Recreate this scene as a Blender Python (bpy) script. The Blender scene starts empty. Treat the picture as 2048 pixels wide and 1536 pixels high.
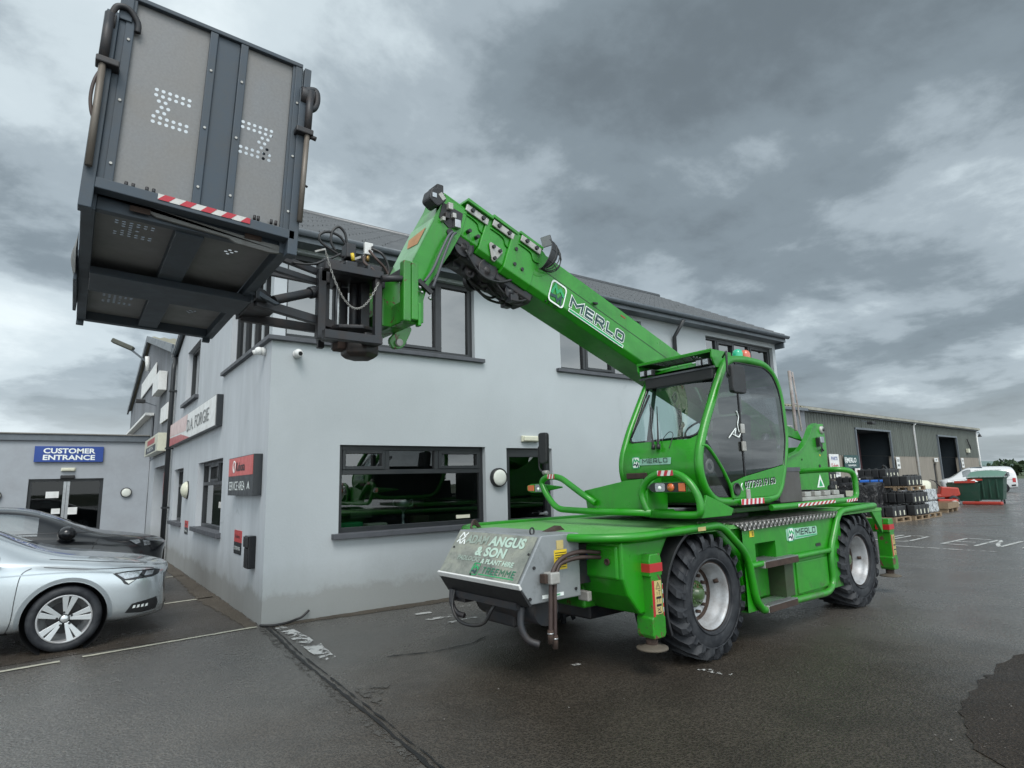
import bpy, bmesh, math, random
from mathutils import Vector, Matrix
from mathutils.bvhtree import BVHTree
random.seed(7)
PI = math.pi
SC = bpy.context.scene
COL = SC.collection

# ------------------------------------------------------------------ camera
cam_d = bpy.data.cameras.new('camera')
cam = bpy.data.objects.new('camera', cam_d)
COL.objects.link(cam)
SC.camera = cam
cam_d.sensor_width = 36.0
cam_d.lens = 21.153
cam_d.clip_start = 0.05
cam_d.clip_end = 6000
_R = ((0.8101039791149977, -0.07347005061186136, -0.5816645895059609),
      (-0.5857002442541773, -0.14576250422615275, -0.7973133112160601),
      (-0.026206237857511326, 0.9865877781651319, -0.16111421126810696))
cam.matrix_world = Matrix.Translation((-1.93875, -7.80497, 1.6)) @ Matrix(_R).to_4x4()

# ------------------------------------------------------------------ sky
W = bpy.data.worlds.new('World')
SC.world = W
W.use_nodes = True
nt = W.node_tree
nt.nodes.clear()
def wn(t, **k):
    n = nt.nodes.new(t)
    for a, b in k.items(): setattr(n, a, b)
    return n
SUN_EL, SUN_AZ = math.radians(52), math.radians(-118)   # azimuth of the sun, measured from +X
w_out = wn('ShaderNodeOutputWorld'); w_bg = wn('ShaderNodeBackground')
w_sky = wn('ShaderNodeTexSky', sky_type='NISHITA')
w_sky.sun_disc = False; w_sky.sun_elevation = SUN_EL; w_sky.sun_rotation = math.radians(90) - SUN_AZ
w_tc = wn('ShaderNodeTexCoord'); w_sep = wn('ShaderNodeSeparateXYZ')
nt.links.new(w_tc.outputs['Generated'], w_sep.inputs[0])
def wmath(op, a, b=None, clamp=False):
    n = wn('ShaderNodeMath', operation=op); n.use_clamp = clamp
    for i, v in enumerate((a, b)):
        if v is None: continue
        if isinstance(v, (int, float)): n.inputs[i].default_value = v
        else: nt.links.new(v, n.inputs[i])
    return n.outputs[0]
zc = wmath('ADD', wmath('MAXIMUM', w_sep.outputs[2], 0.0), 0.20)
px = wmath('DIVIDE', w_sep.outputs[0], zc); py = wmath('DIVIDE', w_sep.outputs[1], zc)
w_cmb = wn('ShaderNodeCombineXYZ')
nt.links.new(px, w_cmb.inputs[0]); nt.links.new(py, w_cmb.inputs[1])
def wnoise(scale, detail, rough, dist, off):
    m = wn('ShaderNodeMapping'); m.inputs['Location'].default_value = off
    nt.links.new(w_cmb.outputs[0], m.inputs[0])
    n = wn('ShaderNodeTexNoise'); n.inputs['Scale'].default_value = scale
    n.inputs['Detail'].default_value = detail; n.inputs['Roughness'].default_value = rough
    n.inputs['Distortion'].default_value = dist
    nt.links.new(m.outputs[0], n.inputs['Vector'])
    return n.outputs['Fac']
n1 = wnoise(0.70, 9, 0.50, 0.1, (3.1, 1.7, 0)); n2 = wnoise(1.7, 10, 0.60, 0.15, (0.4, 5.2, 2)); n3 = wnoise(0.2, 3, 0.5, 0.0, (8, 2, 1))
mixn = wmath('ADD', wmath('ADD', wmath('MULTIPLY', n1, 0.56), wmath('MULTIPLY', n2, 0.34)), wmath('MULTIPLY', n3, 0.15))
mixn = wmath('ADD', wmath('MULTIPLY', wmath('SUBTRACT', mixn, 0.5), 1.45), 0.515)
# brighter cloud towards the left of the facade, darker over the barn
side = wmath('ADD', wmath('ADD', wmath('MULTIPLY', w_sep.outputs[0], -0.13), wmath('MULTIPLY', w_sep.outputs[2], -0.10)), 0.045)
back = wmath('MULTIPLY', wmath('MAXIMUM', wmath('ADD', wmath('MULTIPLY', w_sep.outputs[1], -1.0), -0.05), 0.0), 0.14)  # added lift for the unseen sky behind the camera
val = wmath('ADD', wmath('ADD', mixn, side), back)
ramp = wn('ShaderNodeValToRGB')
cr = ramp.color_ramp; cr.interpolation = 'EASE'
stops = [(0.30, (0.135, 0.165, 0.185)), (0.405, (0.20, 0.245, 0.275)), (0.475, (0.33, 0.39, 0.43)), (0.555, (0.54, 0.62, 0.66)), (0.68, (0.74, 0.82, 0.85))]
while len(cr.elements) < len(stops): cr.elements.new(0.5)
for e, (p, c) in zip(cr.elements, stops): e.position = p; e.color = (*c, 1)
nt.links.new(val, ramp.inputs[0])
# bright band of clearer air just above the horizon
hz = wmath('POWER', wmath('SUBTRACT', 1.0, wmath('MULTIPLY', wmath('ABSOLUTE', wmath('SUBTRACT', w_sep.outputs[2], 0.05)), 7.0), True), 2.0)
hzs = wmath('MULTIPLY', hz, wmath('ADD', 0.60, wmath('MULTIPLY', w_sep.outputs[0], -0.40)))
hmix = wn('ShaderNodeMix', data_type='RGBA')
nt.links.new(hzs, hmix.inputs[0]); nt.links.new(ramp.outputs[0], hmix.inputs[6]); hmix.inputs[7].default_value = (0.80, 0.87, 0.90, 1)
skm = wn('ShaderNodeMix', data_type='RGBA'); skm.blend_type = 'ADD'; skm.inputs[0].default_value = 1.0
sks = wn('ShaderNodeMix', data_type='RGBA'); sks.blend_type = 'MULTIPLY'; sks.inputs[0].default_value = 1.0
nt.links.new(w_sky.outputs[0], sks.inputs[6]); sks.inputs[7].default_value = (0.006, 0.006, 0.006, 1)
nt.links.new(hmix.outputs[2], skm.inputs[6]); nt.links.new(sks.outputs[2], skm.inputs[7])
nt.links.new(skm.outputs[2], w_bg.inputs[0])
w_bg.inputs[1].default_value = 1.0
bk_gain = wmath('ADD', 0.80, wmath('MULTIPLY', wmath('MAXIMUM', wmath('MULTIPLY', w_sep.outputs[1], -1.0), 0.0), 0.85))  # sky out of view behind the camera boosted to light the facade
nt.links.new(bk_gain, w_bg.inputs[1])
nt.links.new(w_bg.outputs[0], w_out.inputs[0])

sun_d = bpy.data.lights.new('sun', 'SUN')
sun_d.energy = 1.5; sun_d.angle = math.radians(28); sun_d.color = (1.0, 0.97, 0.93)
sun = bpy.data.objects.new('sun', sun_d); COL.objects.link(sun)
sdir = Vector((math.cos(SUN_EL)*math.cos(SUN_AZ), math.cos(SUN_EL)*math.sin(SUN_AZ), math.sin(SUN_EL)))
sun.rotation_euler = sdir.to_track_quat('Z', 'Y').to_euler()

SC.view_settings.view_transform = 'Standard'
SC.view_settings.look = 'None'
SC.view_settings.exposure = 0.55
SC.view_settings.gamma = 1.0
SC.view_settings.use_curve_mapping = False

# ------------------------------------------------------------------ materials
def S2L(c): return tuple((x/12.92 if x <= 0.04045 else ((x+0.055)/1.055)**2.4) for x in c)
class NT:
    def __init__(s, name):
        s.m = bpy.data.materials.new(name); s.m.use_nodes = True
        s.t = s.m.node_tree; s.b = s.t.nodes['Principled BSDF']; s.o = s.t.nodes['Material Output']
        s.tc = s.t.nodes.new('ShaderNodeTexCoord')
    def n(s, t, **k):
        n = s.t.nodes.new(t)
        for a, b in k.items(): setattr(n, a, b)
        return n
    def l(s, a, b): s.t.links.new(a, b)
    def noise(s, scale, detail=4, rough=0.55, dist=0.0, vec=None, stretch=None):
        v = vec or s.tc.outputs['Object']
        if stretch:
            m = s.n('ShaderNodeMapping'); m.inputs['Scale'].default_value = stretch; s.l(v, m.inputs[0]); v = m.outputs[0]
        n = s.n('ShaderNodeTexNoise'); n.inputs['Scale'].default_value = scale; n.inputs['Detail'].default_value = detail
        n.inputs['Roughness'].default_value = rough; n.inputs['Distortion'].default_value = dist
        s.l(v, n.inputs['Vector']); return n.outputs['Fac']
    def ramp(s, fac, stops, interp='LINEAR'):
        r = s.n('ShaderNodeValToRGB'); r.color_ramp.interpolation = interp
        e = r.color_ramp.elements
        while len(e) < len(stops): e.new(0.5)
        for a, (p, c) in zip(e, stops):
            a.position = p; a.color = (c, c, c, 1) if isinstance(c, (int, float)) else (*c, 1)
        s.l(fac, r.inputs[0]); return r.outputs[0]
    def mix(s, fac, a, b, blend='MIX'):
        n = s.n('ShaderNodeMix', data_type='RGBA'); n.blend_type = blend
        for sock, v in ((n.inputs[0], fac), (n.inputs[6], a), (n.inputs[7], b)):
            if isinstance(v, (int, float)): sock.default_value = v if sock is n.inputs[0] or sock == n.inputs[0] else (v, v, v, 1)
            elif isinstance(v, tuple): sock.default_value = (*v, 1)
            else: s.l(v, sock)
        return n.outputs[2]
    def math(s, op, a, b=None, clamp=False):
        n = s.n('ShaderNodeMath', operation=op); n.use_clamp = clamp
        for i, v in enumerate((a, b)):
            if v is None: continue
            if isinstance(v, (int, float)): n.inputs[i].default_value = v
            else: s.l(v, n.inputs[i])
        return n.outputs[0]
    def bump(s, h, strength=0.3, dist=0.01):
        b = s.n('ShaderNodeBump'); b.inputs['Strength'].default_value = strength; b.inputs['Distance'].default_value = dist
        s.l(h, b.inputs['Height']); s.l(b.outputs[0], s.b.inputs['Normal'])
    def set(s, **k):
        names = dict(color='Base Color', rough='Roughness', metal='Metallic', spec='Specular IOR Level', coat='Coat Weight', coatr='Coat Roughness', alpha='Alpha', ior='IOR', trans='Transmission Weight')
        for a, v in k.items():
            sk = s.b.inputs[names[a]]
            if isinstance(v, (int, float)): sk.default_value = v
            elif isinstance(v, tuple): sk.default_value = (*v, 1)
            else: s.l(v, sk)
        return s

def plain(name, col, rough=0.5, metal=0.0, dirt=0.25, dirtcol=(0.05, 0.045, 0.04), scale=6.0, coat=0.0, bump=0.0, spec=0.5):
    t = NT(name)
    f = t.noise(scale, 6, 0.62, 0.3)
    f2 = t.noise(scale*7, 3, 0.6)
    m = t.ramp(t.math('ADD', t.math('MULTIPLY', f, 0.75), t.math('MULTIPLY', f2, 0.25)), [(0.42, 0.0), (0.72, 1.0)])
    c = t.mix(t.math('MULTIPLY', m, dirt), col, dirtcol)
    t.set(color=c, metal=metal, coat=coat, coatr=0.12, spec=spec)
    r = t.ramp(f, [(0.3, max(0.03, rough-0.08)), (0.75, min(1, rough+0.14))])
    t.set(rough=r)
    if bump: t.bump(f2, bump, 0.004)
    return t.m

def green_paint(name, col, rust=0.0, fade=0.25):
    t = NT(name)
    f = t.noise(3.1, 7, 0.6, 0.5); f2 = t.noise(19, 5, 0.65); f3 = t.noise(1.3, 3, 0.5)
    c = t.mix(t.math('MULTIPLY', t.ramp(f3, [(0.35, 0.0), (0.7, 1.0)]), fade), col, (col[0]*1.7+0.008, col[1]*1.12, col[2]*1.6+0.006))
    d = t.ramp(f, [(0.45, 0.0), (0.75, 0.6)])
    c = t.mix(d, c, (col[0]*0.55, col[1]*0.50, col[2]*0.5+0.01))
    stv = t.ramp(t.noise(7, 6, 0.7, 0.3, stretch=(1, 1, 0.16)), [(0.50, 0.0), (0.72, 0.34)])
    c = t.mix(stv, c, (0.045, 0.105, 0.025))
    sp3 = t.n('ShaderNodeSeparateXYZ'); t.l(t.tc.outputs['Object'], sp3.inputs[0])
    mud = t.ramp(t.math('ADD', sp3.outputs[2], t.math('MULTIPLY', t.noise(9, 8, 0.75, 0.5), 1.3)), [(0.72, 0.75), (0.98, 0.25), (1.25, 0.0)])
    c = t.mix(mud, c, (0.055, 0.052, 0.034))
    spk = t.ramp(t.noise(60, 2, 0.5), [(0.68, 0.0), (0.72, 0.6)])
    c = t.mix(spk, c, (0.05, 0.05, 0.03))
    if rust:
        rm = t.ramp(t.noise(9.5, 9, 0.68, 0.6), [(0.60-rust*0.2, 0.0), (0.625-rust*0.2, 1.0)])
        rc = t.ramp(f2, [(0.3, (0.035, 0.02, 0.015)), (0.7, (0.14, 0.055, 0.03))])
        c = t.mix(rm, c, rc)
        t.set(rough=t.mix(rm, 0.35, 0.85))
    else:
        t.set(rough=t.ramp(f, [(0.3, 0.26), (0.75, 0.55)]))
    t.set(color=c, coat=0.3, coatr=0.18)
    t.bump(t.noise(35, 3, 0.5), 0.06, 0.003)
    return t.m

GREEN = (0.012, 0.235, 0.004)
M = {}
M['green'] = green_paint('green_paint', GREEN)
M['green_rust'] = green_paint('green_paint_rusty', (0.02, 0.23, 0.01), rust=0.12)
M['green_worn'] = green_paint('green_paint_worn', (0.02, 0.21, 0.01), rust=0.06)
M['black'] = plain('black_plastic', (0.014, 0.015, 0.017), 0.5, dirt=0.3, dirtcol=(0.05, 0.048, 0.045))
M['blackgloss'] = plain('black_gloss', (0.008, 0.009, 0.011), 0.14, dirt=0.1)
M['darksteel'] = plain('dark_steel', (0.016, 0.019, 0.024), 0.5, dirt=0.55, dirtcol=(0.055, 0.035, 0.025), scale=9)
M['bluegrey'] = plain('blue_grey_paint', (0.052, 0.069, 0.088), 0.5, dirt=0.45, dirtcol=(0.085, 0.082, 0.075), scale=5, spec=0.3)
M['steel'] = plain('bright_steel', (0.45, 0.46, 0.47), 0.35, metal=0.9, dirt=0.35)
M['lightsteel'] = plain('pale_steel', (0.42, 0.42, 0.40), 0.5, metal=0.3, dirt=0.5, dirtcol=(0.12, 0.09, 0.06))
M['whitepaint'] = plain('white_paint', (0.72, 0.73, 0.72), 0.45, dirt=0.35, dirtcol=(0.28, 0.26, 0.22))
M['cream'] = plain('cream_plastic', (0.62, 0.62, 0.50), 0.35, dirt=0.25, dirtcol=(0.3, 0.28, 0.2))
M['red'] = plain('red_paint', (0.42, 0.022, 0.025), 0.4, dirt=0.25)
M['redtape'] = plain('red_tape', (0.50, 0.03, 0.05), 0.5, dirt=0.2)
M['whitetape'] = plain('white_tape', (0.70, 0.70, 0.70), 0.5, dirt=0.2, dirtcol=(0.3, 0.3, 0.27))
M['orange'] = plain('orange_red', (0.36, 0.035, 0.02), 0.4, dirt=0.2)
M['yellow'] = plain('yellow_label', (0.72, 0.52, 0.03), 0.45, dirt=0.3)
M['sand'] = plain('cream_label', (0.50, 0.40, 0.16), 0.5, dirt=0.3)
M['blacktext'] = plain('black_print', (0.012, 0.018, 0.02), 0.45, dirt=0.0)
M['darkteal'] = plain('dark_teal_print', (0.012, 0.055, 0.055), 0.4, dirt=0.0)
M['whitetext'] = plain('white_print', (0.78, 0.82, 0.80), 0.45, dirt=0.05)
M['midgreen'] = plain('mid_green_print', (0.02, 0.34, 0.12), 0.45, dirt=0.0)
M['blue'] = plain('blue_sign', (0.015, 0.055, 0.27), 0.4, dirt=0.1)
M['bluecover'] = plain('blue_sheet', (0.02, 0.14, 0.55), 0.5, dirt=0.2)
M['signred'] = plain('faded_red_sign', (0.42, 0.085, 0.085), 0.4, dirt=0.15, dirtcol=(0.4, 0.2, 0.2))
M['signblack'] = plain('dark_sign', (0.022, 0.026, 0.030), 0.35, dirt=0.15)
M['concrete'] = plain('concrete', (0.22, 0.215, 0.20), 0.85, dirt=0.4, dirtcol=(0.09, 0.085, 0.07), scale=2.5, bump=0.2)
M['wood'] = plain('pallet_wood', (0.24, 0.17, 0.105), 0.8, dirt=0.5, dirtcol=(0.09, 0.07, 0.05), scale=8)
M['frame'] = plain('dark_window_frame', (0.020, 0.023, 0.026), 0.38, dirt=0.15)
M['sill'] = plain('grey_sill', (0.075, 0.080, 0.092), 0.6, dirt=0.35, dirtcol=(0.03, 0.03, 0.03))
M['fascia'] = plain('grey_fascia', (0.115, 0.135, 0.155), 0.45, dirt=0.3, dirtcol=(0.04, 0.04, 0.04))
M['rubber'] = None
t = NT('tyre_rubber')
c = t.mix(t.ramp(t.noise(7, 6, 0.65, 0.4), [(0.4, 0.0), (0.75, 0.8)]), (0.012, 0.014, 0.018), (0.052, 0.055, 0.060))
t.set(color=c, rough=t.ramp(t.noise(5, 4), [(0.3, 0.5), (0.7, 0.8)]), spec=0.35); t.bump(t.noise(45, 4, 0.6), 0.25, 0.004)
M['rubber'] = t.m
M['rim'] = plain('silver_rim', (0.42, 0.435, 0.45), 0.45, metal=0.35, dirt=0.55, dirtcol=(0.12, 0.085, 0.06), scale=7)
M['rustred'] = plain('rusty_pipe', (0.36, 0.33, 0.32), 0.6, dirt=0.8, dirtcol=(0.14, 0.07, 0.055), scale=9)
M['rust'] = plain('rust_brown', (0.050, 0.030, 0.022), 0.85, dirt=0.8, dirtcol=(0.018, 0.014, 0.012), scale=11)
M['hose'] = plain('hose_black', (0.016, 0.017, 0.019), 0.45, dirt=0.3, dirtcol=(0.06, 0.05, 0.04))
M['brownhose'] = plain('brown_hose', (0.040, 0.024, 0.022), 0.55, dirt=0.5, dirtcol=(0.10, 0.07, 0.05))
M['galv'] = None
t = NT('dull_sheet')
c = t.mix(t.noise(70, 4, 0.7), (0.12, 0.125, 0.13), (0.21, 0.215, 0.22))
c = t.mix(t.ramp(t.noise(2.2, 5, 0.6, 0.4), [(0.35, 0.0), (0.7, 0.45)]), c, (0.17, 0.15, 0.125))
t.set(color=c, rough=0.55, metal=0.25); t.bump(t.noise(90, 2), 0.1, 0.002)
M['galv'] = t.m
# brushed box panel
t = NT('brushed_panel')
c = t.mix(t.noise(3.0, 6, 0.7, 0.6), (0.20, 0.22, 0.23), (0.37, 0.39, 0.40))
c = t.mix(t.ramp(t.noise(8, 6, 0.7), [(0.55, 0.0), (0.75, 0.5)]), c, (0.08, 0.085, 0.08))
t.set(color=c, rough=t.ramp(t.noise(4, 4), [(0.3, 0.28), (0.7, 0.5)]), metal=0.35)
M['boxpanel'] = t.m
t = NT('weathered_plate')
c = t.ramp(t.noise(3.2, 7, 0.66, 0.8), [(0.30, (0.13, 0.15, 0.13)), (0.5, (0.30, 0.31, 0.27)), (0.7, (0.42, 0.43, 0.34))])
c = t.mix(t.ramp(t.noise(30, 4, 0.7), [(0.55, 0.0), (0.8, 0.5)]), c, (0.10, 0.09, 0.08))
t.set(color=c, rough=0.3, metal=0.5)
M['weathered'] = t.m
# chequer plate with raised bars
def chequer(name, ca, cb, scale, strength, metal, rough):
    t = NT(name)
    sep = t.n('ShaderNodeSeparateXYZ'); t.l(t.tc.outputs['Object'], sep.inputs[0])
    a = t.math('ADD', sep.outputs[0], sep.outputs[1]); b = t.math('SUBTRACT', sep.outputs[0], sep.outputs[1])
    sa = t.math('SINE', t.math('MULTIPLY', a, scale)); sb = t.math('SINE', t.math('MULTIPLY', b, scale))
    h = t.math('MAXIMUM', t.math('MULTIPLY', sa, sb), 0.0)
    t.set(color=t.mix(t.noise(4, 6, 0.65), ca, cb), rough=rough, metal=metal)
    t.bump(h, strength, 0.01)
    return t.m
M['chequer'] = chequer('worn_chequer_plate', (0.05, 0.34, 0.04), (0.16, 0.42, 0.12), 150, 0.8, 0.0, 0.5)
t = NT('ribbed_aluminium')
sep = t.n('ShaderNodeSeparateXYZ'); t.l(t.tc.outputs['Object'], sep.inputs[0])
sa = t.math('SINE', t.math('MULTIPLY', sep.outputs[0], 75.0)); sb = t.math('SINE', t.math('MULTIPLY', t.math('ADD', sep.outputs[1], sep.outputs[2]), 62.0))
ck = t.math('MULTIPLY', sa, sb)
t.set(color=t.mix(t.ramp(ck, [(0.45, 0.0), (0.55, 1.0)]), (0.20, 0.19, 0.18), (0.52, 0.50, 0.47)), rough=0.35, metal=0.7)
t.bump(ck, 1.0, 0.02); M['ribbed'] = t.m

def glass(name, tint, refl=1.0, dark=0.0, rough=0.01, ior=1.5):
    t = NT(name)
    t.t.nodes.remove(t.b)
    tr = t.n('ShaderNodeBsdfTransparent'); tr.inputs[0].default_value = (*tint, 1)
    gl = t.n('ShaderNodeBsdfGlossy'); gl.inputs['Roughness'].default_value = rough; gl.inputs[0].default_value = (refl, refl, refl, 1)
    fr = t.n('ShaderNodeLayerWeight'); fr.inputs['Blend'].default_value = 0.5
    r0 = ((ior-1)/(ior+1))**2*1.7
    f = t.math('ADD', t.math('MULTIPLY', t.math('POWER', fr.outputs['Facing'], 4.0), 1-r0), r0+dark, True)
    m = t.n('ShaderNodeMixShader')
    t.l(f, m.inputs[0]); t.l(tr.outputs[0], m.inputs[1]); t.l(gl.outputs[0], m.inputs[2]); t.l(m.outputs[0], t.o.inputs[0])
    return t.m
M['winglass'] = glass('window_glass', (0.30, 0.34, 0.34), 1.0, 0.10, 0.012, 1.6)
M['bigglass'] = glass('office_window_glass', (0.26, 0.32, 0.31), 0.62, 0.08, 0.012, 1.6)
M['upglass'] = glass('upper_window_glass', (0.16, 0.18, 0.20), 0.62, 0.20, 0.015, 1.7)
M['cabglass'] = glass('windscreen_glass', (0.60, 0.78, 0.76), 0.9, 0.05, 0.008, 1.5)
M['tinted'] = glass('tinted_glass', (0.34, 0.36, 0.37), 0.8, 0.05, 0.01, 1.5)
M['carglass'] = glass('car_glass', (0.12, 0.15, 0.15), 1.0, 0.14, 0.01, 1.6)
M['doorglass'] = glass('entrance_door_glass', (0.25, 0.30, 0.32), 0.45, 0.0, 0.015, 1.5)
M['clear'] = glass('clear_lens', (0.9, 0.92, 0.92), 1.0, 0.10, 0.02, 1.5)
M['dark'] = plain('dark_interior', (0.012, 0.014, 0.015), 0.8, dirt=0.0)
M['interior'] = plain('office_interior', (0.10, 0.11, 0.11), 0.9, dirt=0.1)
M['dooropen'] = plain('shed_interior', (0.02, 0.03, 0.038), 0.9, dirt=0.3, dirtcol=(0.01, 0.012, 0.015), scale=0.5)
M['amber'] = plain('amber_lens', (0.62, 0.13, 0.03), 0.15, dirt=0.05, coat=0.6)
M['beacong'] = plain('green_beacon_lens', (0.01, 0.40, 0.22), 0.15, dirt=0.05, coat=0.6)
M['beacono'] = plain('orange_beacon_lens', (0.60, 0.12, 0.06), 0.2, dirt=0.1, coat=0.6)
M['reflector'] = plain('lamp_reflector', (0.42, 0.44, 0.46), 0.2, metal=0.9, dirt=0.5, scale=45)
M['lampglass'] = plain('lamp_glass', (0.20, 0.21, 0.22), 0.15, dirt=0.1, coat=0.6)
M['lampglow'] = plain('opal_lamp', (0.66, 0.68, 0.62), 0.3, dirt=0.1)
M['seat'] = plain('seat_vinyl', (0.05, 0.055, 0.055), 0.6, dirt=0.3)
M['dash'] = plain('grey_console', (0.09, 0.10, 0.10), 0.6, dirt=0.2)
t = NT('roof_tile')
sep = t.n('ShaderNodeSeparateXYZ'); t.l(t.tc.outputs['Object'], sep.inputs[0])
t.set(color=t.mix(t.noise(3, 6, 0.65), (0.05, 0.055, 0.062), (0.13, 0.135, 0.14)), rough=0.33, spec=0.7)
t.bump(t.noise(22, 4), 0.25, 0.01); M['tile'] = t.m

# render walls: dusty off-white with rain streaks and dirt splashed at the foot
def wallmat(name, col, streak=0.5, var=0.28, footk=0.85):
    t = NT(name)
    co = t.tc.outputs['Object']
    st = t.noise(2.6, 8, 0.66, 0.5, stretch=(1, 1, 0.22))
    big = t.noise(0.55, 5, 0.6, 0.4); fine = t.noise(34, 5, 0.7)
    f = t.math('ADD', t.math('MULTIPLY', st, streak), t.math('MULTIPLY', big, 1-streak))
    c = t.mix(t.ramp(f, [(0.36, 0.0), (0.68, 1.0)]), col, tuple(x*(1-var) for x in col))
    c = t.mix(t.math('MULTIPLY', fine, 0.22), c, tuple(x*0.6 for x in col))
    sep = t.n('ShaderNodeSeparateXYZ'); t.l(co, sep.inputs[0])
    ft = t.math('ADD', sep.outputs[2], t.math('MULTIPLY', t.noise(2.2, 8, 0.75), -0.55))
    foot = t.math('MULTIPLY', t.ramp(ft, [(0.0, 1.0), (0.10, 0.45), (0.45, 0.0)]), footk)
    c = t.mix(foot, c, (0.17, 0.16, 0.13))
    # hairline cracks
    vo = t.n('ShaderNodeTexVoronoi', feature='DISTANCE_TO_EDGE'); vo.inputs['Scale'].default_value = 0.55
    wv = t.n('ShaderNodeMix', data_type='RGBA'); wv.inputs[0].default_value = 0.12
    nz = t.n('ShaderNodeTexNoise'); nz.inputs['Scale'].default_value = 3.0; nz.inputs['Detail'].default_value = 6
    t.l(co, nz.inputs['Vector']); t.l(co, wv.inputs[6]); t.l(nz.outputs['Color'], wv.inputs[7]); t.l(wv.outputs[2], vo.inputs['Vector'])
    ck = t.math('MULTIPLY', t.ramp(vo.outputs['Distance'], [(0.0, 1.0), (0.006, 0.0)]), t.ramp(big, [(0.60, 0.0), (0.66, 0.4)]))
    c = t.mix(ck, c, tuple(x*0.4 for x in col))
    t.set(color=c, rough=0.85, spec=0.25)
    t.bump(fine, 0.35, 0.006)
    return t.m
M['wall'] = wallmat('painted_render_wall', (0.45, 0.485, 0.505), 0.12, 0.12, 0.5)
M['wall_left'] = wallmat('streaked_render_wall', (0.53, 0.56, 0.59), 0.7, 0.24, 0.6)

# corrugated cladding
def cladding(name, col, pitch, coord=0, dirtz=None):
    t = NT(name)
    f = t.noise(0.9, 6, 0.65, 0.4, stretch=(1, 1, 0.2))
    c = t.mix(t.ramp(f, [(0.35, 0.0), (0.7, 1.0)]), col, tuple(x*0.6 for x in col))
    c = t.mix(t.math('MULTIPLY', t.noise(16, 5, 0.7), 0.25), c, (0.05, 0.05, 0.04))
    t.set(color=c, rough=0.6)
    return t.m
M['clad_grey'] = cladding('grey_cladding', (0.20, 0.215, 0.24), 0.2)
M['clad_green'] = cladding('green_grey_cladding', (0.105, 0.122, 0.108), 0.2)
M['roofsheet'] = cladding('lichened_roof_sheet', (0.28, 0.265, 0.19), 0.2)
M['eavesheet'] = cladding('pale_eave_sheet', (0.36, 0.355, 0.30), 0.2)

# asphalt
def asphalt(name, ca, cb, rlo, rhi, wet=0.5, zone=False):
    t = NT(name)
    co = t.tc.outputs['Object']
    vo = t.n('ShaderNodeTexVoronoi'); vo.inputs['Scale'].default_value = 62.0; t.l(co, vo.inputs['Vector'])
    fine = t.noise(95, 4, 0.7); mid = t.noise(17, 5, 0.65); big = t.noise(0.42, 6, 0.6, 0.6); b2 = t.noise(1.9, 5, 0.6, 0.3)
    st = t.math('ADD', t.math('MULTIPLY', vo.outputs['Distance'], 0.75), t.math('MULTIPLY', fine, 0.45))
    c = t.mix(t.ramp(st, [(0.25, 0.0), (0.78, 1.0)]), ca, cb)
    c = t.mix(t.ramp(b2, [(0.45, 0.0), (0.75, 0.45)]), c, tuple(x*0.55 for x in ca))
    sp = t.ramp(t.noise(130, 1, 0.5), [(0.70, 0.0), (0.73, 1.0)])
    c = t.mix(t.math('MULTIPLY', sp, 0.55), c, (0.20, 0.18, 0.16))
    wetm = t.ramp(t.math('ADD', t.math('MULTIPLY', big, 0.7), t.math('MULTIPLY', mid, 0.3)), [(0.40, 0.0), (0.62, 1.0)])
    t.set(color=c, rough=t.ramp(wetm, [(0.0, rhi), (1.0, rlo)]), spec=wet)
    if zone:        # rougher, browner, darker surfacing round the machine; smoother and wetter to either side
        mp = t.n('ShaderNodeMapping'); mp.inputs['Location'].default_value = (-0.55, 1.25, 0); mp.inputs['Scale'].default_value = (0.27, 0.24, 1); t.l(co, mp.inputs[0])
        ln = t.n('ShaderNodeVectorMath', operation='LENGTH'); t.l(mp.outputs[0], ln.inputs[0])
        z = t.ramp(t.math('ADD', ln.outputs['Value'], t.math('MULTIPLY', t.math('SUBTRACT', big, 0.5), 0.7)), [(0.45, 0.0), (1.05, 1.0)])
        t.set(color=t.mix(z, t.mix(0.55, c, (0.012, 0.009, 0.006)), t.mix(0.40, c, (0.125, 0.124, 0.120))), spec=t.ramp(z, [(0.0, 0.30), (1.0, 0.95)]),  # paler base at the sides: wet sky sheen put into the colour
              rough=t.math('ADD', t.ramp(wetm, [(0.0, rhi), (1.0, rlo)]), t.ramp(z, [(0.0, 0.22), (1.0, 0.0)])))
    h = t.math('ADD', t.math('MULTIPLY', vo.outputs['Distance'], -0.55), t.math('ADD', t.math('MULTIPLY', fine, 0.3), t.math('MULTIPLY', mid, 0.35)))
    t.bump(h, 0.9, 0.011)
    return t.m
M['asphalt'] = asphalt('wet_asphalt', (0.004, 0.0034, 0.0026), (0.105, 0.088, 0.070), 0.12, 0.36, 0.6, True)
M['asphalt2'] = asphalt('smooth_dark_asphalt', (0.016, 0.013, 0.010), (0.075, 0.062, 0.050), 0.22, 0.5, 0.5)
M['asphalt3'] = asphalt('brown_silt', (0.050, 0.040, 0.030), (0.10, 0.085, 0.066), 0.5, 0.75, 0.3)
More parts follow.
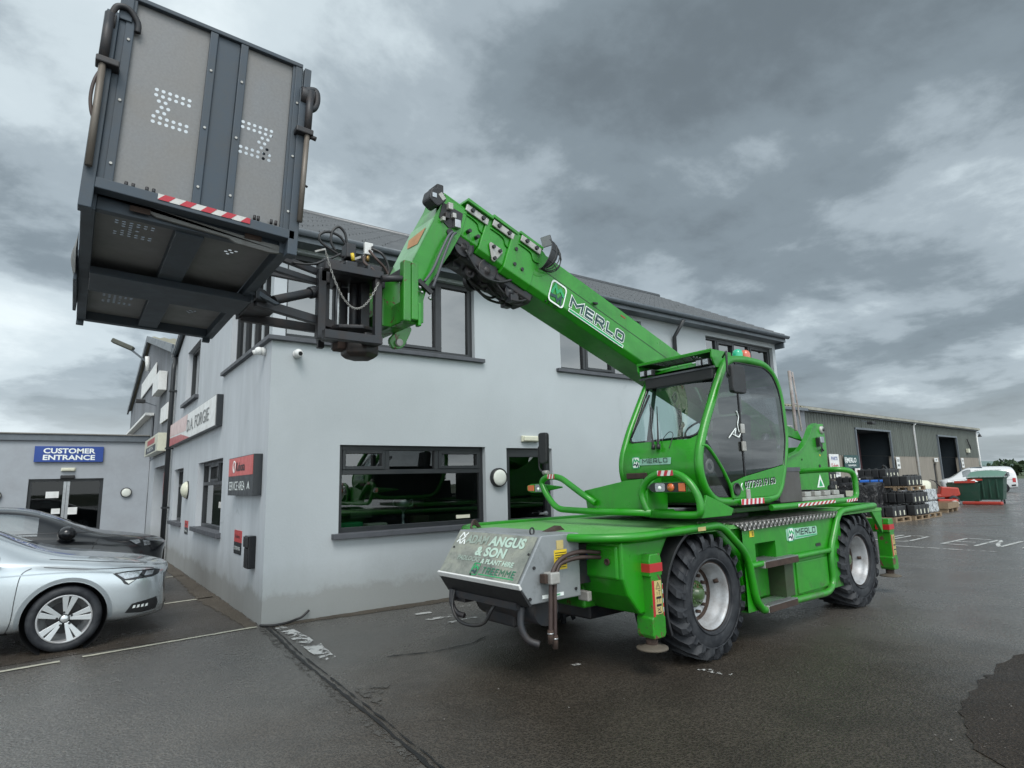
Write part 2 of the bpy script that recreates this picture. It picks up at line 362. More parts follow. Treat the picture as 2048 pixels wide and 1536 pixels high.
# worn road paint: flakes away to nothing
def worn(name, col, thr, scale=9.0):
    t = NT(name)
    f = t.math('ADD', t.math('MULTIPLY', t.noise(scale, 8, 0.72, 0.6), 0.7), t.math('MULTIPLY', t.noise(scale*0.3, 3, 0.5), 0.3))
    a = t.ramp(f, [(thr, 1.0), (thr+0.03, 0.0)])
    t.set(color=t.mix(t.noise(25, 5, 0.7), col, tuple(x*0.6 for x in col)), rough=0.6, alpha=a)
    return t.m
M['roadwhite'] = worn('worn_white_line', (0.55, 0.56, 0.54), 0.54)
M['roadwhite2'] = worn('flaking_white_line', (0.62, 0.62, 0.60), 0.48, 6.0)
M['roadcream'] = worn('cream_parking_line', (0.50, 0.49, 0.40), 0.60)
M['silt'] = worn('dry_silt', (0.085, 0.080, 0.072), 0.47, 16.0)
M['soil'] = asphalt('damp_brown_silt', (0.006, 0.004, 0.003), (0.034, 0.025, 0.018), 0.45, 0.7, 0.25)
M['redworn'] = worn('peeling_red_tape', (0.50, 0.03, 0.05), 0.60, 26.0)
M['whiteworn'] = worn('peeling_white_tape', (0.66, 0.65, 0.62), 0.60, 26.0)
M['tar'] = worn('tar_joint', (0.010, 0.010, 0.010), 0.62, 5.0)

# ------------------------------------------------------------------ mesh helpers
class MB:
    def __init__(s): s.v = []; s.f = []; s.sm = []
    def add(s, vs, fs, smooth=False):
        b = len(s.v); s.v += [tuple(v) for v in vs]
        for f in fs: s.f.append(tuple(i+b for i in f)); s.sm.append(smooth)
        return s
    def box(s, x0, x1, y0, y1, z0, z1, mat=None):
        vs = [(x0,y0,z0),(x1,y0,z0),(x1,y1,z0),(x0,y1,z0),(x0,y0,z1),(x1,y0,z1),(x1,y1,z1),(x0,y1,z1)]
        if mat: vs = [mat @ Vector(v) for v in vs]
        return s.add(vs, [(0,3,2,1),(4,5,6,7),(0,1,5,4),(1,2,6,5),(2,3,7,6),(3,0,4,7)])
    def cbox(s, c, d, mat=None):
        return s.box(c[0]-d[0]/2, c[0]+d[0]/2, c[1]-d[1]/2, c[1]+d[1]/2, c[2]-d[2]/2, c[2]+d[2]/2, mat)
    def beam(s, p, q, w, h, up=(0,0,1)):
        p = Vector(p); q = Vector(q); d = (q-p).normalized(); u = Vector(up)
        if abs(d.dot(u)) > 0.98: u = Vector((1,0,0))
        a = d.cross(u).normalized()*(w/2); b = a.cross(d).normalized()*(h/2)
        vs = [p-a-b, p+a-b, p+a+b, p-a+b, q-a-b, q+a-b, q+a+b, q-a+b]
        return s.add(vs, [(0,1,2,3),(7,6,5,4),(4,5,1,0),(5,6,2,1),(6,7,3,2),(7,4,0,3)])
    def tube(s, pts, r, n=10, closed=False, caps=True, flat=None):
        P = [Vector(p) for p in pts]; N = len(P); rings = []
        prev = None
        for i, p in enumerate(P):
            if closed: d = (P[(i+1) % N]-P[i-1])
            else: d = (P[min(i+1, N-1)]-P[max(i-1, 0)])
            d.normalize()
            if prev is None:
                u = Vector((0,0,1)) if abs(d.z) < 0.9 else Vector((1,0,0))
                a = d.cross(u).normalized()
            else:
                a = (prev - d*prev.dot(d)).normalized()
            prev = a; b = d.cross(a)
            rr = r[i] if isinstance(r, (list, tuple)) else r
            rings.append([p + (a*math.cos(2*PI*k/n) + b*math.sin(2*PI*k/n))*rr for k in range(n)])
        vs = [v for ring in rings for v in ring]; fs = []
        M_ = N if closed else N-1
        for i in range(M_):
            j = (i+1) % N
            for k in range(n):
                fs.append((i*n+k, i*n+(k+1) % n, j*n+(k+1) % n, j*n+k))
        s.add(vs, fs, True)
        if caps and not closed:
            b = len(s.v)-len(vs)
            s.f.append(tuple(b+k for k in range(n))[::-1]); s.sm.append(False)
            s.f.append(tuple(b+(N-1)*n+k for k in range(n))); s.sm.append(False)
        return s
    def cyl(s, p, q, r, n=20, r2=None, smooth=True):
        return s.tube([p, q], [r, r if r2 is None else r2], n)
    def lathe(s, prof, c, axis=(0,1,0), n=32, closed=False, smooth=True):
        ax = Vector(axis).normalized(); u = Vector((0,0,1)) if abs(ax.z) < 0.9 else Vector((1,0,0))
        a = ax.cross(u).normalized(); b = ax.cross(a); c = Vector(c); vs = []
        for (r, h) in prof:
            for k in range(n):
                t_ = 2*PI*k/n; vs.append(c + ax*h + (a*math.cos(t_)+b*math.sin(t_))*r)
        fs = []; m = len(prof)
        for i in range(m if closed else m-1):
            j = (i+1) % m
            for k in range(n): fs.append((i*n+k, i*n+(k+1) % n, j*n+(k+1) % n, j*n+k))
        return s.add(vs, fs, smooth)
    def prism(s, poly, mapf, t0, t1):
        n = len(poly)
        vs = [mapf(a, b, t0) for a, b in poly]+[mapf(a, b, t1) for a, b in poly]
        fs = [tuple(range(n)), tuple(range(2*n-1, n-1, -1))]
        for i in range(n):
            j = (i+1) % n; fs.append((i, i+n, j+n, j))
        return s.add(vs, fs)
    def sphere(s, c, r, nu=16, nv=10, sc=(1,1,1), zmin=-1):
        prof = []; vs = []; fs = []
        for i in range(nv+1):
            ph = -PI/2 + PI*i/nv
            for k in range(nu):
                t_ = 2*PI*k/nu
                z = max(zmin, math.sin(ph))
                vs.append((c[0]+r*sc[0]*math.cos(ph)*math.cos(t_), c[1]+r*sc[1]*math.cos(ph)*math.sin(t_), c[2]+r*sc[2]*z))
        for i in range(nv):
            for k in range(nu): fs.append((i*nu+k, i*nu+(k+1) % nu, (i+1)*nu+(k+1) % nu, (i+1)*nu+k))
        return s.add(vs, fs, True)
    def quad(s, a, b, c, d): return s.add([a, b, c, d], [(0,1,2,3)])
    def grid(s, fn, nu, nv, smooth=True):
        vs = [fn(i/nu, j/nv) for j in range(nv+1) for i in range(nu+1)]
        fs = [(j*(nu+1)+i, j*(nu+1)+i+1, (j+1)*(nu+1)+i+1, (j+1)*(nu+1)+i) for j in range(nv) for i in range(nu)]
        return s.add(vs, fs, smooth)
    def build(s, name, mat, parent=None, bevel=0.0, seg=2, fixn=True, loc=None, rot=None):
        me = bpy.data.meshes.new(name); me.from_pydata(s.v, [], s.f); me.update()
        if fixn:
            bm = bmesh.new(); bm.from_mesh(me)
            bmesh.ops.remove_doubles(bm, verts=bm.verts, dist=1e-6)
            bmesh.ops.recalc_face_normals(bm, faces=bm.faces)
            sm = {}
            bm.to_mesh(me); bm.free()
            if any(s.sm) and len(me.polygons) == len(s.sm):
                for p, q in zip(me.polygons, s.sm): p.use_smooth = q
            elif any(s.sm):
                for p in me.polygons: p.use_smooth = True
        else:
            for p, q in zip(me.polygons, s.sm): p.use_smooth = q
        if isinstance(mat, str): mat = M[mat]
        me.materials.append(mat)
        o = bpy.data.objects.new(name, me); COL.objects.link(o)
        if parent: o.parent = parent
        if loc is not None: o.location = loc
        if rot is not None: o.rotation_euler = rot
        if bevel:
            b = o.modifiers.new('bevel', 'BEVEL'); b.width = bevel; b.segments = seg; b.limit_method = 'ANGLE'; b.angle_limit = math.radians(35)
            b.harden_normals = False
        return o

def tag(o, label=None, cat=None, group=None, kind=None):
    if label: o['label'] = label
    if cat: o['category'] = cat
    if group: o['group'] = group
    if kind: o['kind'] = kind
    return o
def empty(name, loc, rz=0.0, label=None, cat=None, group=None):
    o = bpy.data.objects.new(name, None); COL.objects.link(o)
    o.location = loc; o.rotation_euler = (0, 0, rz); o.empty_display_size = 0.2
    return tag(o, label, cat, group)
def copy_tree(o, parent=None):
    c = o.copy(); COL.objects.link(c)
    if parent: c.parent = parent
    for ch in list(o.children): copy_tree(ch, c)
    return c
XZ = lambda a, b, t: (a, t, b)       # polygon in x-z, thickness along y
YZ = lambda a, b, t: (t, a, b)       # polygon in y-z, thickness along x
XY = lambda a, b, t: (a, b, t)

def rnd(pts, r, seg=4, closed=True):
    """round the corners of a polyline / polygon (2D or 3D)"""
    P = [Vector(p) for p in pts]; n = len(P); out = []
    for i, p in enumerate(P):
        if not closed and i in (0, n-1): out.append(p); continue
        a = P[i-1]; b = P[(i+1) % n]
        rr = r[i] if isinstance(r, (list, tuple)) else r
        da = (a-p); db = (b-p); k = min(rr, da.length*0.48, db.length*0.48)
        if k < 1e-5: out.append(p); continue
        A = p+da.normalized()*k; B = p+db.normalized()*k
        for j in range(seg+1):
            t_ = j/seg; out.append(A*(1-t_)**2 + p*(2*t_*(1-t_)) + B*t_**2)
    return [tuple(v) for v in out]
def smooth_line(pts, n=6):
    P = [Vector(p) for p in pts]; out = []
    for i in range(len(P)-1):
        p0 = P[max(i-1, 0)]; p1 = P[i]; p2 = P[i+1]; p3 = P[min(i+2, len(P)-1)]
        for j in range(n):
            t_ = j/n
            out.append(0.5*((2*p1)+(-p0+p2)*t_+(2*p0-5*p1+4*p2-p3)*t_*t_+(-p0+3*p1-3*p2+p3)*t_**3))
    out.append(P[-1]); return [tuple(v) for v in out]

_tc = {}
def text(name, s, h, mat, parent, o, xd, yd, bold=0.0, width=None, align='CENTER', thick=0.002, shear=0.0):
    """lettering: capital height h (m); o = anchor at mid-height; xd reading direction; yd up"""
    key = (s, bold, shear)
    if key not in _tc:
        cu = bpy.data.curves.new('t', 'FONT'); cu.body = s; cu.size = 1.0; cu.offset = bold; cu.extrude = 0.0; cu.shear = shear
        cu.resolution_u = 3
        ob = bpy.data.objects.new('t', cu); COL.objects.link(ob)
        dg = bpy.context.evaluated_depsgraph_get(); dg.update()
        me = bpy.data.meshes.new_from_object(ob.evaluated_get(dg))
        bpy.data.objects.remove(ob); bpy.data.curves.remove(cu)
        vs = [v.co.copy() for v in me.vertices]; fs = [tuple(p.vertices) for p in me.polygons]
        bpy.data.meshes.remove(me); _tc[key] = (vs, fs)
    vs, fs = _tc[key]
    x0 = min(v.x for v in vs); x1 = max(v.x for v in vs); y0 = min(v.y for v in vs); y1 = max(v.y for v in vs)
    sy = h/(y1-y0); sx = sy if width is None else width/(x1-x0)
    ax = {'CENTER': (x0+x1)/2, 'LEFT': x0, 'RIGHT': x1}[align]
    xd = Vector(xd).normalized(); yd = Vector(yd).normalized(); nn = xd.cross(yd).normalized(); o = Vector(o)
    mb = MB()
    mb.add([o+xd*((v.x-ax)*sx)+yd*((v.y-(y0+y1)/2)*sy)+nn*thick for v in vs], fs)
    return mb.build(name, mat, parent, fixn=False)

GLY = {'M': [[(0,0),(0,1),(.5,.38),(1,1),(1,0)]], 'E': [[(1,1),(0,1),(0,0),(1,0)],[(0,.5),(.9,.5)]], 'R': [[(0,0),(0,1),(.85,1),(1,.85),(1,.60),(.85,.42),(0,.42)],[(.45,.42),(1,0)]],
       'L': [[(0,1),(0,0),(1,0)]], 'O': [[(.12,0),(.88,0),(1,.12),(1,.88),(.88,1),(.12,1),(0,.88),(0,.12),(.12,0)]], 'T': [[(0,1),(1,1)],[(.5,1),(.5,0)]]}
def poly_stroke(mb, P, pts, w, closed=False):
    n = len(pts); V = [Vector(p) for p in pts]; L = []; R_ = []
    for i, p in enumerate(V):
        if closed: a, b = V[(i-1) % (n-1)] if i == 0 or i == n-1 else V[i-1], V[1] if i == n-1 else V[(i+1) % n]
        else: a, b = V[max(i-1, 0)], V[min(i+1, n-1)]
        if closed and i == 0: a = V[n-2]
        d1 = (p-a).normalized() if (p-a).length > 1e-6 else (b-p).normalized(); d2 = (b-p).normalized() if (b-p).length > 1e-6 else d1
        n1 = Vector((-d1.y, d1.x)); n2 = Vector((-d2.y, d2.x)); m = (n1+n2)
        m = m.normalized() if m.length > 1e-6 else n1
        k = min(1/max(m.dot(n1), 0.3), 2.0)
        q = p.copy()
        if not closed and i == 0: q = p-d2*w*0.5
        if not closed and i == n-1: q = p+d1*w*0.5
        L.append(q+m*w/2*k); R_.append(q-m*w/2*k)
    mb.add([P(*v) for v in L]+[P(*v) for v in R_], [(i, i+1, n+i+1, n+i) for i in range(n-1)])
def block_text(name, s, h, width, mat, parent, o, xd, yd, w=0.17, grow=0.0, thick=0.002):
    """square-shouldered capitals drawn as strokes; o = centre"""
    xd = Vector(xd).normalized(); yd = Vector(yd).normalized(); nn = xd.cross(yd).normalized(); o = Vector(o)
    n = len(s); gap = 0.30*h; wt = [{'M': 1.35, 'L': 0.85, 'E': 0.9, 'T': 0.9}.get(q, 1.0) for q in s]; unit = (width-gap*(n-1))/sum(wt); sw = w*h; mb = MB(); cur = -width/2
    for i, ch_ in enumerate(s):
        lw_ = unit*wt[i]; x0 = cur+sw/2; ww = lw_-sw; hh = h-sw; cur += lw_+gap
        for si, st_ in enumerate(GLY[ch_]):
            pts = [(x0+a*ww, -h/2+sw/2+b*hh) for a, b in st_]
            poly_stroke(mb, lambda a, b, t_=thick+si*0.0004: tuple(o+xd*a+yd*b+nn*t_), pts, sw+grow*h, closed=st_[0] == st_[-1])
    return mb.build(name, mat, parent, fixn=False)

def emblem(parent, o, xd, yd, w, h, plate=None, top='midgreen', bot='darkteal', ring='whitetext', name='emblem', thick=0.002):
    """rounded badge with two zig-zag M strokes"""
    xd = Vector(xd).normalized(); yd = Vector(yd).normalized(); nn = xd.cross(yd).normalized(); o = Vector(o)
    P = lambda a, b, t_: tuple(o+xd*(a*w)+yd*(b*h)+nn*t_)
    outer = rnd([(-.5,-.5),(.5,-.5),(.5,.5),(-.5,.5)], .22, 5); inner = [(a*.86, b*.86) for a, b in outer]
    mb = MB(); n = len(outer)
    mb.add([P(a, b, thick) for a, b in outer]+[P(a, b, thick) for a, b in inner], [(i, (i+1) % n, n+(i+1) % n, n+i) for i in range(n)])
    if plate: MB().add([P(a, b, thick*.5) for a, b in outer], [tuple(range(n))]).build('badge_plate', plate, parent, fixn=False)
    ro = mb.build(name, ring, parent, fixn=False)
    def stroke(pts, wd, mat, nm):
        m = MB(); poly_stroke(m, lambda a, b: P(a, b, thick*1.3), pts, wd*1.75)
        m.build(nm, mat, ro, fixn=False)
    stroke([(-.34,-.05),(-.22,.32),(-.04,.06),(.12,.24),(.36,.06)], .075, top, 'upper_stroke')
    stroke([(-.34,-.20),(-.06,-.14),(.08,-.30),(.24,-.04),(.30,-.38)], .07, bot, 'lower_stroke')
    return ro
def stripes(name, parent, p0, p1, up, nrm, n, slant=0.5, mats=('redtape', 'whitetape'), off=0.002):
    """alternating hazard tape: p0->p1 lower edge, up = height vector"""
    p0 = Vector(p0); p1 = Vector(p1); up = Vector(up); nrm = Vector(nrm).normalized(); d = (p1-p0)/n; L = d*slant*1.0
    base = MB().add([p0+nrm*off, p1+nrm*off, p1+up+nrm*off, p0+up+nrm*off], [(0,1,2,3)]).build(name, mats[1], parent, fixn=False)
    mb = MB()
    for i in range(0, n, 2):
        a = p0+d*i; b = a+d
        q = [a, b, b+up+L, a+up+L]
        if i >= n-1: q = [a, b, b+up, a+up+L]
        mb.add([v+nrm*(off*1.8) for v in q], [(0,1,2,3)])
    mb.build('tape_stripes', mats[0], base, fixn=False)
    return base
def grid_holes(x0, x1, z0, z1, rows, cols_n, px_, pz_, cx, cz, pattern, r, mapf):
    """sheet x0..x1, z0..z1 with real round holes; pattern = list of rows (offset in cells, count)"""
    mb = MB(); nrow = len(pattern)
    ztop = cz+nrow*pz_/2
    mb.add([mapf(x0, z0), mapf(x1, z0), mapf(x1, ztop-nrow*pz_), mapf(x0, ztop-nrow*pz_)], [(0,1,2,3)])
    mb.add([mapf(x0, ztop), mapf(x1, ztop), mapf(x1, z1), mapf(x0, z1)], [(0,1,2,3)])
    for ri, (off, cnt) in enumerate(pattern):
        zb = ztop-(ri+1)*pz_; zt = zb+pz_
        xs = cx-cols_n*px_/2+off*px_
        xe = xs+cnt*px_
        mb.add([mapf(x0, zb), mapf(xs, zb), mapf(xs, zt), mapf(x0, zt)], [(0,1,2,3)])
        mb.add([mapf(xe, zb), mapf(x1, zb), mapf(x1, zt), mapf(xe, zt)], [(0,1,2,3)])
        for c_ in range(cnt):
            a0 = xs+c_*px_; a1 = a0+px_; mx = (a0+a1)/2; mz = (zb+zt)/2
            out = [(a1,mz),(a1,zt),(mx,zt),(a0,zt),(a0,mz),(a0,zb),(mx,zb),(a1,zb)]
            inn = [(mx+r*math.cos(k*PI/4), mz+r*math.sin(k*PI/4)) for k in range(8)]
            mb.add([mapf(a, b) for a, b in out]+[mapf(a, b) for a, b in inn], [(k, (k+1) % 8, 8+(k+1) % 8, 8+k) for k in range(8)])
    return mb
# ------------------------------------------------------------------ ground
tag(MB().add([(-2500,-2500,-0.012),(2500,-2500,-0.012),(2500,2500,-0.012),(-2500,2500,-0.012)], [(0,1,2,3)]).build('field', plain('field_grass', (0.055, 0.085, 0.035), 0.9, dirt=0.5, scale=0.02), None, fixn=False), kind='structure')
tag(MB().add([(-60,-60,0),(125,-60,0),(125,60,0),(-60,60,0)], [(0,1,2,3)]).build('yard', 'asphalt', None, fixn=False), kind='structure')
# browner, older surfacing in the parking bays and along the foot of the facade
def irregular(pts, amp, step=0.12):
    out = []
    n = len(pts)
    for i in range(n):
        a = Vector(pts[i]); b = Vector(pts[(i+1) % n]); k = max(1, int((b-a).length/step))
        for j in range(k):
            p = a.lerp(b, j/k)
            out.append((p.x+random.uniform(-amp, amp), p.y+random.uniform(-amp, amp)))
    return out
def sheet(name, pts, z, mat, amp=0.02, step=0.12, kind='structure'):
    q = irregular(pts, amp, step)
    bm = bmesh.new(); f = bm.faces.new([bm.verts.new((a, b, z)) for a, b in q]); bmesh.ops.triangulate(bm, faces=[f])
    me = bpy.data.meshes.new(name); bm.to_mesh(me); bm.free(); me.materials.append(M[mat])
    for p in me.polygons:
        if p.normal.z < 0: p.flip()
    o = bpy.data.objects.new(name, me); COL.objects.link(o)
    return tag(o, kind=kind)
sheet('parking_bay_surface', [(-12,-0.1),(-0.01,0.0),(-0.01,14),(-12,14)], 0.004, 'asphalt2', 0.02, 0.3)
sheet('silt_along_wall', [(0.05,-0.16),(1.2,-0.2),(2.6,-0.26),(4.2,-0.2),(8,-0.2),(11.7,-0.15),(11.7,0.0),(0.0,0.0)], 0.004, 'asphalt3', 0.03, 0.1)
sheet('silt_along_side_wall', [(-0.16,0.05),(-0.02,0.0),(-0.02,9),(-0.3,9),(-0.22,5),(-0.3,2.4)], 0.008, 'asphalt3', 0.03, 0.1)
def stroke(name, pts, w, mat, z=0.008, amp=0.006, kind='structure'):
    P = [Vector((a, b, 0)) for a, b in pts]; dense = []
    for a, b in zip(P[:-1], P[1:]):
        k = max(1, int((b-a).length/0.08))
        dense += [a.lerp(b, j/k) for j in range(k)]
    dense.append(P[-1]); mb = MB(); L = []; R_ = []
    for i, p in enumerate(dense):
        d = (dense[min(i+1, len(dense)-1)]-dense[max(i-1, 0)]).normalized(); nn = Vector((-d.y, d.x, 0))
        L.append(p+nn*(w/2+random.uniform(-amp, amp))); R_.append(p-nn*(w/2+random.uniform(-amp, amp)))
    n = len(dense)
    mb.add([(v.x, v.y, z) for v in L]+[(v.x, v.y, z) for v in R_], [(i, n+i, n+i+1, i+1) for i in range(n-1)])
    return tag(mb.build(name, mat, None, fixn=False), kind=kind)
crack = [(0.04,-0.06),(0.02,-0.5),(-0.02,-1.07),(-0.06,-1.7),(-0.08,-2.35),(-0.1,-3.09),(-0.12,-3.69),(-0.14,-4.18),(-0.16,-4.7),(-0.2,-5.6),(-0.24,-7.0)]
stroke('pale_edge_of_joint', [(a-0.05, b) for a, b in crack], 0.07, 'silt', 0.004, 0.02)
stroke('tar_joint', crack, 0.026, 'tar', 0.008, 0.010)
stroke('tar_joint_edge', [(a+0.05, b) for a, b in crack], 0.012, 'tar', 0.008, 0.008)
stroke('asphalt_seam', [(0.6,-2.2),(1.0,-2.35),(1.45,-2.35),(1.72,-2.2)], 0.015, 'tar', 0.008, 0.01)
for pts, w in (([(-1.72,-0.17),(-1.2,-0.12),(-0.6,-0.06),(-0.05,-0.01)], 0.055), ([(-2.9,-0.30),(-1.9,-0.22)], 0.06), ([(-0.75,2.48),(-0.07,2.58)], 0.07), ([(-0.6,5.58),(-0.07,5.56)], 0.07), ([(-4.6,2.4),(-0.9,2.46)], 0.07), ([(-4.6,5.6),(-0.75,5.58)], 0.07)):
    stroke('parking_line', pts, w, 'roadcream', 0.008, 0.008)
sheet('worn_hatching', [(0.10,-0.14),(0.24,-0.2),(0.27,-1.3),(0.22,-2.0),(0.08,-1.9),(0.10,-0.93)], 0.008, 'roadwhite2', 0.01)
sheet('silt_patch', [(0.0,-2.86),(0.34,-2.93),(0.12,-3.15),(-0.02,-3.5)], 0.008, 'silt', 0.015)
sheet('damp_soil', [(2.1,-6.55),(2.5,-6.25),(3.0,-6.02),(3.7,-5.90),(4.6,-5.86),(6.0,-6.0),(9.0,-7.0),(9.0,-11.0),(1.8,-11.0)], 0.005, 'soil', 0.035, 0.10)
for pts, w in (([(1.62,-1.08),(2.16,-1.06)], 0.10), ([(1.75,-1.38),(2.15,-1.35)], 0.07), ([(2.45,-1.28),(2.8,-1.31)], 0.09), ([(1.66,-0.7),(1.87,-0.72)], 0.09), ([(2.2,-0.62),(2.6,-0.72)], 0.06), ([(1.72,-3.55),(1.9,-3.58)], 0.06), ([(2.46,-4.33),(2.54,-4.6)], 0.07), ([(2.9,-0.9),(3.6,-0.95)], 0.07), ([(1.2,-3.0),(1.35,-3.02)], 0.04)):
    stroke('flaked_white_marking', pts, w, 'roadwhite2', 0.008, 0.012)
# big capitals painted on the yard (read looking along +X)
lw = 0.075
for pts in ([(13.85,-0.84),(15.4,-0.84)], [(13.9,-1.06),(15.38,-1.04)], [(13.94,-1.06),(13.83,-1.25),(13.86,-1.45),(14.1,-1.5)], [(14.1,-1.5),(15.38,-1.42)], [(15.34,-1.04),(15.36,-1.42)],
            [(13.83,-2.22),(15.38,-2.22)], [(13.86,-2.24),(13.80,-2.72)], [(14.52,-2.24),(14.52,-2.64)], [(15.35,-2.24),(15.33,-2.7)],
            [(13.75,-2.86),(15.36,-2.84)], [(15.33,-2.86),(15.0,-2.97),(14.4,-3.08),(13.9,-3.24)], [(13.82,-3.27),(15.3,-3.27)], [(13.85,-3.66),(15.2,-3.6)], [(15.2,-3.45),(15.25,-3.9)]):
    stroke('painted_letter_stroke', pts, lw, 'roadwhite', 0.006, 0.006)
stroke('faint_yard_line', [(12.8,-1.3),(12.9,-4.4)], 0.07, 'roadwhite2', 0.006, 0.01)
tag(MB().tube(smooth_line([(-0.02,-0.03,0.02),(0.09,-0.13,0.02),(0.24,-0.12,0.02),(0.38,0.0-0.06,0.03),(0.46,-0.05,0.05),(0.55,-0.03,0.11)]), 0.014, 8).build('cable', 'hose'), 'short black cable stub curling along the wall foot at the building corner', 'cable')

# loose grit and small stones lying about, thickest along the wall foot
mb = MB(); rr = random.Random(21)
for i in range(1500):
    if i < 620: x, y = rr.uniform(0, 11), -abs(rr.gauss(0, 0.14))-0.02
    elif i < 850: x, y = -abs(rr.gauss(0, 0.14))-0.02, rr.uniform(0, 9)
    elif i < 1200: x, y = rr.uniform(2.4, 8), rr.uniform(-8, -5.9)
    else: x, y = rr.uniform(-4, 12), rr.uniform(-7, -0.3)
    s_ = rr.uniform(0.003, 0.010)*(1.5 if rr.random() < 0.08 else 1)
    q = [(x+s_*rr.uniform(.6,1)*math.cos(k*PI/2+rr.random()), y+s_*rr.uniform(.6,1)*math.sin(k*PI/2+rr.random()), 0.006) for k in range(4)]
    mb.add(q+[(x, y, 0.006+s_*rr.uniform(.5,1))], [(0,1,4),(1,2,4),(2,3,4),(3,0,4)])
tag(mb.build('grit', plain('grit_stone', (0.13,0.12,0.11), 0.8, dirt=0.8, scale=30), None, fixn=False), kind='stuff')

# ------------------------------------------------------------------ the office
WALLT = 0.28
def wall_face(mb, mapf, u0, u1, v0, v1, holes, depth, top=None):
    """wall plane with rectangular holes; mapf(u, v, d) d = depth inwards; reveals included. top(u) optional sloping top"""
    us = sorted(set([u0, u1]+[h[0] for h in holes]+[h[1] for h in holes])); vs = sorted(set([v0, v1]+[h[2] for h in holes]+[h[3] for h in holes]))
    for i in range(len(us)-1):
        for j in range(len(vs)-1):
            a, b, c, d = us[i], us[i+1], vs[j], vs[j+1]; m = ((a+b)/2, (c+d)/2)
            if any(h[0] < m[0] < h[1] and h[2] < m[1] < h[3] for h in holes): continue
            mb.add([mapf(a,c,0), mapf(b,c,0), mapf(b,d,0), mapf(a,d,0)], [(0,1,2,3)])
    for h in holes:
        a, b, c, d = h
        for p, q in (((a,c),(b,c)), ((b,c),(b,d)), ((b,d),(a,d)), ((a,d),(a,c))):
            mb.add([mapf(*p,0), mapf(*q,0), mapf(*q,depth), mapf(*p,depth)], [(0,1,2,3)])
FAC = lambda u, v, d: (u, d, v)        # facade: u = x
LFT = lambda u, v, d: (d, u, v)        # side wall: u = y
office = empty('office_building', (0, 0, 0), 0, 'white rendered two storey office with grey tiled roof and dark windows behind the crane', 'building')
RIDGE_Y, RIDGE_Z, EZ, BACK = 3.5, 6.90, 4.92, 9.05
REV = 0.16
fholes = [(0.91,3.21,1.00,2.15),(3.61,4.54,0.02,2.14),(0.0,3.05,3.52,4.70),(4.82,6.95,3.52,4.66),(8.98,11.58,3.52,4.64)]
mb = MB(); wall_face(mb, FAC, 0, 11.7, -0.05, 4.86, fholes, REV)
mb.build('front_wall', 'wall', office, fixn=False)
lholes = [(2.72,5.04,0.94,2.11),(6.9,8.3,0.94,2.09),(0.0,2.52,3.52,4.70),(5.58,7.25,3.50,4.67)]
mb = MB(); wall_face(mb, LFT, 0, BACK, -0.05, 4.86, lholes, REV)
mb.add([(0,0,4.86),(0,BACK,4.86),(0,RIDGE_Y,RIDGE_Z-0.1)], [(0,1,2)])
mb.build('side_wall', 'wall_left', office, fixn=False)
MB().add([(11.7,0,0),(11.7,BACK,0),(11.7,BACK,4.86),(11.7,RIDGE_Y,RIDGE_Z-0.1),(11.7,0,4.86)], [(0,1,2,3,4)]).add([(0,BACK,0),(11.7,BACK,0),(11.7,BACK,4.86),(0,BACK,4.86)], [(0,1,2,3)]).build('rear_walls', 'wall', office, fixn=False)
# floor slab between storeys and back of rooms
MB().box(0.02, 11.68, 0.02+REV, BACK-0.02, 2.75, 3.0).build('floor_slab', 'interior', office)
MB().box(0.3, 11.4, 2.2, 2.3, 0.0, 2.74).box(3.3, 3.4, 0.2, 2.2, 0.0, 2.74).box(5.2, 5.3, REV+0.1, 2.2, 0.0, 2.74).build('partition', 'interior', office)
MB().box(0.15, 11.6, 4.2, 4.3, 3.0, 4.8).box(7.6, 7.7, REV+0.05, 4.2, 3.0, 4.8).build('upper_partition', 'interior', office)
# roof
OV = 0.25
def slope(mb, x0, x1, ya, za, yb, zb, th=0.06):
    mb.add([(x0,ya,za),(x1,ya,za),(x1,yb,zb),(x0,yb,zb),(x0,ya,za-th),(x1,ya,za-th),(x1,yb,zb-th),(x0,yb,zb-th)], [(0,1,2,3),(7,6,5,4),(0,4,5,1),(1,5,6,2),(2,6,7,3),(3,7,4,0)])
sl = (RIDGE_Z-EZ)/(RIDGE_Y+OV)
mb = MB()
rows = 15; L = RIDGE_Y+OV
for r in range(rows):                   # overlapping courses of flat tiles
    ya = -OV+L*r/rows; yb = -OV+L*(r+1)/rows+0.03
    x = -0.12-(0.15 if r % 2 else 0.0)
    while x < 11.72:
        x1 = min(x+0.30, 11.76); xx = max(x, -0.12)
        if x1-xx > 0.03:
            dz = random.uniform(0, 0.006)
            mb.add([(xx+0.004,ya,EZ+(ya+OV)*sl+0.035+dz),(x1-0.004,ya,EZ+(ya+OV)*sl+0.035+dz),(x1-0.004,yb,EZ+(yb+OV)*sl+0.008),(xx+0.004,yb,EZ+(yb+OV)*sl+0.008),(xx+0.004,ya,EZ+(ya+OV)*sl+0.012),(x1-0.004,ya,EZ+(ya+OV)*sl+0.012)], [(0,1,2,3),(4,5,1,0)])
        x += 0.30
mb.build('roof_tiles', 'tile', office, fixn=False)
mb = MB(); slope(mb, -0.12, 11.76, -OV, EZ, RIDGE_Y, RIDGE_Z)
slope(mb, -0.12, 11.76, BACK+0.15, 4.96, RIDGE_Y, RIDGE_Z)
mb.build('roof_deck', 'tile', office)
MB().tube([(-0.14, RIDGE_Y, RIDGE_Z+0.02), (11.762, RIDGE_Y, RIDGE_Z+0.02)], 0.07, 10).build('ridge_tiles', 'tile', office)
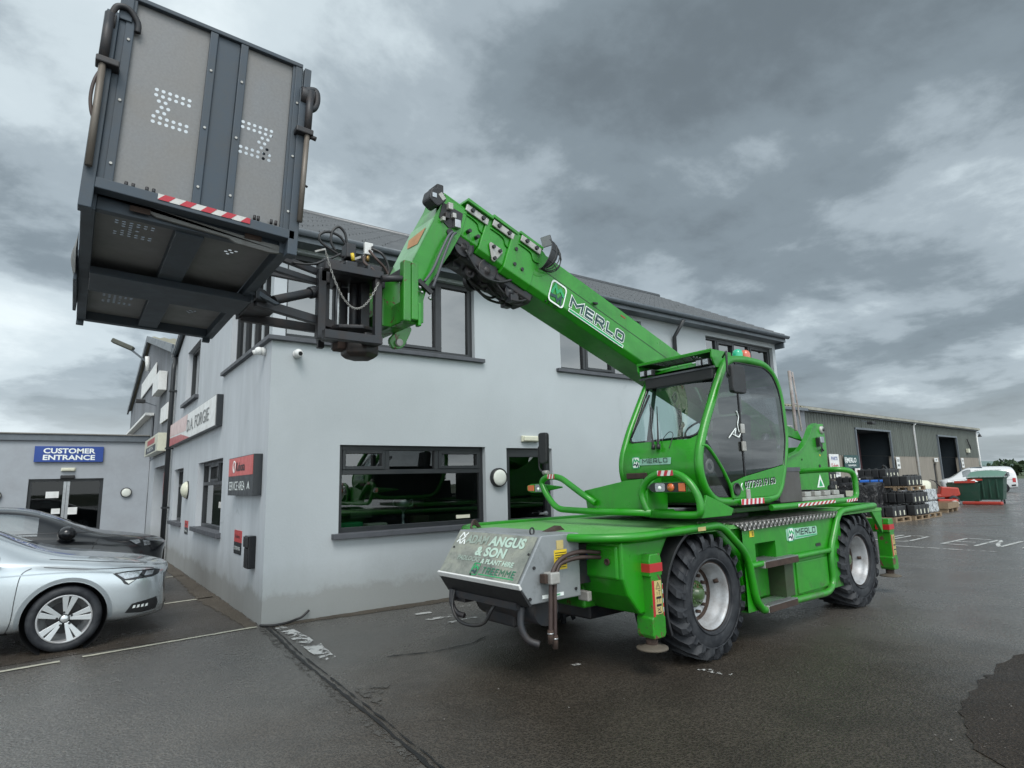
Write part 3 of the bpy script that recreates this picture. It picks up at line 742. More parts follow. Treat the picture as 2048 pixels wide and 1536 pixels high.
MB().box(-0.12, 11.76, -OV-0.004, -OV+0.03, EZ-0.17, EZ-0.02).box(-0.12, 11.76, -OV+0.03, -0.004, EZ-0.17, EZ-0.145).build('fascia', 'fascia', office)
# gutter as a half-round trough
mb = MB(); N = 9
prof = [(-OV-0.055-0.052*math.cos(PI*k/N), EZ-0.035-0.065*math.sin(PI*k/N)) for k in range(N+1)]
mb.add([(-0.16,y,z) for y, z in prof]+[(11.8,y,z) for y, z in prof], [(k, k+1, N+2+k, N+1+k) for k in range(N)], True)
g = mb.build('gutter', 'fascia', office, fixn=False); sm = g.modifiers.new('s', 'SOLIDIFY'); sm.thickness = 0.008
for q in ((11.71, 11.76, -OV+0.03, 0.5, EZ-0.30, EZ-0.172), (-0.12, -0.01, -OV+0.03, 0.25, EZ-0.17, EZ-0.05)): MB().box(*q).build('box_end', 'fascia', office, bevel=0.006)
# barge boards on the side gable
mb = MB(); mb.beam((-0.08,-OV,EZ-0.07), (-0.08,RIDGE_Y,RIDGE_Z-0.07), 0.05, 0.17); mb.beam((-0.08,RIDGE_Y,RIDGE_Z-0.07), (-0.08,BACK+0.15,4.92), 0.05, 0.15)
mb.build('barge_board', 'fascia', office)
# lintel band above the upper windows
MB().box(0.0, 3.05, REV-0.01, REV+0.05, 4.55, 4.70).build('window_head', 'fascia', office)

def window(parent, mapf, u0, u1, v0, v1, depth, muls, trans=None, tmuls=None, gl='winglass', fw=0.06, opener=None):
    """frame with mullions; trans = height of transom; tmuls = mullions above the transom"""
    e = empty('window', (0,0,0)); e.parent = parent
    del_e = True
    mb = MB(); d0, d1 = depth-0.02, depth+0.05
    def bar(a, b, c, d, o=0.0):
        p = mapf(a, c, d0-o); q = mapf(b, d, d1)
        mb.box(min(p[0],q[0]), max(p[0],q[0]), min(p[1],q[1]), max(p[1],q[1]), min(p[2],q[2]), max(p[2],q[2]))
    bar(u0, u0+fw, v0, v1); bar(u1-fw, u1, v0, v1); bar(u0+fw, u1-fw, v0, v0+fw); bar(u0+fw, u1-fw, v1-fw, v1)
    for m in muls: bar(m-fw/2, m+fw/2, v0+fw, (trans-fw/2 if (trans and tmuls is not None) else v1-fw), 0.004)
    if trans:
        bar(u0+fw, u1-fw, trans-fw/2, trans+fw/2, 0.006)
        for m in (tmuls or []): bar(m-fw/2, m+fw/2, trans+fw/2, v1-fw, 0.004)
    for (a, b, c, d) in (opener or []):
        w = 0.045; bar(a, a+w, c, d, 0.015); bar(b-w, b, c, d, 0.015); bar(a+w, b-w, c, c+w, 0.015); bar(a+w, b-w, d-w, d, 0.015)
    bpy.data.objects.remove(e)
    f = mb.build('window', 'frame', parent, bevel=0.004, seg=1)
    MB().add([mapf(u0+0.01,v0+0.01,depth+0.02), mapf(u1-0.01,v0+0.01,depth+0.02), mapf(u1-0.01,v1-0.01,depth+0.02), mapf(u0+0.01,v1-0.01,depth+0.02)], [(0,1,2,3)]).build('pane', gl, f, fixn=False)
    return f
def sill(parent, mapf, u0, u1, v, out=0.07, h=0.055, wr=REV):
    p = mapf(u0, v-h, -out); q = mapf(u1, v, wr-0.02)
    MB().box(min(p[0],q[0]), max(p[0],q[0]), min(p[1],q[1]), max(p[1],q[1]), v-h, v+0.003).build('sill', 'sill', parent, bevel=0.006)
w = window(office, FAC, 0.91, 3.21, 1.00, 2.15, 0.10, [], 1.79, [1.62, 2.40], 'bigglass', 0.065, [(0.975,1.585,1.825,2.085),(2.435,3.145,1.825,2.085)])
sill(w, FAC, 0.82, 3.30, 1.00, 0.09, 0.065)
w = window(office, FAC, 4.82, 6.95, 3.52, 4.66, 0.10, [5.45, 6.2], None, None, 'upglass', 0.06, [(5.48,6.17,3.58,4.60)])
sill(w, FAC, 4.71, 7.06, 3.52)
w = window(office, FAC, 8.98, 11.58, 3.52, 4.64, 0.10, [9.45, 10.1, 10.7], None, None, 'upglass', 0.055, [(9.48,10.07,3.58,4.58),(10.73,11.5,3.58,4.58)])
sill(w, FAC, 8.9, 11.66, 3.52)
# corner window wrapping round onto the side wall
w = window(office, FAC, 0.10, 3.05, 3.52, 4.70, 0.10, [0.62, 1.30, 1.82, 2.46], None, None, 'upglass', 0.075, [(1.86,2.43,3.60,4.62)])
MB().box(-0.06, 3.2, -0.07, 0.08, 3.465, 3.523).box(-0.06, 0.08, 0.081, 3.0, 3.465, 3.523).build('sill', 'sill', w, bevel=0.006)
w2 = window(office, LFT, 0.19, 2.52, 3.53, 4.70, 0.10, [0.75, 1.3, 1.9], None, None, 'upglass', 0.06)
MB().box(0.085, 0.20, 0.085, 0.20, 3.525, 4.70).build('corner_post', 'frame', office, bevel=0.005)
MB().box(2.0, 2.3, 0.18, 0.19, 3.62, 3.68).build('window_sticker', 'whitepaint', w)
# side wall windows
w = window(office, LFT, 2.72, 5.04, 0.94, 2.11, 0.12, [], 1.72, [3.5, 4.3], 'winglass', 0.06, [(3.53,4.27,1.75,2.05)]); sill(w, LFT, 2.62, 5.14, 0.94, 0.08, 0.075)
w = window(office, LFT, 6.9, 8.3, 0.94, 2.09, 0.12, [], 1.72, [7.6], 'winglass', 0.06); sill(w, LFT, 6.8, 8.42, 0.94, 0.08, 0.075)
w = window(office, LFT, 5.58, 7.25, 3.50, 4.67, 0.12, [6.3], None, None, 'winglass', 0.06); sill(w, LFT, 5.48, 7.4, 3.50, 0.08, 0.07)
# blinds inside the side window, plus small notice
MB().box(0.24, 0.25, 3.7, 4.95, 0.98, 1.66).build('blind', 'cream', office)
MB().box(0.125, 0.13, 2.85, 3.02, 1.35, 1.52).build('window_notice', 'whitepaint', office)
# door
d = MB().box(3.62, 3.70, 0.06, 0.16, 0.02, 2.13).box(4.45, 4.53, 0.06, 0.16, 0.02, 2.13).box(3.70, 4.45, 0.06, 0.16, 2.0, 2.13).box(3.70, 4.45, 0.07, 0.15, 0.02, 0.30).box(3.70, 4.45, 0.065, 0.15, 0.93, 1.03).build('door', 'frame', office, bevel=0.005)
MB().quad((3.70,0.11,0.3),(4.45,0.11,0.3),(4.45,0.11,2.0),(3.70,0.11,2.0)).build('pane', 'bigglass', d, fixn=False)
MB().box(4.37, 4.42, 0.02, 0.06, 1.05, 1.12).box(4.25, 4.42, 0.0, 0.025, 1.07, 1.10).build('handle', 'steel', d, bevel=0.004)
# downpipes belonging to the office
MB().tube([(7.86,-0.06,0.1),(7.86,-0.06,4.45),(7.86,-0.33,4.75)], 0.04, 10).box(7.80, 7.92, -0.1, 0.0, 3.0, 3.03).build('downpipe', 'frame', office)
mb = MB(); mb.tube(rnd([(-0.10,8.82,0.02),(-0.10,8.82,4.62),(-0.06,8.95,4.80),(-0.06,9.05,4.95)], 0.08, 3, False), 0.055, 10)
for z in (1.2, 2.6, 4.0): mb.box(-0.17, 0.0, 8.74, 8.90, z, z+0.04)
mb.build('downpipe', 'frame', office)
MB().box(-0.03, 0.02, 9.0, 9.12, 0.0, 4.9).build('corner_trim', 'whitepaint', office)
# things on the office walls
def round_lamp(name, c, nrm, label, group=None, r=0.145, mat='lampglow'):
    e = empty(name, c, 0, label, 'wall lamp', group)
    n = Vector(nrm)
    MB().lathe([(0.001,0.0),(r,0.0),(r,0.055),(r*0.95,0.075),(r*0.87,0.075),(r*0.87,0.05)], (0,0,0), n, 32).build('lamp_body', 'black', e)
    MB().lathe([(r*0.87,0.06),(r*0.78,0.074),(r*0.4,0.080),(0.001,0.082)], (0,0,0), n, 32).build('lamp_shade', mat, e)
    return e
G_L = 'round bulkhead lamps on the walls'
round_lamp('wall_lamp', (3.43,0,1.68), (0,-1,0), 'round black rimmed wall lamp between the big office window and the glazed door', G_L)
e = empty('wall_lamp', (0,6.17,1.62), 0, 'plain white oval dome lamp on the side wall between its two ground floor windows', 'wall lamp')
MB().lathe([(0.001,0.0),(0.17,0.0),(0.165,0.05),(0.12,0.10),(0.06,0.125),(0.001,0.13)], (0,0,0), (-1,0,0), 28).build('lamp_shade', 'cream', e)
MB().lathe([(0.18,0.0),(0.18,0.02),(0.001,0.02)], (0,0,0), (-1,0,0), 28).build('lamp_body', 'black', e)
def bulkhead(c, xd, nrm, label):
    e = empty('emergency_light', c, 0, label, 'emergency light')
    x = Vector(xd); n = Vector(nrm); z = Vector((0,0,1))
    m = Matrix((( x.x, n.x, z.x, 0), (x.y, n.y, z.y, 0), (x.z, n.z, z.z, 0), (0,0,0,1)))
    MB().box(-0.17, 0.17, 0.0, 0.05, -0.05, 0.05, m).build('lamp_body', 'cream', e, bevel=0.012)
    MB().box(-0.15, 0.15, 0.05, 0.085, -0.04, 0.04, m).build('diffuser', 'cream', e, bevel=0.015)
    return e
bulkhead((4.07,0,2.29), (1,0,0), (0,-1,0), 'small cream emergency light above the glazed office door')
def camera_dome(c, nrm, aim, label, grp):
    e = empty('security_camera', c, 0, label, 'security camera', grp)
    n = Vector(nrm); a = Vector(aim).normalized()
    MB().cyl((0,0,0), n*0.05, 0.055, 20).build('mount', 'whitepaint', e)
    MB().sphere(n*0.085, 0.055, 18, 12).cyl(n*0.085, n*0.085+a*0.075, 0.036, 16).build('camera_head', 'whitepaint', e)
    MB().cyl(n*0.085+a*0.07, n*0.085+a*0.079, 0.026, 16).build('lens', 'blackgloss', e)
GC = 'white ball cameras at the office corner'
camera_dome((0.31,0,3.31), (0,-1,0), (0.05,-1,-0.25), 'white ball camera on the front wall just right of the building corner', GC)
camera_dome((0,0.30,3.37), (-1,0,0), (-0.75,0.35,-0.35), 'white ball camera on the side wall just left of the building corner', GC)
# shop fascia sign, side wall
s = empty('fascia_sign', (0,5.8,2.9), 0, 'long white and red sign board with large grey lettering, high on the side wall', 'sign')
MB().box(-0.10, -0.004, -2.87, 2.85, -0.26, 0.26).build('board', 'signblack', s, bevel=0.004)
MB().box(-0.106, -0.10, -2.80, 2.80, -0.25, 0.25).build('white_face', 'whitepaint', s)
MB().add([(-0.109,2.80,-0.25),(-0.109,-0.2,-0.25),(-0.109,1.0,-0.10),(-0.109,2.80,-0.06)], [(0,1,2,3)]).build('red_panel', 'signred', s, fixn=False)
MB().add([(-0.109,2.80,-0.03),(-0.109,0.3,-0.08),(-0.109,0.15,0.25),(-0.109,2.80,0.25)], [(0,1,2,3)]).build('pink_panel', plain('pale_red_panel', (0.62, 0.45, 0.43), 0.4), s, fixn=False)
text('lettering', 'D.A. FORGIE', 0.24, plain('grey_letters', (0.16,0.17,0.17), 0.5), s, (-0.112,-1.05,0.0), (0,-1,0), (0,0,1), 0.0, 2.4)
# service area sign
s = empty('wall_sign', (0,0.95,1.78), 0, 'red and black box sign with an arrow on the side wall beside the building corner', 'sign')
MB().box(-0.11, -0.004, -0.73, 0.73, -0.26, 0.26).build('box_body', 'signblack', s, bevel=0.004)
MB().box(-0.114, -0.11, -0.71, 0.71, 0.005, 0.25).build('red_panel', plain('coral_panel', (0.58, 0.11, 0.10), 0.4), s)
MB().lathe([(0.085,0.0),(0.085,0.003),(0.065,0.003),(0.065,0.0)], (-0.114,0.36,0.13), (-1,0,0), 24).add([(-0.118,0.39,0.08),(-0.118,0.33,0.08),(-0.118,0.36,0.16)], [(0,1,2)]).build('badge', 'whitetext', s, fixn=False)
text('lettering', 'Kubota', 0.12, 'blacktext', s, (-0.116,-0.03,0.125), (0,-1,0), (0,0,1), 0.015, 0.52)
text('lettering', 'SERVICE AREA', 0.12, 'whitetext', s, (-0.113,0.16,-0.13), (0,-1,0), (0,0,1), 0.0, 0.95)
MB().add([(-0.113,-0.50,-0.07),(-0.113,-0.42,-0.18),(-0.113,-0.47,-0.165),(-0.113,-0.50,-0.12),(-0.113,-0.53,-0.165),(-0.113,-0.58,-0.18)], [(0,1,2,3),(0,3,4,5)]).build('arrow', 'whitetext', s, fixn=False)
# small tags
def small_tag(y, z, w, h, label, txt):
    s = empty('notice_plate', (0,y,z), 0, label, 'sign', 'small red and black notices on the side wall')
    MB().box(-0.008, 0.0, -w/2, w/2, -h/2, 0.0).build('plate', 'signblack', s)
    MB().box(-0.008, 0.0, -w/2, w/2, 0.0, h/2).build('red_panel', plain('bright_red_panel', (0.50, 0.06, 0.06), 0.4), s)
    text('lettering', txt, h*0.15, 'whitetext', s, (-0.01,0,-h*0.25), (0,-1,0), (0,0,1), 0.01, w*0.8)
    text('lettering', 'Kubota', h*0.14, 'blacktext', s, (-0.01,0,h*0.25), (0,-1,0), (0,0,1), 0.01, w*0.6)
small_tag(1.40, 0.88, 0.44, 0.32, 'small red and black notice beside the black letter box on the side wall', 'CUSTOMER PARKING')
small_tag(6.05, 0.88, 0.40, 0.26, 'small red and black notice between the two side wall windows, below the white oval lamp', 'CUSTOMER PARKING')
b = empty('letter_box', (0,0.50,0.82), 0, 'tall narrow black box fixed low on the side wall near the building corner', 'box')
MB().box(-0.09, 0.0, -0.11, 0.11, -0.20, 0.20).build('box_body', 'blackgloss', b, bevel=0.008)
MB().box(-0.11, -0.09, -0.10, 0.10, 0.06, 0.19).build('flap', 'black', b, bevel=0.006)
MB().box(-0.096, -0.09, -0.095, 0.095, -0.19, 0.04).build('panel', 'black', b, bevel=0.003)
# behind the big window: trophy and clutter on the inner sill
MB().box(0.95, 3.17, 0.17, 0.45, 0.94, 1.0).build('inner_sill', 'sill', office)
tr = empty('trophy', (1.97,0.30,1.0), 0, 'silver two handled cup standing inside the big office window', 'trophy')
MB().lathe([(0.06,0.0),(0.06,0.02),(0.035,0.05),(0.018,0.12),(0.03,0.17),(0.012,0.20),(0.03,0.24),(0.085,0.30),(0.10,0.38),(0.09,0.385),(0.075,0.32),(0.001,0.26)], (0,0,0), (0,0,1), 28).build('cup', 'steel', tr)
for sx_ in (-1, 1): MB().tube(rnd([(sx_*0.085,0,0.29),(sx_*0.16,0,0.31),(sx_*0.15,0,0.40),(sx_*0.09,0,0.37)], 0.04, 4, False), 0.008, 8).build('cup_handle', 'steel', tr)
for (x, w_, h, m, nm, lb) in ((1.15,0.38,0.12,'midgreen','paper_bundle','crumpled green and white packaging at the left end of the big window sill'), (1.55,0.30,0.09,'cream','carton','pale carton lying on the sill left of the cup'), (2.22,0.26,0.16,'rust','cardboard_box','brown box on the sill right of the cup')):
    o = MB().box(x-w_/2, x+w_/2, 0.22, 0.40, 1.001, 1.0+h).build(nm, m, None, bevel=0.02); tag(o, lb, 'box')
MB().box(1.30, 1.62, 0.6, 0.61, 1.15, 1.40).build('notice_board', plain('olive_board', (0.13,0.16,0.11), 0.7), office)
MB().box(2.74, 2.98, 0.105, 0.108, 1.09, 1.14).build('window_label', 'cream', office)

# ------------------------------------------------------------------ customer entrance annexe
ann = empty('entrance_building', (-5, 14, 0), 0, 'low flat roofed grey rendered building with sliding glass doors behind the parked cars', 'building')
AN = lambda u, v, d: (u+5, d, v)
mb = MB(); wall_face(mb, AN, -11, -0.02, -0.05, 3.12, [(-2.91,-1.16,0.02,2.04)], 0.2)
mb.add([(-6,0,0),(-6,8,0),(-6,8,3.1),(-6,0,3.1)], [(0,1,2,3)]).build('front_wall', plain('grey_render', (0.33,0.355,0.385), 0.85, dirt=0.3, dirtcol=(0.2,0.2,0.2), scale=1.5, bump=0.2), ann, fixn=False)
MB().box(-6.1, 4.99, -0.08, 8, 3.12, 3.30).build('roof_fascia', 'fascia', ann, bevel=0.01)
MB().box(-6.15, 4.99, -0.12, 8, 3.302, 3.34).build('roof_cap', 'concrete', ann, bevel=0.01)
dr = MB().box(2.09,2.17,0.08,0.16,0.02,2.04).box(3.76,3.84,0.08,0.16,0.02,2.04).box(2.17,3.76,0.08,0.16,1.96,2.04).build('door', 'frame', ann)
for x0, x1 in ((2.17,2.96),(2.97,3.76)):
    mid = x1 if x0 < 2.5 else x0
    MB().box(min(mid-0.07,mid) if x0 < 2.5 else mid, mid if x0 < 2.5 else mid+0.07, 0.06, 0.12, 0.02, 1.96).build('stile', 'steel', dr)
    MB().quad((x0,0.10,0.02),(x1,0.10,0.02),(x1,0.10,1.96),(x0,0.10,1.96)).build('pane', 'doorglass', dr, fixn=False)
for q in ((2.5,2.8,0.055,0.06,1.50,1.68),(3.04,3.26,0.055,0.06,1.02,1.22),(2.66,2.86,0.055,0.06,1.05,1.20)): MB().box(*q).build('door_notice', 'whitepaint', dr)
MB().box(2.0,3.9,1.2,1.25,0,2.4).build('inner_wall', 'dark', ann)
s = empty('entrance_sign', (-2.03,13.95,2.74), 0, 'blue sign board with white capitals above the sliding doors', 'sign')
MB().box(-0.81,0.81,-0.03,0.03,-0.225,0.225).build('board', 'blue', s, bevel=0.006)
text('lettering', 'CUSTOMER', 0.15, 'whitetext', s, (0.0,-0.031,0.095), (1,0,0), (0,0,1), 0.03, 1.22)
text('lettering', 'ENTRANCE', 0.15, 'whitetext', s, (0.0,-0.031,-0.095), (1,0,0), (0,0,1), 0.03, 1.22)
bulkhead((-2.03,14,2.30), (1,0,0), (0,-1,0), 'cream emergency light between the blue sign and the sliding doors')
o = MB().box(-0.17,0.17,-0.08,0.0,-0.05,0.05).build('door_sensor', 'black', None, bevel=0.02, loc=(-2.03,14,2.09)); tag(o, 'black motion sensor on the wall over the sliding doors', 'sensor')
round_lamp('wall_lamp', (-0.57,14,1.60), (0,-1,0), 'round black rimmed lamp on the grey wall right of the sliding doors', G_L)
round_lamp('wall_lamp', (-3.60,14,1.60), (0,-1,0), 'round black rimmed lamp on the grey wall left of the sliding doors', G_L)

# ------------------------------------------------------------------ grey gabled shed behind
shed = empty('gabled_shed', (0, 16.4, 0), 0, 'tall grey clad gable fronted shed carrying white sign boards beyond the office', 'building')
def corr_wall(mb, mapf, u0, u1, bot, top, pitch=0.2, amp=0.018, outward=-1, holes=()):
    n = max(1, int((u1-u0)/pitch)); w = (u1-u0)/n
    pts = []
    for i in range(n):
        a = u0+i*w
        pts += [(a, 0), (a+w*0.55, 0), (a+w*0.65, amp), (a+w*0.9, amp)]
    pts.append((u1, 0))
    for (a, d0), (b, d1) in zip(pts[:-1], pts[1:]):
        m = (a+b)/2; z0, z1 = bot(m), top(m)
        segs = [(z0, None)]
        hs = [h for h in holes if h[0] < m < h[1]]
        ranges = [(bot, top)]
        if hs:
            h = hs[0]; ranges = [(bot, (lambda x, z=h[2]: z)), ((lambda x, z=h[3]: z), top)]
        for lo, hi in ranges:
            if hi(m)-lo(m) < 0.01: continue
            mb.add([mapf(a, lo(a), outward*d0), mapf(b, lo(b), outward*d1), mapf(b, hi(b), outward*d1), mapf(a, hi(a), outward*d0)], [(0,1,2,3)])
GX = 0.02
SH = lambda u, v, d: (GX+d, u-16.4, v)
def gtop(y): return 6.95-abs(y-16.4)*(1.80/7.3)
y0, y1 = 9.15, 23.7
mb = MB()
corr_wall(mb, SH, y0, 16.4, lambda y: 2.6 if y < 13.9 else 2.6, gtop, 0.17)
corr_wall(mb, SH, 16.4, y1, lambda y: 2.6, gtop, 0.17)
mb.build('gable_cladding', 'clad_grey', shed, fixn=False)
mb = MB(); wall_face(mb, lambda u, v, d: (0.0+d, u-16.4, v), 9.13, 14.2, -0.05, 2.58, [(10.2,12.6,0.02,2.28)], 0.35)
mb.build('lower_wall', 'wall_left', shed, fixn=False)
MB().box(0.3, 0.36, -6.2, -3.8, 0.02, 2.28).build('door', 'frame', shed)
MB().box(-0.02, 0.06, -7.27, -2.1, 2.56, 2.61).build('drip_flashing', 'fascia', shed)
mb = MB()
for (ya, yb) in ((y0-0.1, 16.4), (16.4, y1+0.1)):
    def rf(u, v): 
        y = ya+(yb-ya)*v; x = -0.15+30*u
        return (x, y-16.4, gtop(y)+0.06+0.03*math.sin(x*2*PI/0.30))
    n_u = 400
    vs = [rf(i/n_u, j) for j in (0, 1) for i in range(n_u+1)]
    mb.add(vs, [(i, i+1, n_u+2+i, n_u+1+i) for i in range(n_u)])
mb.build('roof', 'roofsheet', shed, fixn=False)
mb = MB(); mb.beam((-0.12,y0-16.5,gtop(y0)-0.03), (-0.12,0,6.92), 0.06, 0.20); mb.beam((-0.12,0,6.92), (-0.12,y1-16.3,gtop(y1)-0.03), 0.06, 0.20)
mb.build('barge_board', 'fascia', shed)
MB().add([(0,y0-16.4,2.6),(30,y0-16.4,2.6),(30,y0-16.4,5.0),(0,y0-16.4,5.0)], [(0,1,2,3)]).add([(30,y0-16.4,0),(30,y1-16.4,0),(30,y1-16.4,5.1),(30,0,6.9),(30,y0-16.4,5.0)], [(0,1,2,3,4)]).build('side_cladding', 'clad_grey', shed, fixn=False)
MB().box(-0.14,30,y0-16.62,y0-16.48,4.98,5.12).build('gutter', 'fascia', shed)
def board(y0_, y1_, z0, z1, label, th=0.05, mat='whitepaint', txt=None, off=0.02):
    o = empty('sign_board', (0, (y0_+y1_)/2, (z0+z1)/2), 0, label, 'sign')
    w_, h = (y1_-y0_)/2, (z1-z0)/2
    MB().box(-off-th, -off, -w_, w_, -h, h).build('board', mat, o, bevel=0.004)
    if txt: text('lettering', txt, h*0.7, plain('faint_print', (0.42,0.42,0.46), 0.5), o, (-off-th-0.002,0,0), (0,-1,0), (0,0,1), 0.01, w_*1.5)
    return o
board(13.65,18.45,5.05,5.6,'long blank white banner high on the grey shed gable', 0.03)
board(10.8,12.3,4.33,4.85,'thick square white box sign on the grey gable, upper of the two near the downpipe', 0.20)
board(10.0,11.55,3.46,3.90,'flat white board on the grey gable just above the low projecting sign', 0.03)
kb = board(9.8,13.1,2.62,3.08,'pale framed sign with a red badge and dark panel low on the grey gable', 0.22, 'cream', None)
MB().box(-0.245,-0.241,-1.2,1.2,-0.19,-0.02).build('dark_panel', 'signblack', kb)
MB().box(-0.245,-0.241,-0.9,0.9,0.03,0.17).build('red_badge', 'signred', kb)
text('lettering', 'KUBOTA', 0.09, 'whitetext', kb, (-0.247,0,-0.10), (0,-1,0), (0,0,1), 0.01, 1.4)
o = MB().box(-0.03,0.0,-0.25,0.25,-0.28,0.28).build('red_notice', 'signred', None, loc=(-0.01,9.68,1.80)); tag(o, 'square faded red notice hanging by the doorway behind the downpipe', 'sign')
o = empty('roller_shutter', (0,17.6,4.0), 0, 'white roller shutter box on the grey gable above the flat roof', 'shutter')
MB().box(-0.25,-0.02,-4.0,4.0,-0.08,0.0).build('shutter_rail', 'whitepaint', o)
MB().box(-0.06,-0.02,-3.9,3.9,-1.0,-0.08).build('shutter_curtain', 'clad_grey', o)
o = empty('floodlight', (-0.1,13.3,4.30), 0, 'small grey floodlight beside the white boards on the grey gable', 'floodlight')
MB().box(-0.45,-0.2,-0.1,0.1,-0.05,0.06).build('lamp_head', 'black', o, bevel=0.02); MB().beam((0.1,0,-0.12),(-0.25,0,0.0),0.03,0.03).build('bracket', 'fascia', o)
o = empty('floodlight', (-0.25,17.6,6.75), 0, 'large weathered lamp sticking out from the peak of the grey gable', 'floodlight')
MB().beam((0.2,0,-0.4),(-0.3,0,0.0),0.06,0.06).build('bracket', 'fascia', o)
MB().beam((-0.2,0.0,0.0),(-0.85,0.2,0.30),0.30,0.16).build('lamp_head', plain('mossy_lamp', (0.07,0.075,0.06), 0.7, dirt=0.5), o, bevel=0.03)
o = MB().tube([(0,0,0),(-0.05,0,0.5)], 0.07, 12).build('alarm_sounder', 'whitepaint', None, loc=(-0.06,16.2,5.75)); tag(o, 'small white sounder above the long white banner on the grey gable', 'alarm')

# ------------------------------------------------------------------ distant barn
BY = math.radians(3.69)
barn = empty('long_barn', (77.7, 15.8, 0), BY, 'long green and concrete farm barn with two open doorways across the yard', 'building')
BW = lambda u, v, d: (u, d, v)
dA, dB = (-32.2,-25.4,0.02,4.85), (-13.15,-7.4,0.02,4.85)
mb = MB(); corr_wall(mb, BW, -58, 0, lambda u: 2.9, lambda u: 5.85, 0.42, 0.06, -1, [dA, dB])
mb.build('upper_cladding', 'clad_green', barn, fixn=False)
mb = MB(); wall_face(mb, BW, -58, 0.05, -0.05, 2.9, [(dA[0],dA[1],0.02,2.9),(dB[0],dB[1],0.02,2.9),(-15.2,-14.4,0.02,2.3)], 0.2)
mb.build('block_wall', wallmat('stained_block_wall', (0.27,0.245,0.21), 0.8), barn, fixn=False)
MB().add([(0.05,0,0),(0.05,18,0),(0.05,18,5.85),(0.05,9,7.6),(0.05,0,5.85)], [(0,1,2,3,4)]).build('end_wall', 'clad_green', barn, fixn=False)
mb = MB(); mb.box(-58.2,0.3,-0.45,-0.28,5.86,6.05); mb.add([(-58.2,-0.45,6.06),(0.3,-0.45,6.06),(0.3,9,7.75),(-58.2,9,7.75)], [(0,1,2,3)])
mb.build('roof', 'eavesheet', barn, fixn=False)
MB().box(-58.2,0.3,-0.3,0.0,5.78,5.86).build('eave_trim', 'fascia', barn)
for h in (dA, dB):
    f = MB().box(h[0]-0.15,h[0],-0.14,0.0,0,4.95).box(h[1],h[1]+0.15,-0.14,0.0,0,4.95).box(h[0]-0.15,h[1]+0.15,-0.15,0.0,4.86,5.0).build('doorway', 'fascia', barn)
    MB().box(h[0]-0.5,h[1]+0.5,7.9,8.0,0,5).box(h[0]-0.6,h[0]-0.5,0.25,8,0,5).box(h[1]+0.5,h[1]+0.6,0.25,8,0,5).box(h[0]-0.6,h[1]+0.6,0.1,8,4.9,5).build('dark_inside', 'dooropen', f)
    MB().box(h[1]-1.1,h[1]-0.75,2.0,2.3,0.0,4.9).build('steel_column', plain('maroon_steel', (0.07,0.025,0.03), 0.7), f)
MB().box(-15.2,-14.4,0.1,0.15,0.02,2.3).build('side_door', 'black', barn)
MB().tube([(-19.6,-0.12,0.1),(-19.6,-0.12,5.6),(-19.6,-0.3,5.8)], 0.09, 10).build('downpipe', 'whitepaint', barn)
MB().tube([(0.1,-0.1,0.1),(0.1,-0.1,5.8)], 0.07, 8).build('downpipe', 'whitepaint', barn)
bm_ = barn.matrix_basis
def barn_thing(fn, pos): o = fn; o.location = Matrix.Translation((77.7,15.8,0)) @ Matrix.Rotation(BY, 4, 'Z') @ Vector(pos); o.rotation_euler = (0,0,BY); return o
def bsign(x, z, w_, h, mat, label, lines, col, emb=False):
    o = empty('barn_sign', (0,0,0), 0, label, 'sign'); barn_thing(o, (x,-0.14,z))
    MB().box(-w_/2,w_/2,-0.04,0.0,-h/2,h/2).build('board', mat, o)
    for i, (tx, hh, zz, ww, c) in enumerate(lines):
        text('lettering', tx, hh, c, o, (0.0,-0.041,zz), (1,0,0), (0,0,1), 0.02, ww, thick=0.006)
    return o
bsign(-36.7,2.15,1.5,1.6,'whitepaint','white red and blue printed board on the barn left of the dark green sign',[('PARTS',0.25,0.5,1.0,'blue'),('Kubota',0.35,0.0,1.1,'signred'),('SERVICE',0.22,-0.5,1.1,'signblack')],None)
mo = bsign(-33.8,2.42,2.5,0.95,'darkteal','dark green sign with white lettering beside the first barn doorway',[('MERLO',0.36,0.12,1.6,'whitetext'),('TELEHANDLERS',0.12,-0.25,1.4,'whitetext')],None)
emblem(mo, (-0.98,-0.042,0.12), (1,0,0), (0,0,1), 0.42, 0.42, None, 'whitetext', 'whitetext', thick=0.006)
bsign(-32.9,1.55,0.9,0.85,'whitepaint','small white notice under the dark green barn sign',[('STOP',0.2,0.2,0.5,'signred'),('NO ENTRY',0.15,-0.15,0.6,'signblack')],None)
bsign(-24.5,2.35,0.75,0.95,'whitepaint','white notice on the blockwork right of the first barn doorway',[('STOP',0.2,0.18,0.5,'signblack'),('SIGN IN',0.18,-0.2,0.5,'signblack')],None)
bsign(-14.8,2.62,0.95,0.35,'whitepaint','narrow white plate over the small side door of the barn',[('EXIT',0.15,0,0.5,'signblack')],None)
bsign(-6.6,2.35,0.75,0.95,'whitepaint','white notice on the blockwork right of the second barn doorway',[('STOP',0.2,0.18,0.5,'signblack'),('SIGN IN',0.18,-0.2,0.5,'signblack')],None)
o = empty('floodlight', (0,0,0), 0, 'grey floodlight on the barn above the first doorway', 'floodlight'); barn_thing(o, (-31.2,-0.4,5.4))
MB().beam((0,0.2,0.15),(0,-0.35,-0.05),0.06,0.06).build('bracket','fascia',o); MB().box(-0.45,0.25,-0.7,-0.3,-0.2,0.0).build('lamp_head','black',o,bevel=0.03)
o = empty('street_lamp', (0,0,0), 0, 'small lamp on a curved arm at the far corner of the barn', 'lamp'); barn_thing(o, (0.9,-0.2,5.35))
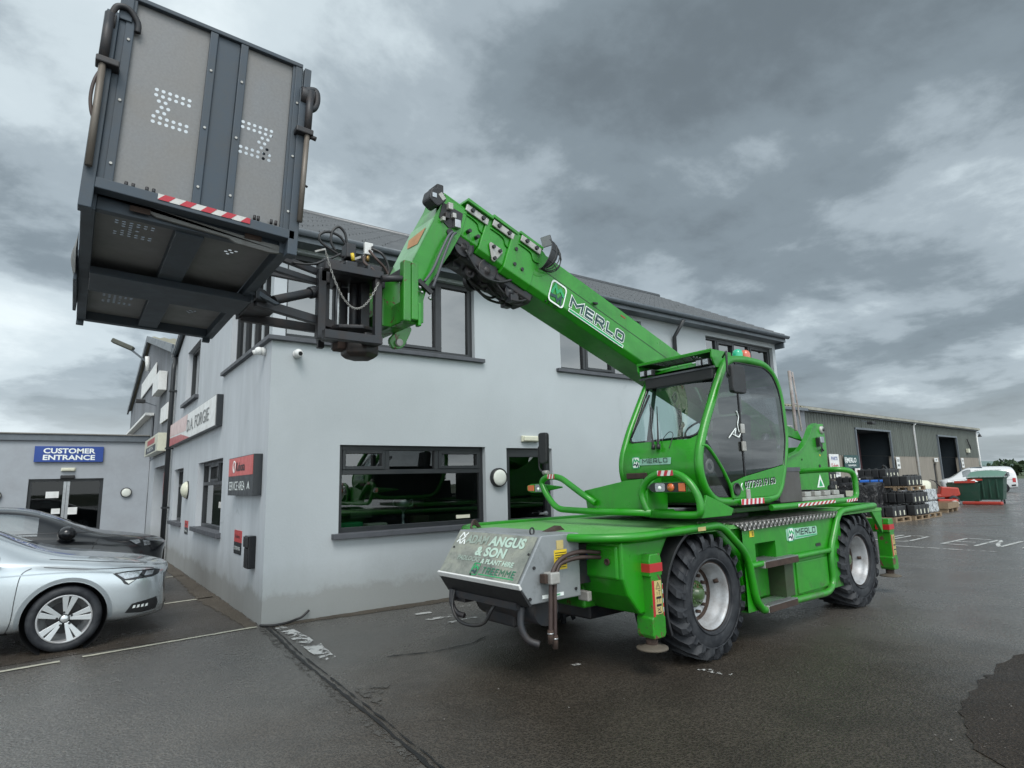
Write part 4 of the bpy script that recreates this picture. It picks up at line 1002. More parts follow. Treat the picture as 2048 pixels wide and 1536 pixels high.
MB().tube(rnd([(-0.8,0.1,0.2),(-0.1,0,0.35),(0,0,0.05)],0.2,4,False),0.04,8).build('arm','fascia',o); MB().lathe([(0.12,0.0),(0.12,-0.12),(0.22,-0.25),(0.001,-0.28)],(0,0,0.1),(0,0,1),16).build('lamp_head','black',o)
o = empty('extractor_flue', (0,0,0), 0, 'thin dark pipe with a white box on the barn right of the second doorway', 'pipe'); barn_thing(o, (-4.2,-0.2,3.4))
MB().tube([(0.1,0,1.4),(0.9,0,0.6),(0.9,0,0.3)],0.06,8).build('pipe','black',o); MB().box(-0.35,0.25,-0.1,0.1,0,0.4).build('box','cream',o)

# ------------------------------------------------------------------ land beyond
def hillstrip(name, x0, x1, y0, y1, zf, mat, nx=60, ny=4):
    mb = MB().grid(lambda u, v: (x0+(x1-x0)*v, y0+(y1-y0)*u, zf(u, v)), nx, ny)
    return tag(mb.build(name, mat, None, fixn=False), kind='structure')
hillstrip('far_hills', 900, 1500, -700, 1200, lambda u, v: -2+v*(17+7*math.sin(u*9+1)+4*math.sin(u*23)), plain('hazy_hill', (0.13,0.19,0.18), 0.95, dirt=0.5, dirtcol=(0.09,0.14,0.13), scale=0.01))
hillstrip('near_rise', 260, 520, -300, 420, lambda u, v: -1+v*(4.0+2.0*math.sin(u*7)), plain('hill_pasture', (0.06,0.10,0.055), 0.95, dirt=0.6, dirtcol=(0.035,0.065,0.035), scale=0.03))
# hedge and tree line: countless leaf clumps
leafm = plain('hedge_leaf', (0.035,0.065,0.028), 0.85, dirt=0.6, dirtcol=(0.015,0.03,0.015), scale=0.6)
mb = MB(); rr = random.Random(5)
for i in range(5200):
    y = rr.uniform(-60, 75); x = 175+rr.uniform(-6, 6)+8*math.sin(y*0.05)
    top = 2.9+0.5*math.sin(y*0.21)+0.4*math.sin(y*0.63+1); z = rr.random()**0.7*top
    s_ = rr.uniform(0.25, 0.7); a = Vector((rr.gauss(0,1),rr.gauss(0,1),rr.gauss(0,1))).normalized(); b = a.cross(Vector((rr.gauss(0,1),rr.gauss(0,1),rr.gauss(0,1)))).normalized()
    p = Vector((x,y,z)); mb.add([p-a*s_-b*s_*0.6, p+a*s_-b*s_*0.6, p+a*s_*0.7+b*s_, p-a*s_*0.7+b*s_], [(0,1,2,3)])
tag(mb.build('hedgerow', leafm, None, fixn=False), kind='stuff')
# ------------------------------------------------------------------ telehandler
# local frame: x towards its rear, y away from the camera side, z up; near tyre face at y = 0, front axle near x = 0.17
TH = empty('rotating_telehandler', (2.63, -4.30, 0), math.radians(3.0), 'large green rotating telehandler crane parked before the office with its boom raised to the left', 'telehandler')
FX, RX = 0.17, 3.33
WID = 2.40

def make_wheel():
    """wheel centred on the origin, outer face towards -y"""
    w = empty('wheel', (0,0,0)); w.parent = TH
    R, Wd = 0.505, 0.46
    N = 72; mb = MB()
    prof = [(0.292,0.055),(0.300,0.03),(0.335,0.008),(0.40,0.0),(0.452,0.012),(0.482,0.035),(0.497,0.07),(0.503,0.15),(0.505,0.23),(0.503,0.31),(0.497,0.39),(0.482,0.425),(0.452,0.448),(0.40,0.46),(0.335,0.452),(0.300,0.43),(0.292,0.405)]
    mb.lathe(prof, (0,0,0), (0,1,0), N, closed=False)
    # raised ring on the sidewall
    mb.lathe([(0.43,0.004),(0.435,-0.004),(0.442,-0.003),(0.446,0.008)], (0,0,0), (0,1,0), N)
    mb.lathe([(0.312,0.016),(0.318,0.002),(0.328,0.002),(0.332,0.012)], (0,0,0), (0,1,0), N)
    lug = 21
    rr = random.Random(3)
    for side in (0, 1):
        for k in range(lug):
            th0 = 2*PI*(k+0.5*side)/lug
            secs = []
            jit = rr.uniform(-0.01, 0.01)
            path = [(0.262, 0.00, 0.0, 0.024), (0.17, 0.155, 0.0, 0.026), (0.08, 0.30, -0.002, 0.030), (0.012, 0.385, -0.012, 0.034), (-0.012, 0.42, -0.045, 0.032), (-0.010, 0.44, -0.082, 0.022)]
            for (yy, dth, dr, hw) in path:
                y = yy if side == 0 else Wd-yy
                th = th0 + dth + jit
                rt = 0.548+dr + (0 if yy > 0.0 else -0.006); rb = 0.49 + (0.0 if yy > 0.05 else -0.06)
                # width direction in angle
                da = hw/0.53
                secs.append((th, da, y, rt, rb))
            vs = []
            for (th, da, y, rt, rb) in secs:
                for (aa, rad) in ((th-da*1.15, rb), (th-da*0.82, rt), (th+da*0.82, rt), (th+da*1.15, rb)):
                    yy2 = y
                    vs.append((rad*math.cos(aa), yy2, rad*math.sin(aa)))
            fs = []
            for i in range(len(secs)-1):
                for j in range(3): fs.append((i*4+j, i*4+j+1, (i+1)*4+j+1, (i+1)*4+j))
            fs.append((3,2,1,0)); m = (len(secs)-1)*4; fs.append((m, m+1, m+2, m+3))
            mb.add(vs, fs)
    me_o = mb.build('tyre', 'rubber', w, fixn=True)
    for p in me_o.data.polygons: p.use_smooth = len(p.vertices) == 4 and False
    # smooth only the carcass
    for p in me_o.data.polygons:
        c = p.center; r_ = math.hypot(c.x, c.z)
        if r_ < 0.506 and abs(p.normal.x*c.z-p.normal.z*c.x) < 0.02: p.use_smooth = True
    # deep-dish rim
    rim = MB().lathe([(0.300,0.050),(0.290,0.030),(0.282,0.032),(0.272,0.050),(0.262,0.075),(0.258,0.11),(0.240,0.13),(0.238,0.195),(0.230,0.212),(0.205,0.222),(0.115,0.222),(0.115,0.33)], (0,0,0), (0,1,0), 56).build('rim', 'rim', w)
    rust = MB().lathe([(0.299,0.044),(0.293,0.026),(0.287,0.0275)], (0,0,0), (0,1,0), 56).lathe([(0.236,0.196),(0.229,0.209),(0.212,0.217)], (0,0,0), (0,1,0), 48).build('rust_ring', 'rust', rim)
    for k in range(10):
        a = 2*PI*k/10
        MB().tube([(0.165*math.cos(a),0.225,0.165*math.sin(a)),(0.165*math.cos(a),0.180,0.165*math.sin(a))], 0.0165, 6).build('wheel_nut', 'rust', rim)
    MB().tube([(0.21,0.14,0.11),(0.225,0.10,0.125)], 0.02, 8).build('valve', 'rust', rim)
    hub = MB().lathe([(0.118,0.235),(0.118,0.190),(0.104,0.170),(0.06,0.165),(0.056,0.130),(0.040,0.122),(0.001,0.120)], (0,0,0), (0,1,0), 36).build('hub', 'green_worn', w)
    for k in range(16):
        a = 2*PI*k/16
        MB().tube([(0.085*math.cos(a),0.175,0.085*math.sin(a)),(0.085*math.cos(a),0.155,0.085*math.sin(a))], 0.0085, 6).build('hub_bolt', 'green_rust', hub)
    return w
wh = make_wheel(); wh.location = (FX, 0.0, 0.545)
wh.rotation_euler = (0, 0.1, 0)
for (x, y, rz, ry) in ((RX, 0.0, 0, 0.5), (FX, WID, PI, 0.3), (RX, WID, PI, 0.9)):
    c = copy_tree(wh, TH); c.location = (x, y, 0.545); c.rotation_euler = (0, ry, rz)

G = 'green'
def part(mb, name, mat, bevel=0.008, **k): return mb.build(name, mat, TH, bevel=bevel, **k)
# chassis
part(MB().box(-0.85,4.25,0.62,1.78,0.50,1.04), 'chassis', 'green_worn', 0.02)
part(MB().box(-0.6,4.0,0.80,1.60,0.34,0.50), 'belly_plate', 'darksteel', 0.02)
for x in (FX, RX): part(MB().cyl((x,0.32,0.545),(x,2.08,0.545),0.11,16), 'axle', 'darksteel')
for x in (FX, RX): part(MB().sphere((x,1.2,0.545),0.21,16,10), 'differential', 'darksteel')
# nose block of the chassis
nb = part(MB().prism([(-0.90,1.09),(-0.90,0.80),(-0.84,0.66),(-0.70,0.50),(-0.56,0.50),(-0.50,0.80),(-0.28,1.09)], XZ, 0.12, 0.62), 'nose_block', G, 0.02)
part(MB().prism([(-0.88,1.09),(-0.88,0.78),(-0.70,0.50),(-0.4,0.46),(-0.4,1.09)], XZ, 0.621, 1.90), 'front_crossmember', G, 0.02)
part(MB().prism([(-0.90,1.09),(-0.90,0.80),(-0.84,0.66),(-0.70,0.50),(-0.56,0.50),(-0.50,0.80),(-0.28,1.09)], XZ, 1.901, 2.30), 'nose_block', G, 0.02)
part(MB().prism([(-0.915,1.06),(-0.915,0.79),(-0.86,0.78),(-0.86,1.06)], XZ, 0.16, 0.60), 'front_cover', G, 0.02)
MB().lathe([(0.0,0.0),(0.028,0.0),(0.028,0.012),(0.018,0.012),(0.018,0.004)], (-0.918,0.26,0.93), (-1,0,0), 16).build('latch', 'rust', nb)
MB().lathe([(0.0001,0.003),(0.030,0.003)], (-0.918,0.50,0.955), (-1,0,0), 20).build('blue_sticker', 'blue', nb)
# outrigger posts with pads and labels
def outrigger(x, y, sgn):
    k_ = 0.86
    o = MB().prism([(x-0.075*k_,0.98),(x-0.095*k_,0.92),(x-0.095*k_,0.80),(x-0.075*k_,0.80),(x-0.075*k_,0.48),(x-0.09*k_,0.47),(x-0.09*k_,0.34),(x-0.07*k_,0.31),(x+0.08*k_,0.31),(x+0.105*k_,0.34),(x+0.105*k_,0.47),(x+0.085*k_,0.48),(x+0.085*k_,0.76),(x+0.07*k_,0.80),(x+0.095*k_,0.80),(x+0.095*k_,0.92),(x+0.075*k_,0.98)], XZ, y-0.085, y+0.085).build('outrigger', 'green_rust', TH, bevel=0.018)
    MB().box(x-0.084,x+0.084,y-0.088,y+0.088,0.835,0.905).build('red_band', 'red', o)
    MB().box(x+0.072,x+0.105,y-0.06,y+0.06,0.40,0.76).build('side_channel', G, o, bevel=0.008)
    MB().cyl((x,y,0.31),(x,y,0.22),0.05,16).build('ram_rod', 'rust', o)
    MB().lathe([(0.001,0.26),(0.05,0.255),(0.09,0.235),(0.128,0.232),(0.132,0.218),(0.001,0.215)], (x,y,0), (0,0,1), 32).build('foot_pad', plain('muddy_foot_pad', (0.095,0.08,0.06), 0.8, dirt=0.6), o)
    f = y-0.0865
    lb = MB().quad((x-0.035,f,0.50),(x+0.055,f,0.50),(x+0.055,f,0.765),(x-0.035,f,0.765)).build('warning_label', 'sand', o, fixn=False)
    MB().quad((x-0.064,f,0.485),(x-0.036,f,0.485),(x-0.036,f,0.77),(x-0.064,f,0.77)).build('red_strip', 'red', o, fixn=False)
    g_ = f-0.0015
    m = MB()
    cx = x+0.01
    for a, b in (((cx-0.028,0.700),(cx+0.028,0.700)),((cx+0.028,0.700),(cx,0.752)),((cx,0.752),(cx-0.028,0.700))): m.beam((a[0],g_,a[1]),(b[0],g_,b[1]),0.001,0.0035, (0,0,1) if a[1] == b[1] else (0,0,1))
    m.box(cx-0.002,cx+0.002,g_-0.0005,g_,0.708,0.735)
    for zz in (0.665, 0.605): m.box(cx-0.018,cx-0.015,g_-0.0005,g_,zz-0.012,zz+0.012).box(cx+0.012,cx+0.015,g_-0.0005,g_,zz-0.015,zz+0.02).box(cx,cx+0.03,g_-0.0005,g_,zz+0.018,zz+0.022)
    for zz in (0.632, 0.572): m.box(cx-0.028,cx+0.036,g_-0.0005,g_,zz-0.011,zz+0.007)
    m.beam((cx-0.02,g_,0.548),(cx+0.02,g_,0.525),0.001,0.004).beam((cx-0.02,g_,0.525),(cx+0.02,g_,0.548),0.001,0.004).box(cx-0.015,cx+0.03,g_-0.0005,g_,0.508,0.517)
    m.build('pictograms', 'blacktext', lb, fixn=False)
    stripes('hazard_tape', o, (x+0.0725,y-0.0615,0.44), (x+0.0725,y-0.0615,0.73), (0.030,0,0), (0,-1,0), 8, 0.9)
    return o
outrigger(-0.58, 0.12, 1); outrigger(4.50, 0.12, 1); outrigger(-0.58, 2.28, 1); outrigger(4.50, 2.28, 1)
for x in (-0.58, 4.50): part(MB().box(x-0.07,x+0.07,0.20,2.20,0.80,0.98), 'outrigger_beam', 'green_worn', 0.01)
# rear block
part(MB().prism([(4.0,1.09),(4.30,1.09),(4.34,0.66),(4.2,0.55),(4.02,0.55)], XZ, 0.40, 2.0), 'rear_block', G, 0.02)
part(MB().prism([(3.95,1.10),(4.26,1.10),(4.24,0.80)], XZ, 0.05, 0.09), 'corner_bracket', G, 0.006)
# deck
dk = part(MB().prism([(-1.14,0.36),(-1.14,2.04),(-0.86,2.36),(4.25,2.36),(4.25,0.04),(0.42,0.04),(-0.80,0.04)], XY, 1.10, 1.135), 'deck', 'chequer', 0.0)
for (a, b, c_) in ((-0.95,0.42,0.8),(-0.95,1.25,0.7),(0.0,0.12,0.25)):
    MB().box(a,a+0.02,b,b+c_,1.135,1.137).build('drain_slot', 'black', dk)
# perimeter guard tube of the front deck and arch
r_t = 0.036
front = rnd([(4.25,2.36,1.13),(-0.80,2.36,1.13),(-1.16,2.05,1.13),(-1.16,0.36,1.13),(-0.84,0.02,1.13),(0.40,0.02,1.155),(0.82,0.02,0.84),(0.90,0.02,0.42),(1.02,0.02,0.295),(1.10,0.02,0.30)], [0,.3,.35,.35,.35,.12,.15,.12,.10,0], 6, False)
part(MB().tube(front, r_t, 14), 'deck_guard_tube', G)
part(MB().tube(rnd([(1.62,0.02,0.305),(2.42,0.02,0.285),(2.58,0.02,0.36),(2.57,0.02,0.72),(2.90,0.02,1.155),(3.90,0.02,1.175),(4.16,0.08,1.17),(4.28,0.35,1.16),(4.28,2.05,1.16),(4.1,2.36,1.14)], [0,.12,.12,.15,.15,.2,.2,.25,.25,0], 6, False), r_t, 14), 'side_guard_tube', G)
part(MB().tube([(1.02,0.02,0.30),(1.70,0.02,0.30)], 0.028, 12), 'lower_step_tube', 'green_worn')
part(MB().tube([(1.70,0.02,0.735),(2.56,0.02,0.735)], 0.030, 12), 'middle_rail', G)
part(MB().tube([(0.86,0.02,0.735),(1.15,0.02,0.735)], 0.030, 12), 'middle_rail', G)
for (x0, x1, z) in ((1.06,1.74,0.735),(1.06,1.64,0.315)):
    st = part(MB().box(x0,x1,-0.02,0.22,z-0.045,z+0.02), 'step', 'lightsteel', 0.006)
    mb = MB()
    for i in range(7): mb.box(x0+0.01,x1-0.01,-0.024+i*0.034,-0.010+i*0.034,z+0.021,z+0.030)
    mb.build('step_ribs', 'steel', st); MB().box(x0+0.002,x1-0.002,-0.0235,-0.0205,z-0.042,z+0.016).build('step_edge', 'rust', st)
# side box with recess, hatch and door
sb = [(0.62,1.10),(4.1,1.10)]
mb = MB()
wall_face(mb, lambda u, v, d: (u, 0.05+d, v), 0.80, 2.97, 0.30, 1.085, [(1.02,1.42,0.74,0.93),(0.98,1.74,0.34,0.70)], 0.20)
mb.add([(1.02,0.25,0.74),(1.42,0.25,0.74),(1.42,0.25,0.93),(1.02,0.25,0.93)], [(0,1,2,3)]).add([(0.98,0.25,0.34),(1.74,0.25,0.34),(1.74,0.25,0.70),(0.98,0.25,0.70)], [(0,1,2,3)])
mb.add([(0.8,0.05,0.30),(2.97,0.05,0.30),(2.97,0.62,0.30),(0.8,0.62,0.30)], [(0,1,2,3)])
sp = part(mb, 'side_box', G, 0.0, fixn=False)
MB().box(1.56,1.74,0.051,0.24,0.345,0.695).build('recess_divider', plain('grimy_green_steel', (0.035,0.06,0.025), 0.6, dirt=0.8, dirtcol=(0.03,0.022,0.016)), sp)
MB().box(1.79,2.52,0.035,0.052,0.345,0.67).build('side_door', G, sp, bevel=0.008)
MB().box(1.05,1.5,0.2,0.22,0.36,0.66).build('inner_hatch', G, sp, bevel=0.02)
MB().prism(rnd([(2.30,0.795),(2.42,0.795),(2.42,0.83),(2.30,0.83)],0.015,3), XZ, 0.046, 0.052).build('slot', 'black', sp)
MB().tube([(2.22,0.052,0.735),(2.22,0.045,0.735)],0.013,12).build('plug','black',sp)
part(MB().prism([(0.42,1.10),(0.80,0.78),(0.86,0.34),(1.0,0.30),(1.0,1.10)], XZ, 0.10, 0.62), 'arch_plate', G, 0.01)
part(MB().prism([(2.97,1.10),(2.62,0.68),(2.62,0.34),(2.4,0.30),(2.4,1.10)], XZ, 0.10, 0.62), 'arch_plate', G, 0.01)
rb_ = MB().prism([(0.66,1.135),(3.0,1.155),(3.0,1.095),(0.80,1.072)], XZ, 0.02, 0.05).build('edge_strip', 'ribbed', TH)
part(MB().box(0.66,3.0,0.04,0.45,1.137,1.150), 'walkway_strip', 'ribbed', 0.0)
# logo plate on the box
lp = MB().prism(rnd([(1.66,0.905),(2.36,0.92),(2.36,1.02),(1.66,1.03)],0.02,3), XZ, 0.046, 0.0495).build('logo_plate', plain('pale_green_label', (0.30,0.55,0.42), 0.4), sp)
emblem(lp, (1.75,0.045,0.968), (1,0,0), (0,0,1), 0.14, 0.15, 'whitetext', 'midgreen', 'darkteal', 'midgreen')
block_text('lettering', 'MERLO', 0.066, 0.46, 'blacktext', lp, (2.09,0.045,0.982), (1,0,0), (0,0,1))
MB().box(1.86,2.34,0.0435,0.0455,0.925,0.936).build('underline', 'midgreen', lp)
ws = MB().box(0.93,1.01,0.045,0.0485,1.0,1.06).build('warning_sticker', 'yellow', sp); MB().box(0.972,0.98,0.043,0.0445,1.01,1.052).box(0.99,0.998,0.043,0.0445,1.01,1.052).build('pictograms','blacktext',ws)
MB().box(-0.02,0.10,-0.0175,-0.0165,1.125,1.16).build('warning_sticker', 'sand', TH)
# mudguards
def mudguard(cx, a0, a1):
    n = 14; mb = MB(); vs = []
    for i in range(n+1):
        a = math.radians(a0+(a1-a0)*i/n)
        for (dy, rr_) in ((0.04,0.615),(0.05,0.60),(0.42,0.60),(0.42,0.612),(0.04,0.635)): vs.append((cx+rr_*math.cos(a), dy, 0.545+rr_*math.sin(a)))
    fs = [(i*5+j, i*5+(j+1) % 5, (i+1)*5+(j+1) % 5, (i+1)*5+j) for i in range(n) for j in range(5)]+[(0,1,2,3,4),(n*5+4,n*5+3,n*5+2,n*5+1,n*5)]
    mb.add(vs, fs); return part(mb, 'mudguard', 'black', 0.004)
mudguard(FX, 104, 203); mudguard(RX, -8, 62)
# ------------------------------------------------------------------ winch box on the nose
wb = empty('winch_box', (0,0,0)); wb.parent = TH
bx0, bx1 = -1.04, -1.60
Y0, Y1 = 0.46, 1.62
side = [(-1.04,1.165),(-1.46,1.170),(-1.70,0.815),(-1.685,0.785),(-1.585,0.655),(-1.04,0.655)]
shell = MB().prism(side, XZ, Y0, Y1).build('shell', 'boxpanel', wb, bevel=0.008)
a_, b_ = Vector((-1.463,0,1.168)), Vector((-1.703,0,0.817))
dn = (b_-a_).normalized(); nn_ = Vector((dn.z,0,-dn.x)); nn_ = nn_ if nn_.x < 0 else -nn_
def fp(y, s_, off=0.004): p = a_+(b_-a_)*s_+nn_*off; return (p.x, y, p.z)
plq = MB().add([fp(Y0+0.025,0.03),fp(Y1-0.02,0.03),fp(Y1-0.02,0.985),fp(Y0+0.025,0.985)], [(0,1,2,3)]).build('name_plate', 'weathered', wb, fixn=False)
upv = -dn; rd = Vector((0,-1,0))
P_ = lambda y, s_: fp(y, s_, 0.006)
t1 = plain('faded_print', (0.50,0.66,0.56), 0.35, metal=0.2, dirt=0.4, dirtcol=(0.33,0.35,0.30), scale=5)
t1b = plain('very_faded_print', (0.34,0.42,0.36), 0.35, metal=0.3, dirt=0.7, dirtcol=(0.29,0.31,0.27), scale=8)
text('lettering', 'ADAM', 0.085, t1b, plq, P_(1.26,0.20), rd, upv, 0.04, 0.32)
text('lettering', 'ANGUS', 0.095, t1, plq, P_(0.83,0.20), rd, upv, 0.045, 0.48)
text('lettering', '& SON', 0.090, t1, plq, P_(0.99,0.445), rd, upv, 0.045, 0.42)
text('lettering', 'PADLOCKS', 0.045, t1b, plq, P_(1.25,0.63), rd, upv, 0.04, 0.34)
text('lettering', '& PLANT HIRE', 0.045, t1, plq, P_(0.84,0.65), rd, upv, 0.04, 0.44)
block_text('lettering', 'TREEMME', 0.058, 0.43, plain('green_print', (0.02,0.17,0.09), 0.4), plq, P_(0.77,0.83), rd, upv)
MB().add([P_(1.02,0.915),P_(0.55,0.915),P_(0.55,0.935),P_(1.02,0.935)], [(0,1,2,3)]).build('underline', 'midgreen', plq, fixn=False)
emblem(plq, P_(1.09,0.83), rd, upv, 0.10, 0.11, None, 'midgreen', 'darkteal', 'midgreen')
lg = MB()
for pts in ([(1.545,0.20),(1.515,0.06),(1.475,0.15),(1.44,0.06)], [(1.555,0.30),(1.53,0.22),(1.495,0.33)], [(1.50,0.24),(1.455,0.15)], [(1.485,0.33),(1.455,0.22),(1.425,0.33)]):
    for (p, q) in zip(pts[:-1], pts[1:]): lg.beam(fp(*p,0.007), fp(*q,0.007), 0.016, 0.002, tuple(nn_))
lg.build('small_logo', 'whitetext', plq)
for (y, s_) in ((1.56,0.42),(0.50,0.40),(1.12,0.95)): MB().tube([fp(y,s_,0.004),fp(y,s_,0.012)],0.010,10).build('screw','black',plq)
MB().prism([(-1.698,0.825),(-1.715,0.815),(-1.695,0.775),(-1.675,0.785)], XZ, Y0-0.004, Y1+0.004).build('white_lip', 'whitepaint', wb, bevel=0.004)
MB().prism([(-1.69,0.772),(-1.672,0.768),(-1.575,0.648),(-1.60,0.640)], XZ, Y0+0.002, Y1-0.002).build('front_underside', 'black', wb)
MB().box(-1.62,-1.58,Y0+0.15,Y1-0.05,0.60,0.655).box(-1.6,-1.5,1.35,1.6,0.56,0.65).build('lower_bracket', 'darksteel', wb)
MB().cyl((-1.35,0.55,0.58),(-1.35,1.35,0.58),0.13,24).build('winch_drum', 'darksteel', wb)
MB().box(-1.45,-1.05,0.85,1.25,0.40,0.65).build('winch_motor', 'darksteel', wb, bevel=0.02)
for (x, z) in ((-1.10,1.10),(-1.10,0.72),(-1.55,0.93),(-1.60,0.70)): MB().tube([(x,Y0,z),(x,Y0-0.01,z)],0.013,10).build('screw','black',wb)
yl = MB().box(-1.33,-1.19,Y0-0.004,Y0,0.89,1.045).build('warning_label','yellow',wb); MB().box(-1.30,-1.225,Y0-0.004,Y0,1.05,1.12).build('small_label','sand',wb)
mb = MB()
for i in range(7):
    if i != 3: mb.box(-1.32,-1.20,Y0-0.0055,Y0-0.0042,0.905+i*0.019,0.911+i*0.019)
mb.prism([(-1.225,0.965),(-1.20,0.965),(-1.2125,0.99)], XZ, Y0-0.006, Y0-0.0045)
mb.build('label_print','blacktext',yl)
MB().box(-1.47,-1.24,Y0-0.004,Y0,0.685,0.712).build('maker_label','whitetext',wb); text('lettering','TREEMME',0.016,'midgreen',wb,(-1.34,Y0-0.0045,0.699),(1,0,0),(0,0,1),0.01,0.12)
MB().tube([(-1.42+0.022*math.cos(a*PI/8),0.62,1.195+0.028*math.sin(a*PI/8)) for a in range(16)],0.007,8,closed=True).build('lifting_eye','darksteel',wb)
# hoses on the side of the box
for dx in (0.0, 0.045):
    MB().tube(smooth_line([(-0.92+dx*0.5,0.34,1.00-dx*0.9),(-1.12,0.38,1.02-dx),(-1.30,0.40,0.985-dx*0.8),(-1.40+dx,0.40,0.90),(-1.43+dx,0.40,0.80),(-1.44+dx,0.40,0.60),(-1.45+dx,0.40,0.42-dx)]), 0.017, 10).build('hose','brownhose',wb)
    MB().tube([(-1.45+dx,0.40,0.46-dx),(-1.45+dx,0.40,0.36-dx)],0.024,10).build('coupling','rust',wb)
    MB().tube([(-1.45+dx,0.40,0.44-dx),(-1.45+dx,0.40,0.43-dx)],0.027,10).build('coupling_ring','steel',wb)
MB().box(-1.46,-1.36,0.36,0.455,0.80,0.89).build('hose_clamp','lightsteel',wb,bevel=0.01); MB().box(-1.50,-1.465,0.39,0.45,0.81,0.88).build('clamp_bolt','rust',wb,bevel=0.005)
# hanging loops under the box
MB().tube(smooth_line([(-1.62,1.48,0.66),(-1.66,1.46,0.52),(-1.66,1.36,0.42),(-1.64,1.20,0.40),(-1.62,1.04,0.44),(-1.60,0.96,0.55),(-1.55,0.95,0.62)]),0.014,10).build('hose','hose',wb)
MB().tube(smooth_line([(-1.62,1.52,0.66),(-1.64,1.50,0.55),(-1.63,1.44,0.47),(-1.60,1.36,0.45)]),0.024,10).build('hook','darksteel',wb)
MB().tube(smooth_line([(-1.55,0.62,0.62),(-1.58,0.60,0.48),(-1.55,0.56,0.38),(-1.48,0.50,0.34)]),0.030,10).build('hook','darksteel',wb)
for k in range(3): MB().tube(smooth_line([(-1.10,1.75,1.12),(-1.22,1.72,1.20+0.02*k),(-1.30,1.66,1.17),(-1.24,1.55+0.03*k,1.13)]),0.011,8).build('hose','brownhose',wb)
MB().box(-1.08,-0.86,0.5,1.6,0.74,1.06).build('mounting','darksteel',wb); MB().prism([(-1.16,1.165),(-1.0,1.21),(-0.95,1.17)],XZ,0.72,0.80).build('rusty_bracket','rust',wb)
MB().box(-0.98,-0.93,0.44,0.56,0.60,0.68).build('grey_connector','lightsteel',wb,bevel=0.01)
# ------------------------------------------------------------------ superstructure (turret, cab, boom); S() = turret frame
def S(a, b, c): return (a+1.7, b+1.2, c)
part(MB().lathe([(0.62,1.10),(0.62,1.20),(0.55,1.20),(0.55,1.26),(0.001,1.26)], S(0,0,0), (0,0,1), 48), 'slew_ring', 'darksteel')
part(MB().box(1.7-1.05,1.7+2.3,1.2-0.75,1.2+0.95,1.20,1.26), 'turret_base', 'green_worn', 0.01)
# turret side plates
tp = [(1.28,1.30),(1.28,1.82),(1.42,1.86),(1.60,1.90),(1.74,1.97),(1.86,2.05),(1.95,2.13),(2.03,2.22),(2.10,2.27),(2.20,2.30),(2.47,2.31),(2.50,2.0),(2.46,1.35)]
tp = [(a+1.7, b) for a, b in tp]
T1 = part(MB().prism(tp, XZ, 1.2-0.56, 1.2-0.52), 'turret_plate', G, 0.008)
part(MB().prism(tp, XZ, 1.2+0.50, 1.2+0.54), 'turret_plate', G, 0.008)
# edge flange following the curve of the near plate
mb = MB(); 
for (p, q) in zip(tp[1:9], tp[2:10]): mb.beam((p[0],0.645,p[1]),(q[0],0.645,q[1]),0.075,0.02,(0,0,1))
mb.build('plate_flange', G, T1)
part(MB().box(1.7+2.42,1.7+2.48,1.2-0.52,1.2+0.50,1.35,2.0), 'counterweight', G, 0.01)
MB().lathe([(0.001,0.03),(0.03,0.03),(0.055,0.02),(0.055,0.0)], S(2.38,-0.56,2.22), (0,-1,0), 24).build('pivot_pin', 'lightsteel', T1)
MB().lathe([(0.001,0.035),(0.022,0.035),(0.022,0.0)], S(2.38,-0.57,2.22), (0,-1,0), 12).build('pin_cap', 'darksteel', T1)
MB().box(1.7+2.22,1.7+2.33,0.585,0.64,2.03,2.12).build('work_light', 'reflector', T1, bevel=0.008); MB().box(1.7+2.18,1.7+2.24,0.59,0.64,1.98,2.10).build('valve','black',T1)
MB().tube(smooth_line([S(2.28,-0.6,2.02),S(2.24,-0.61,1.96),S(2.28,-0.61,1.92),S(2.34,-0.58,1.94)]),0.01,8).build('cable','hose',T1)
for (x, z, r_) in ((2.33,1.93,0.028),(2.22,1.71,0.025),(1.72,1.80,0.012)): MB().tube([S(x,-0.56,z),S(x,-0.566,z)],r_,14).build('hole','black',T1)
MB().tube([S(2.26,-0.56,1.86),S(2.26,-0.563,1.86)],0.015,14).build('sticker','yellow',T1)
MB().add([S(2.08,-0.563,1.42),S(2.30,-0.563,1.42),S(2.19,-0.563,1.60)], [(0,1,2)]).build('warning_triangle', 'whitetext', T1, fixn=False)
MB().add([S(2.13,-0.566,1.435),S(2.25,-0.566,1.435),S(2.19,-0.566,1.53)], [(0,1,2)]).build('triangle_print', 'midgreen', T1, fixn=False)
# dark interior between the plates, link and ram
part(MB().box(1.7+0.9,1.7+2.3,1.2-0.50,1.2+0.48,1.27,1.62), 'slew_housing', 'darksteel', 0.02)
part(MB().box(1.7+0.5,1.7+1.3,1.2-0.35,1.2+0.45,1.27,1.95), 'hydraulic_tank', 'black', 0.02)
part(MB().prism([(1.15+1.7,2.27),(1.55+1.7,2.27),(1.86+1.7,2.20),(1.98+1.7,2.06),(1.55+1.7,2.12),(1.30+1.7,1.98)], XZ, 0.72, 0.76), 'link_arm', G, 0.01)
part(MB().cyl(S(1.15,-0.15,1.55), S(1.6,-0.15,2.15), 0.055, 16), 'lift_ram', 'steel')
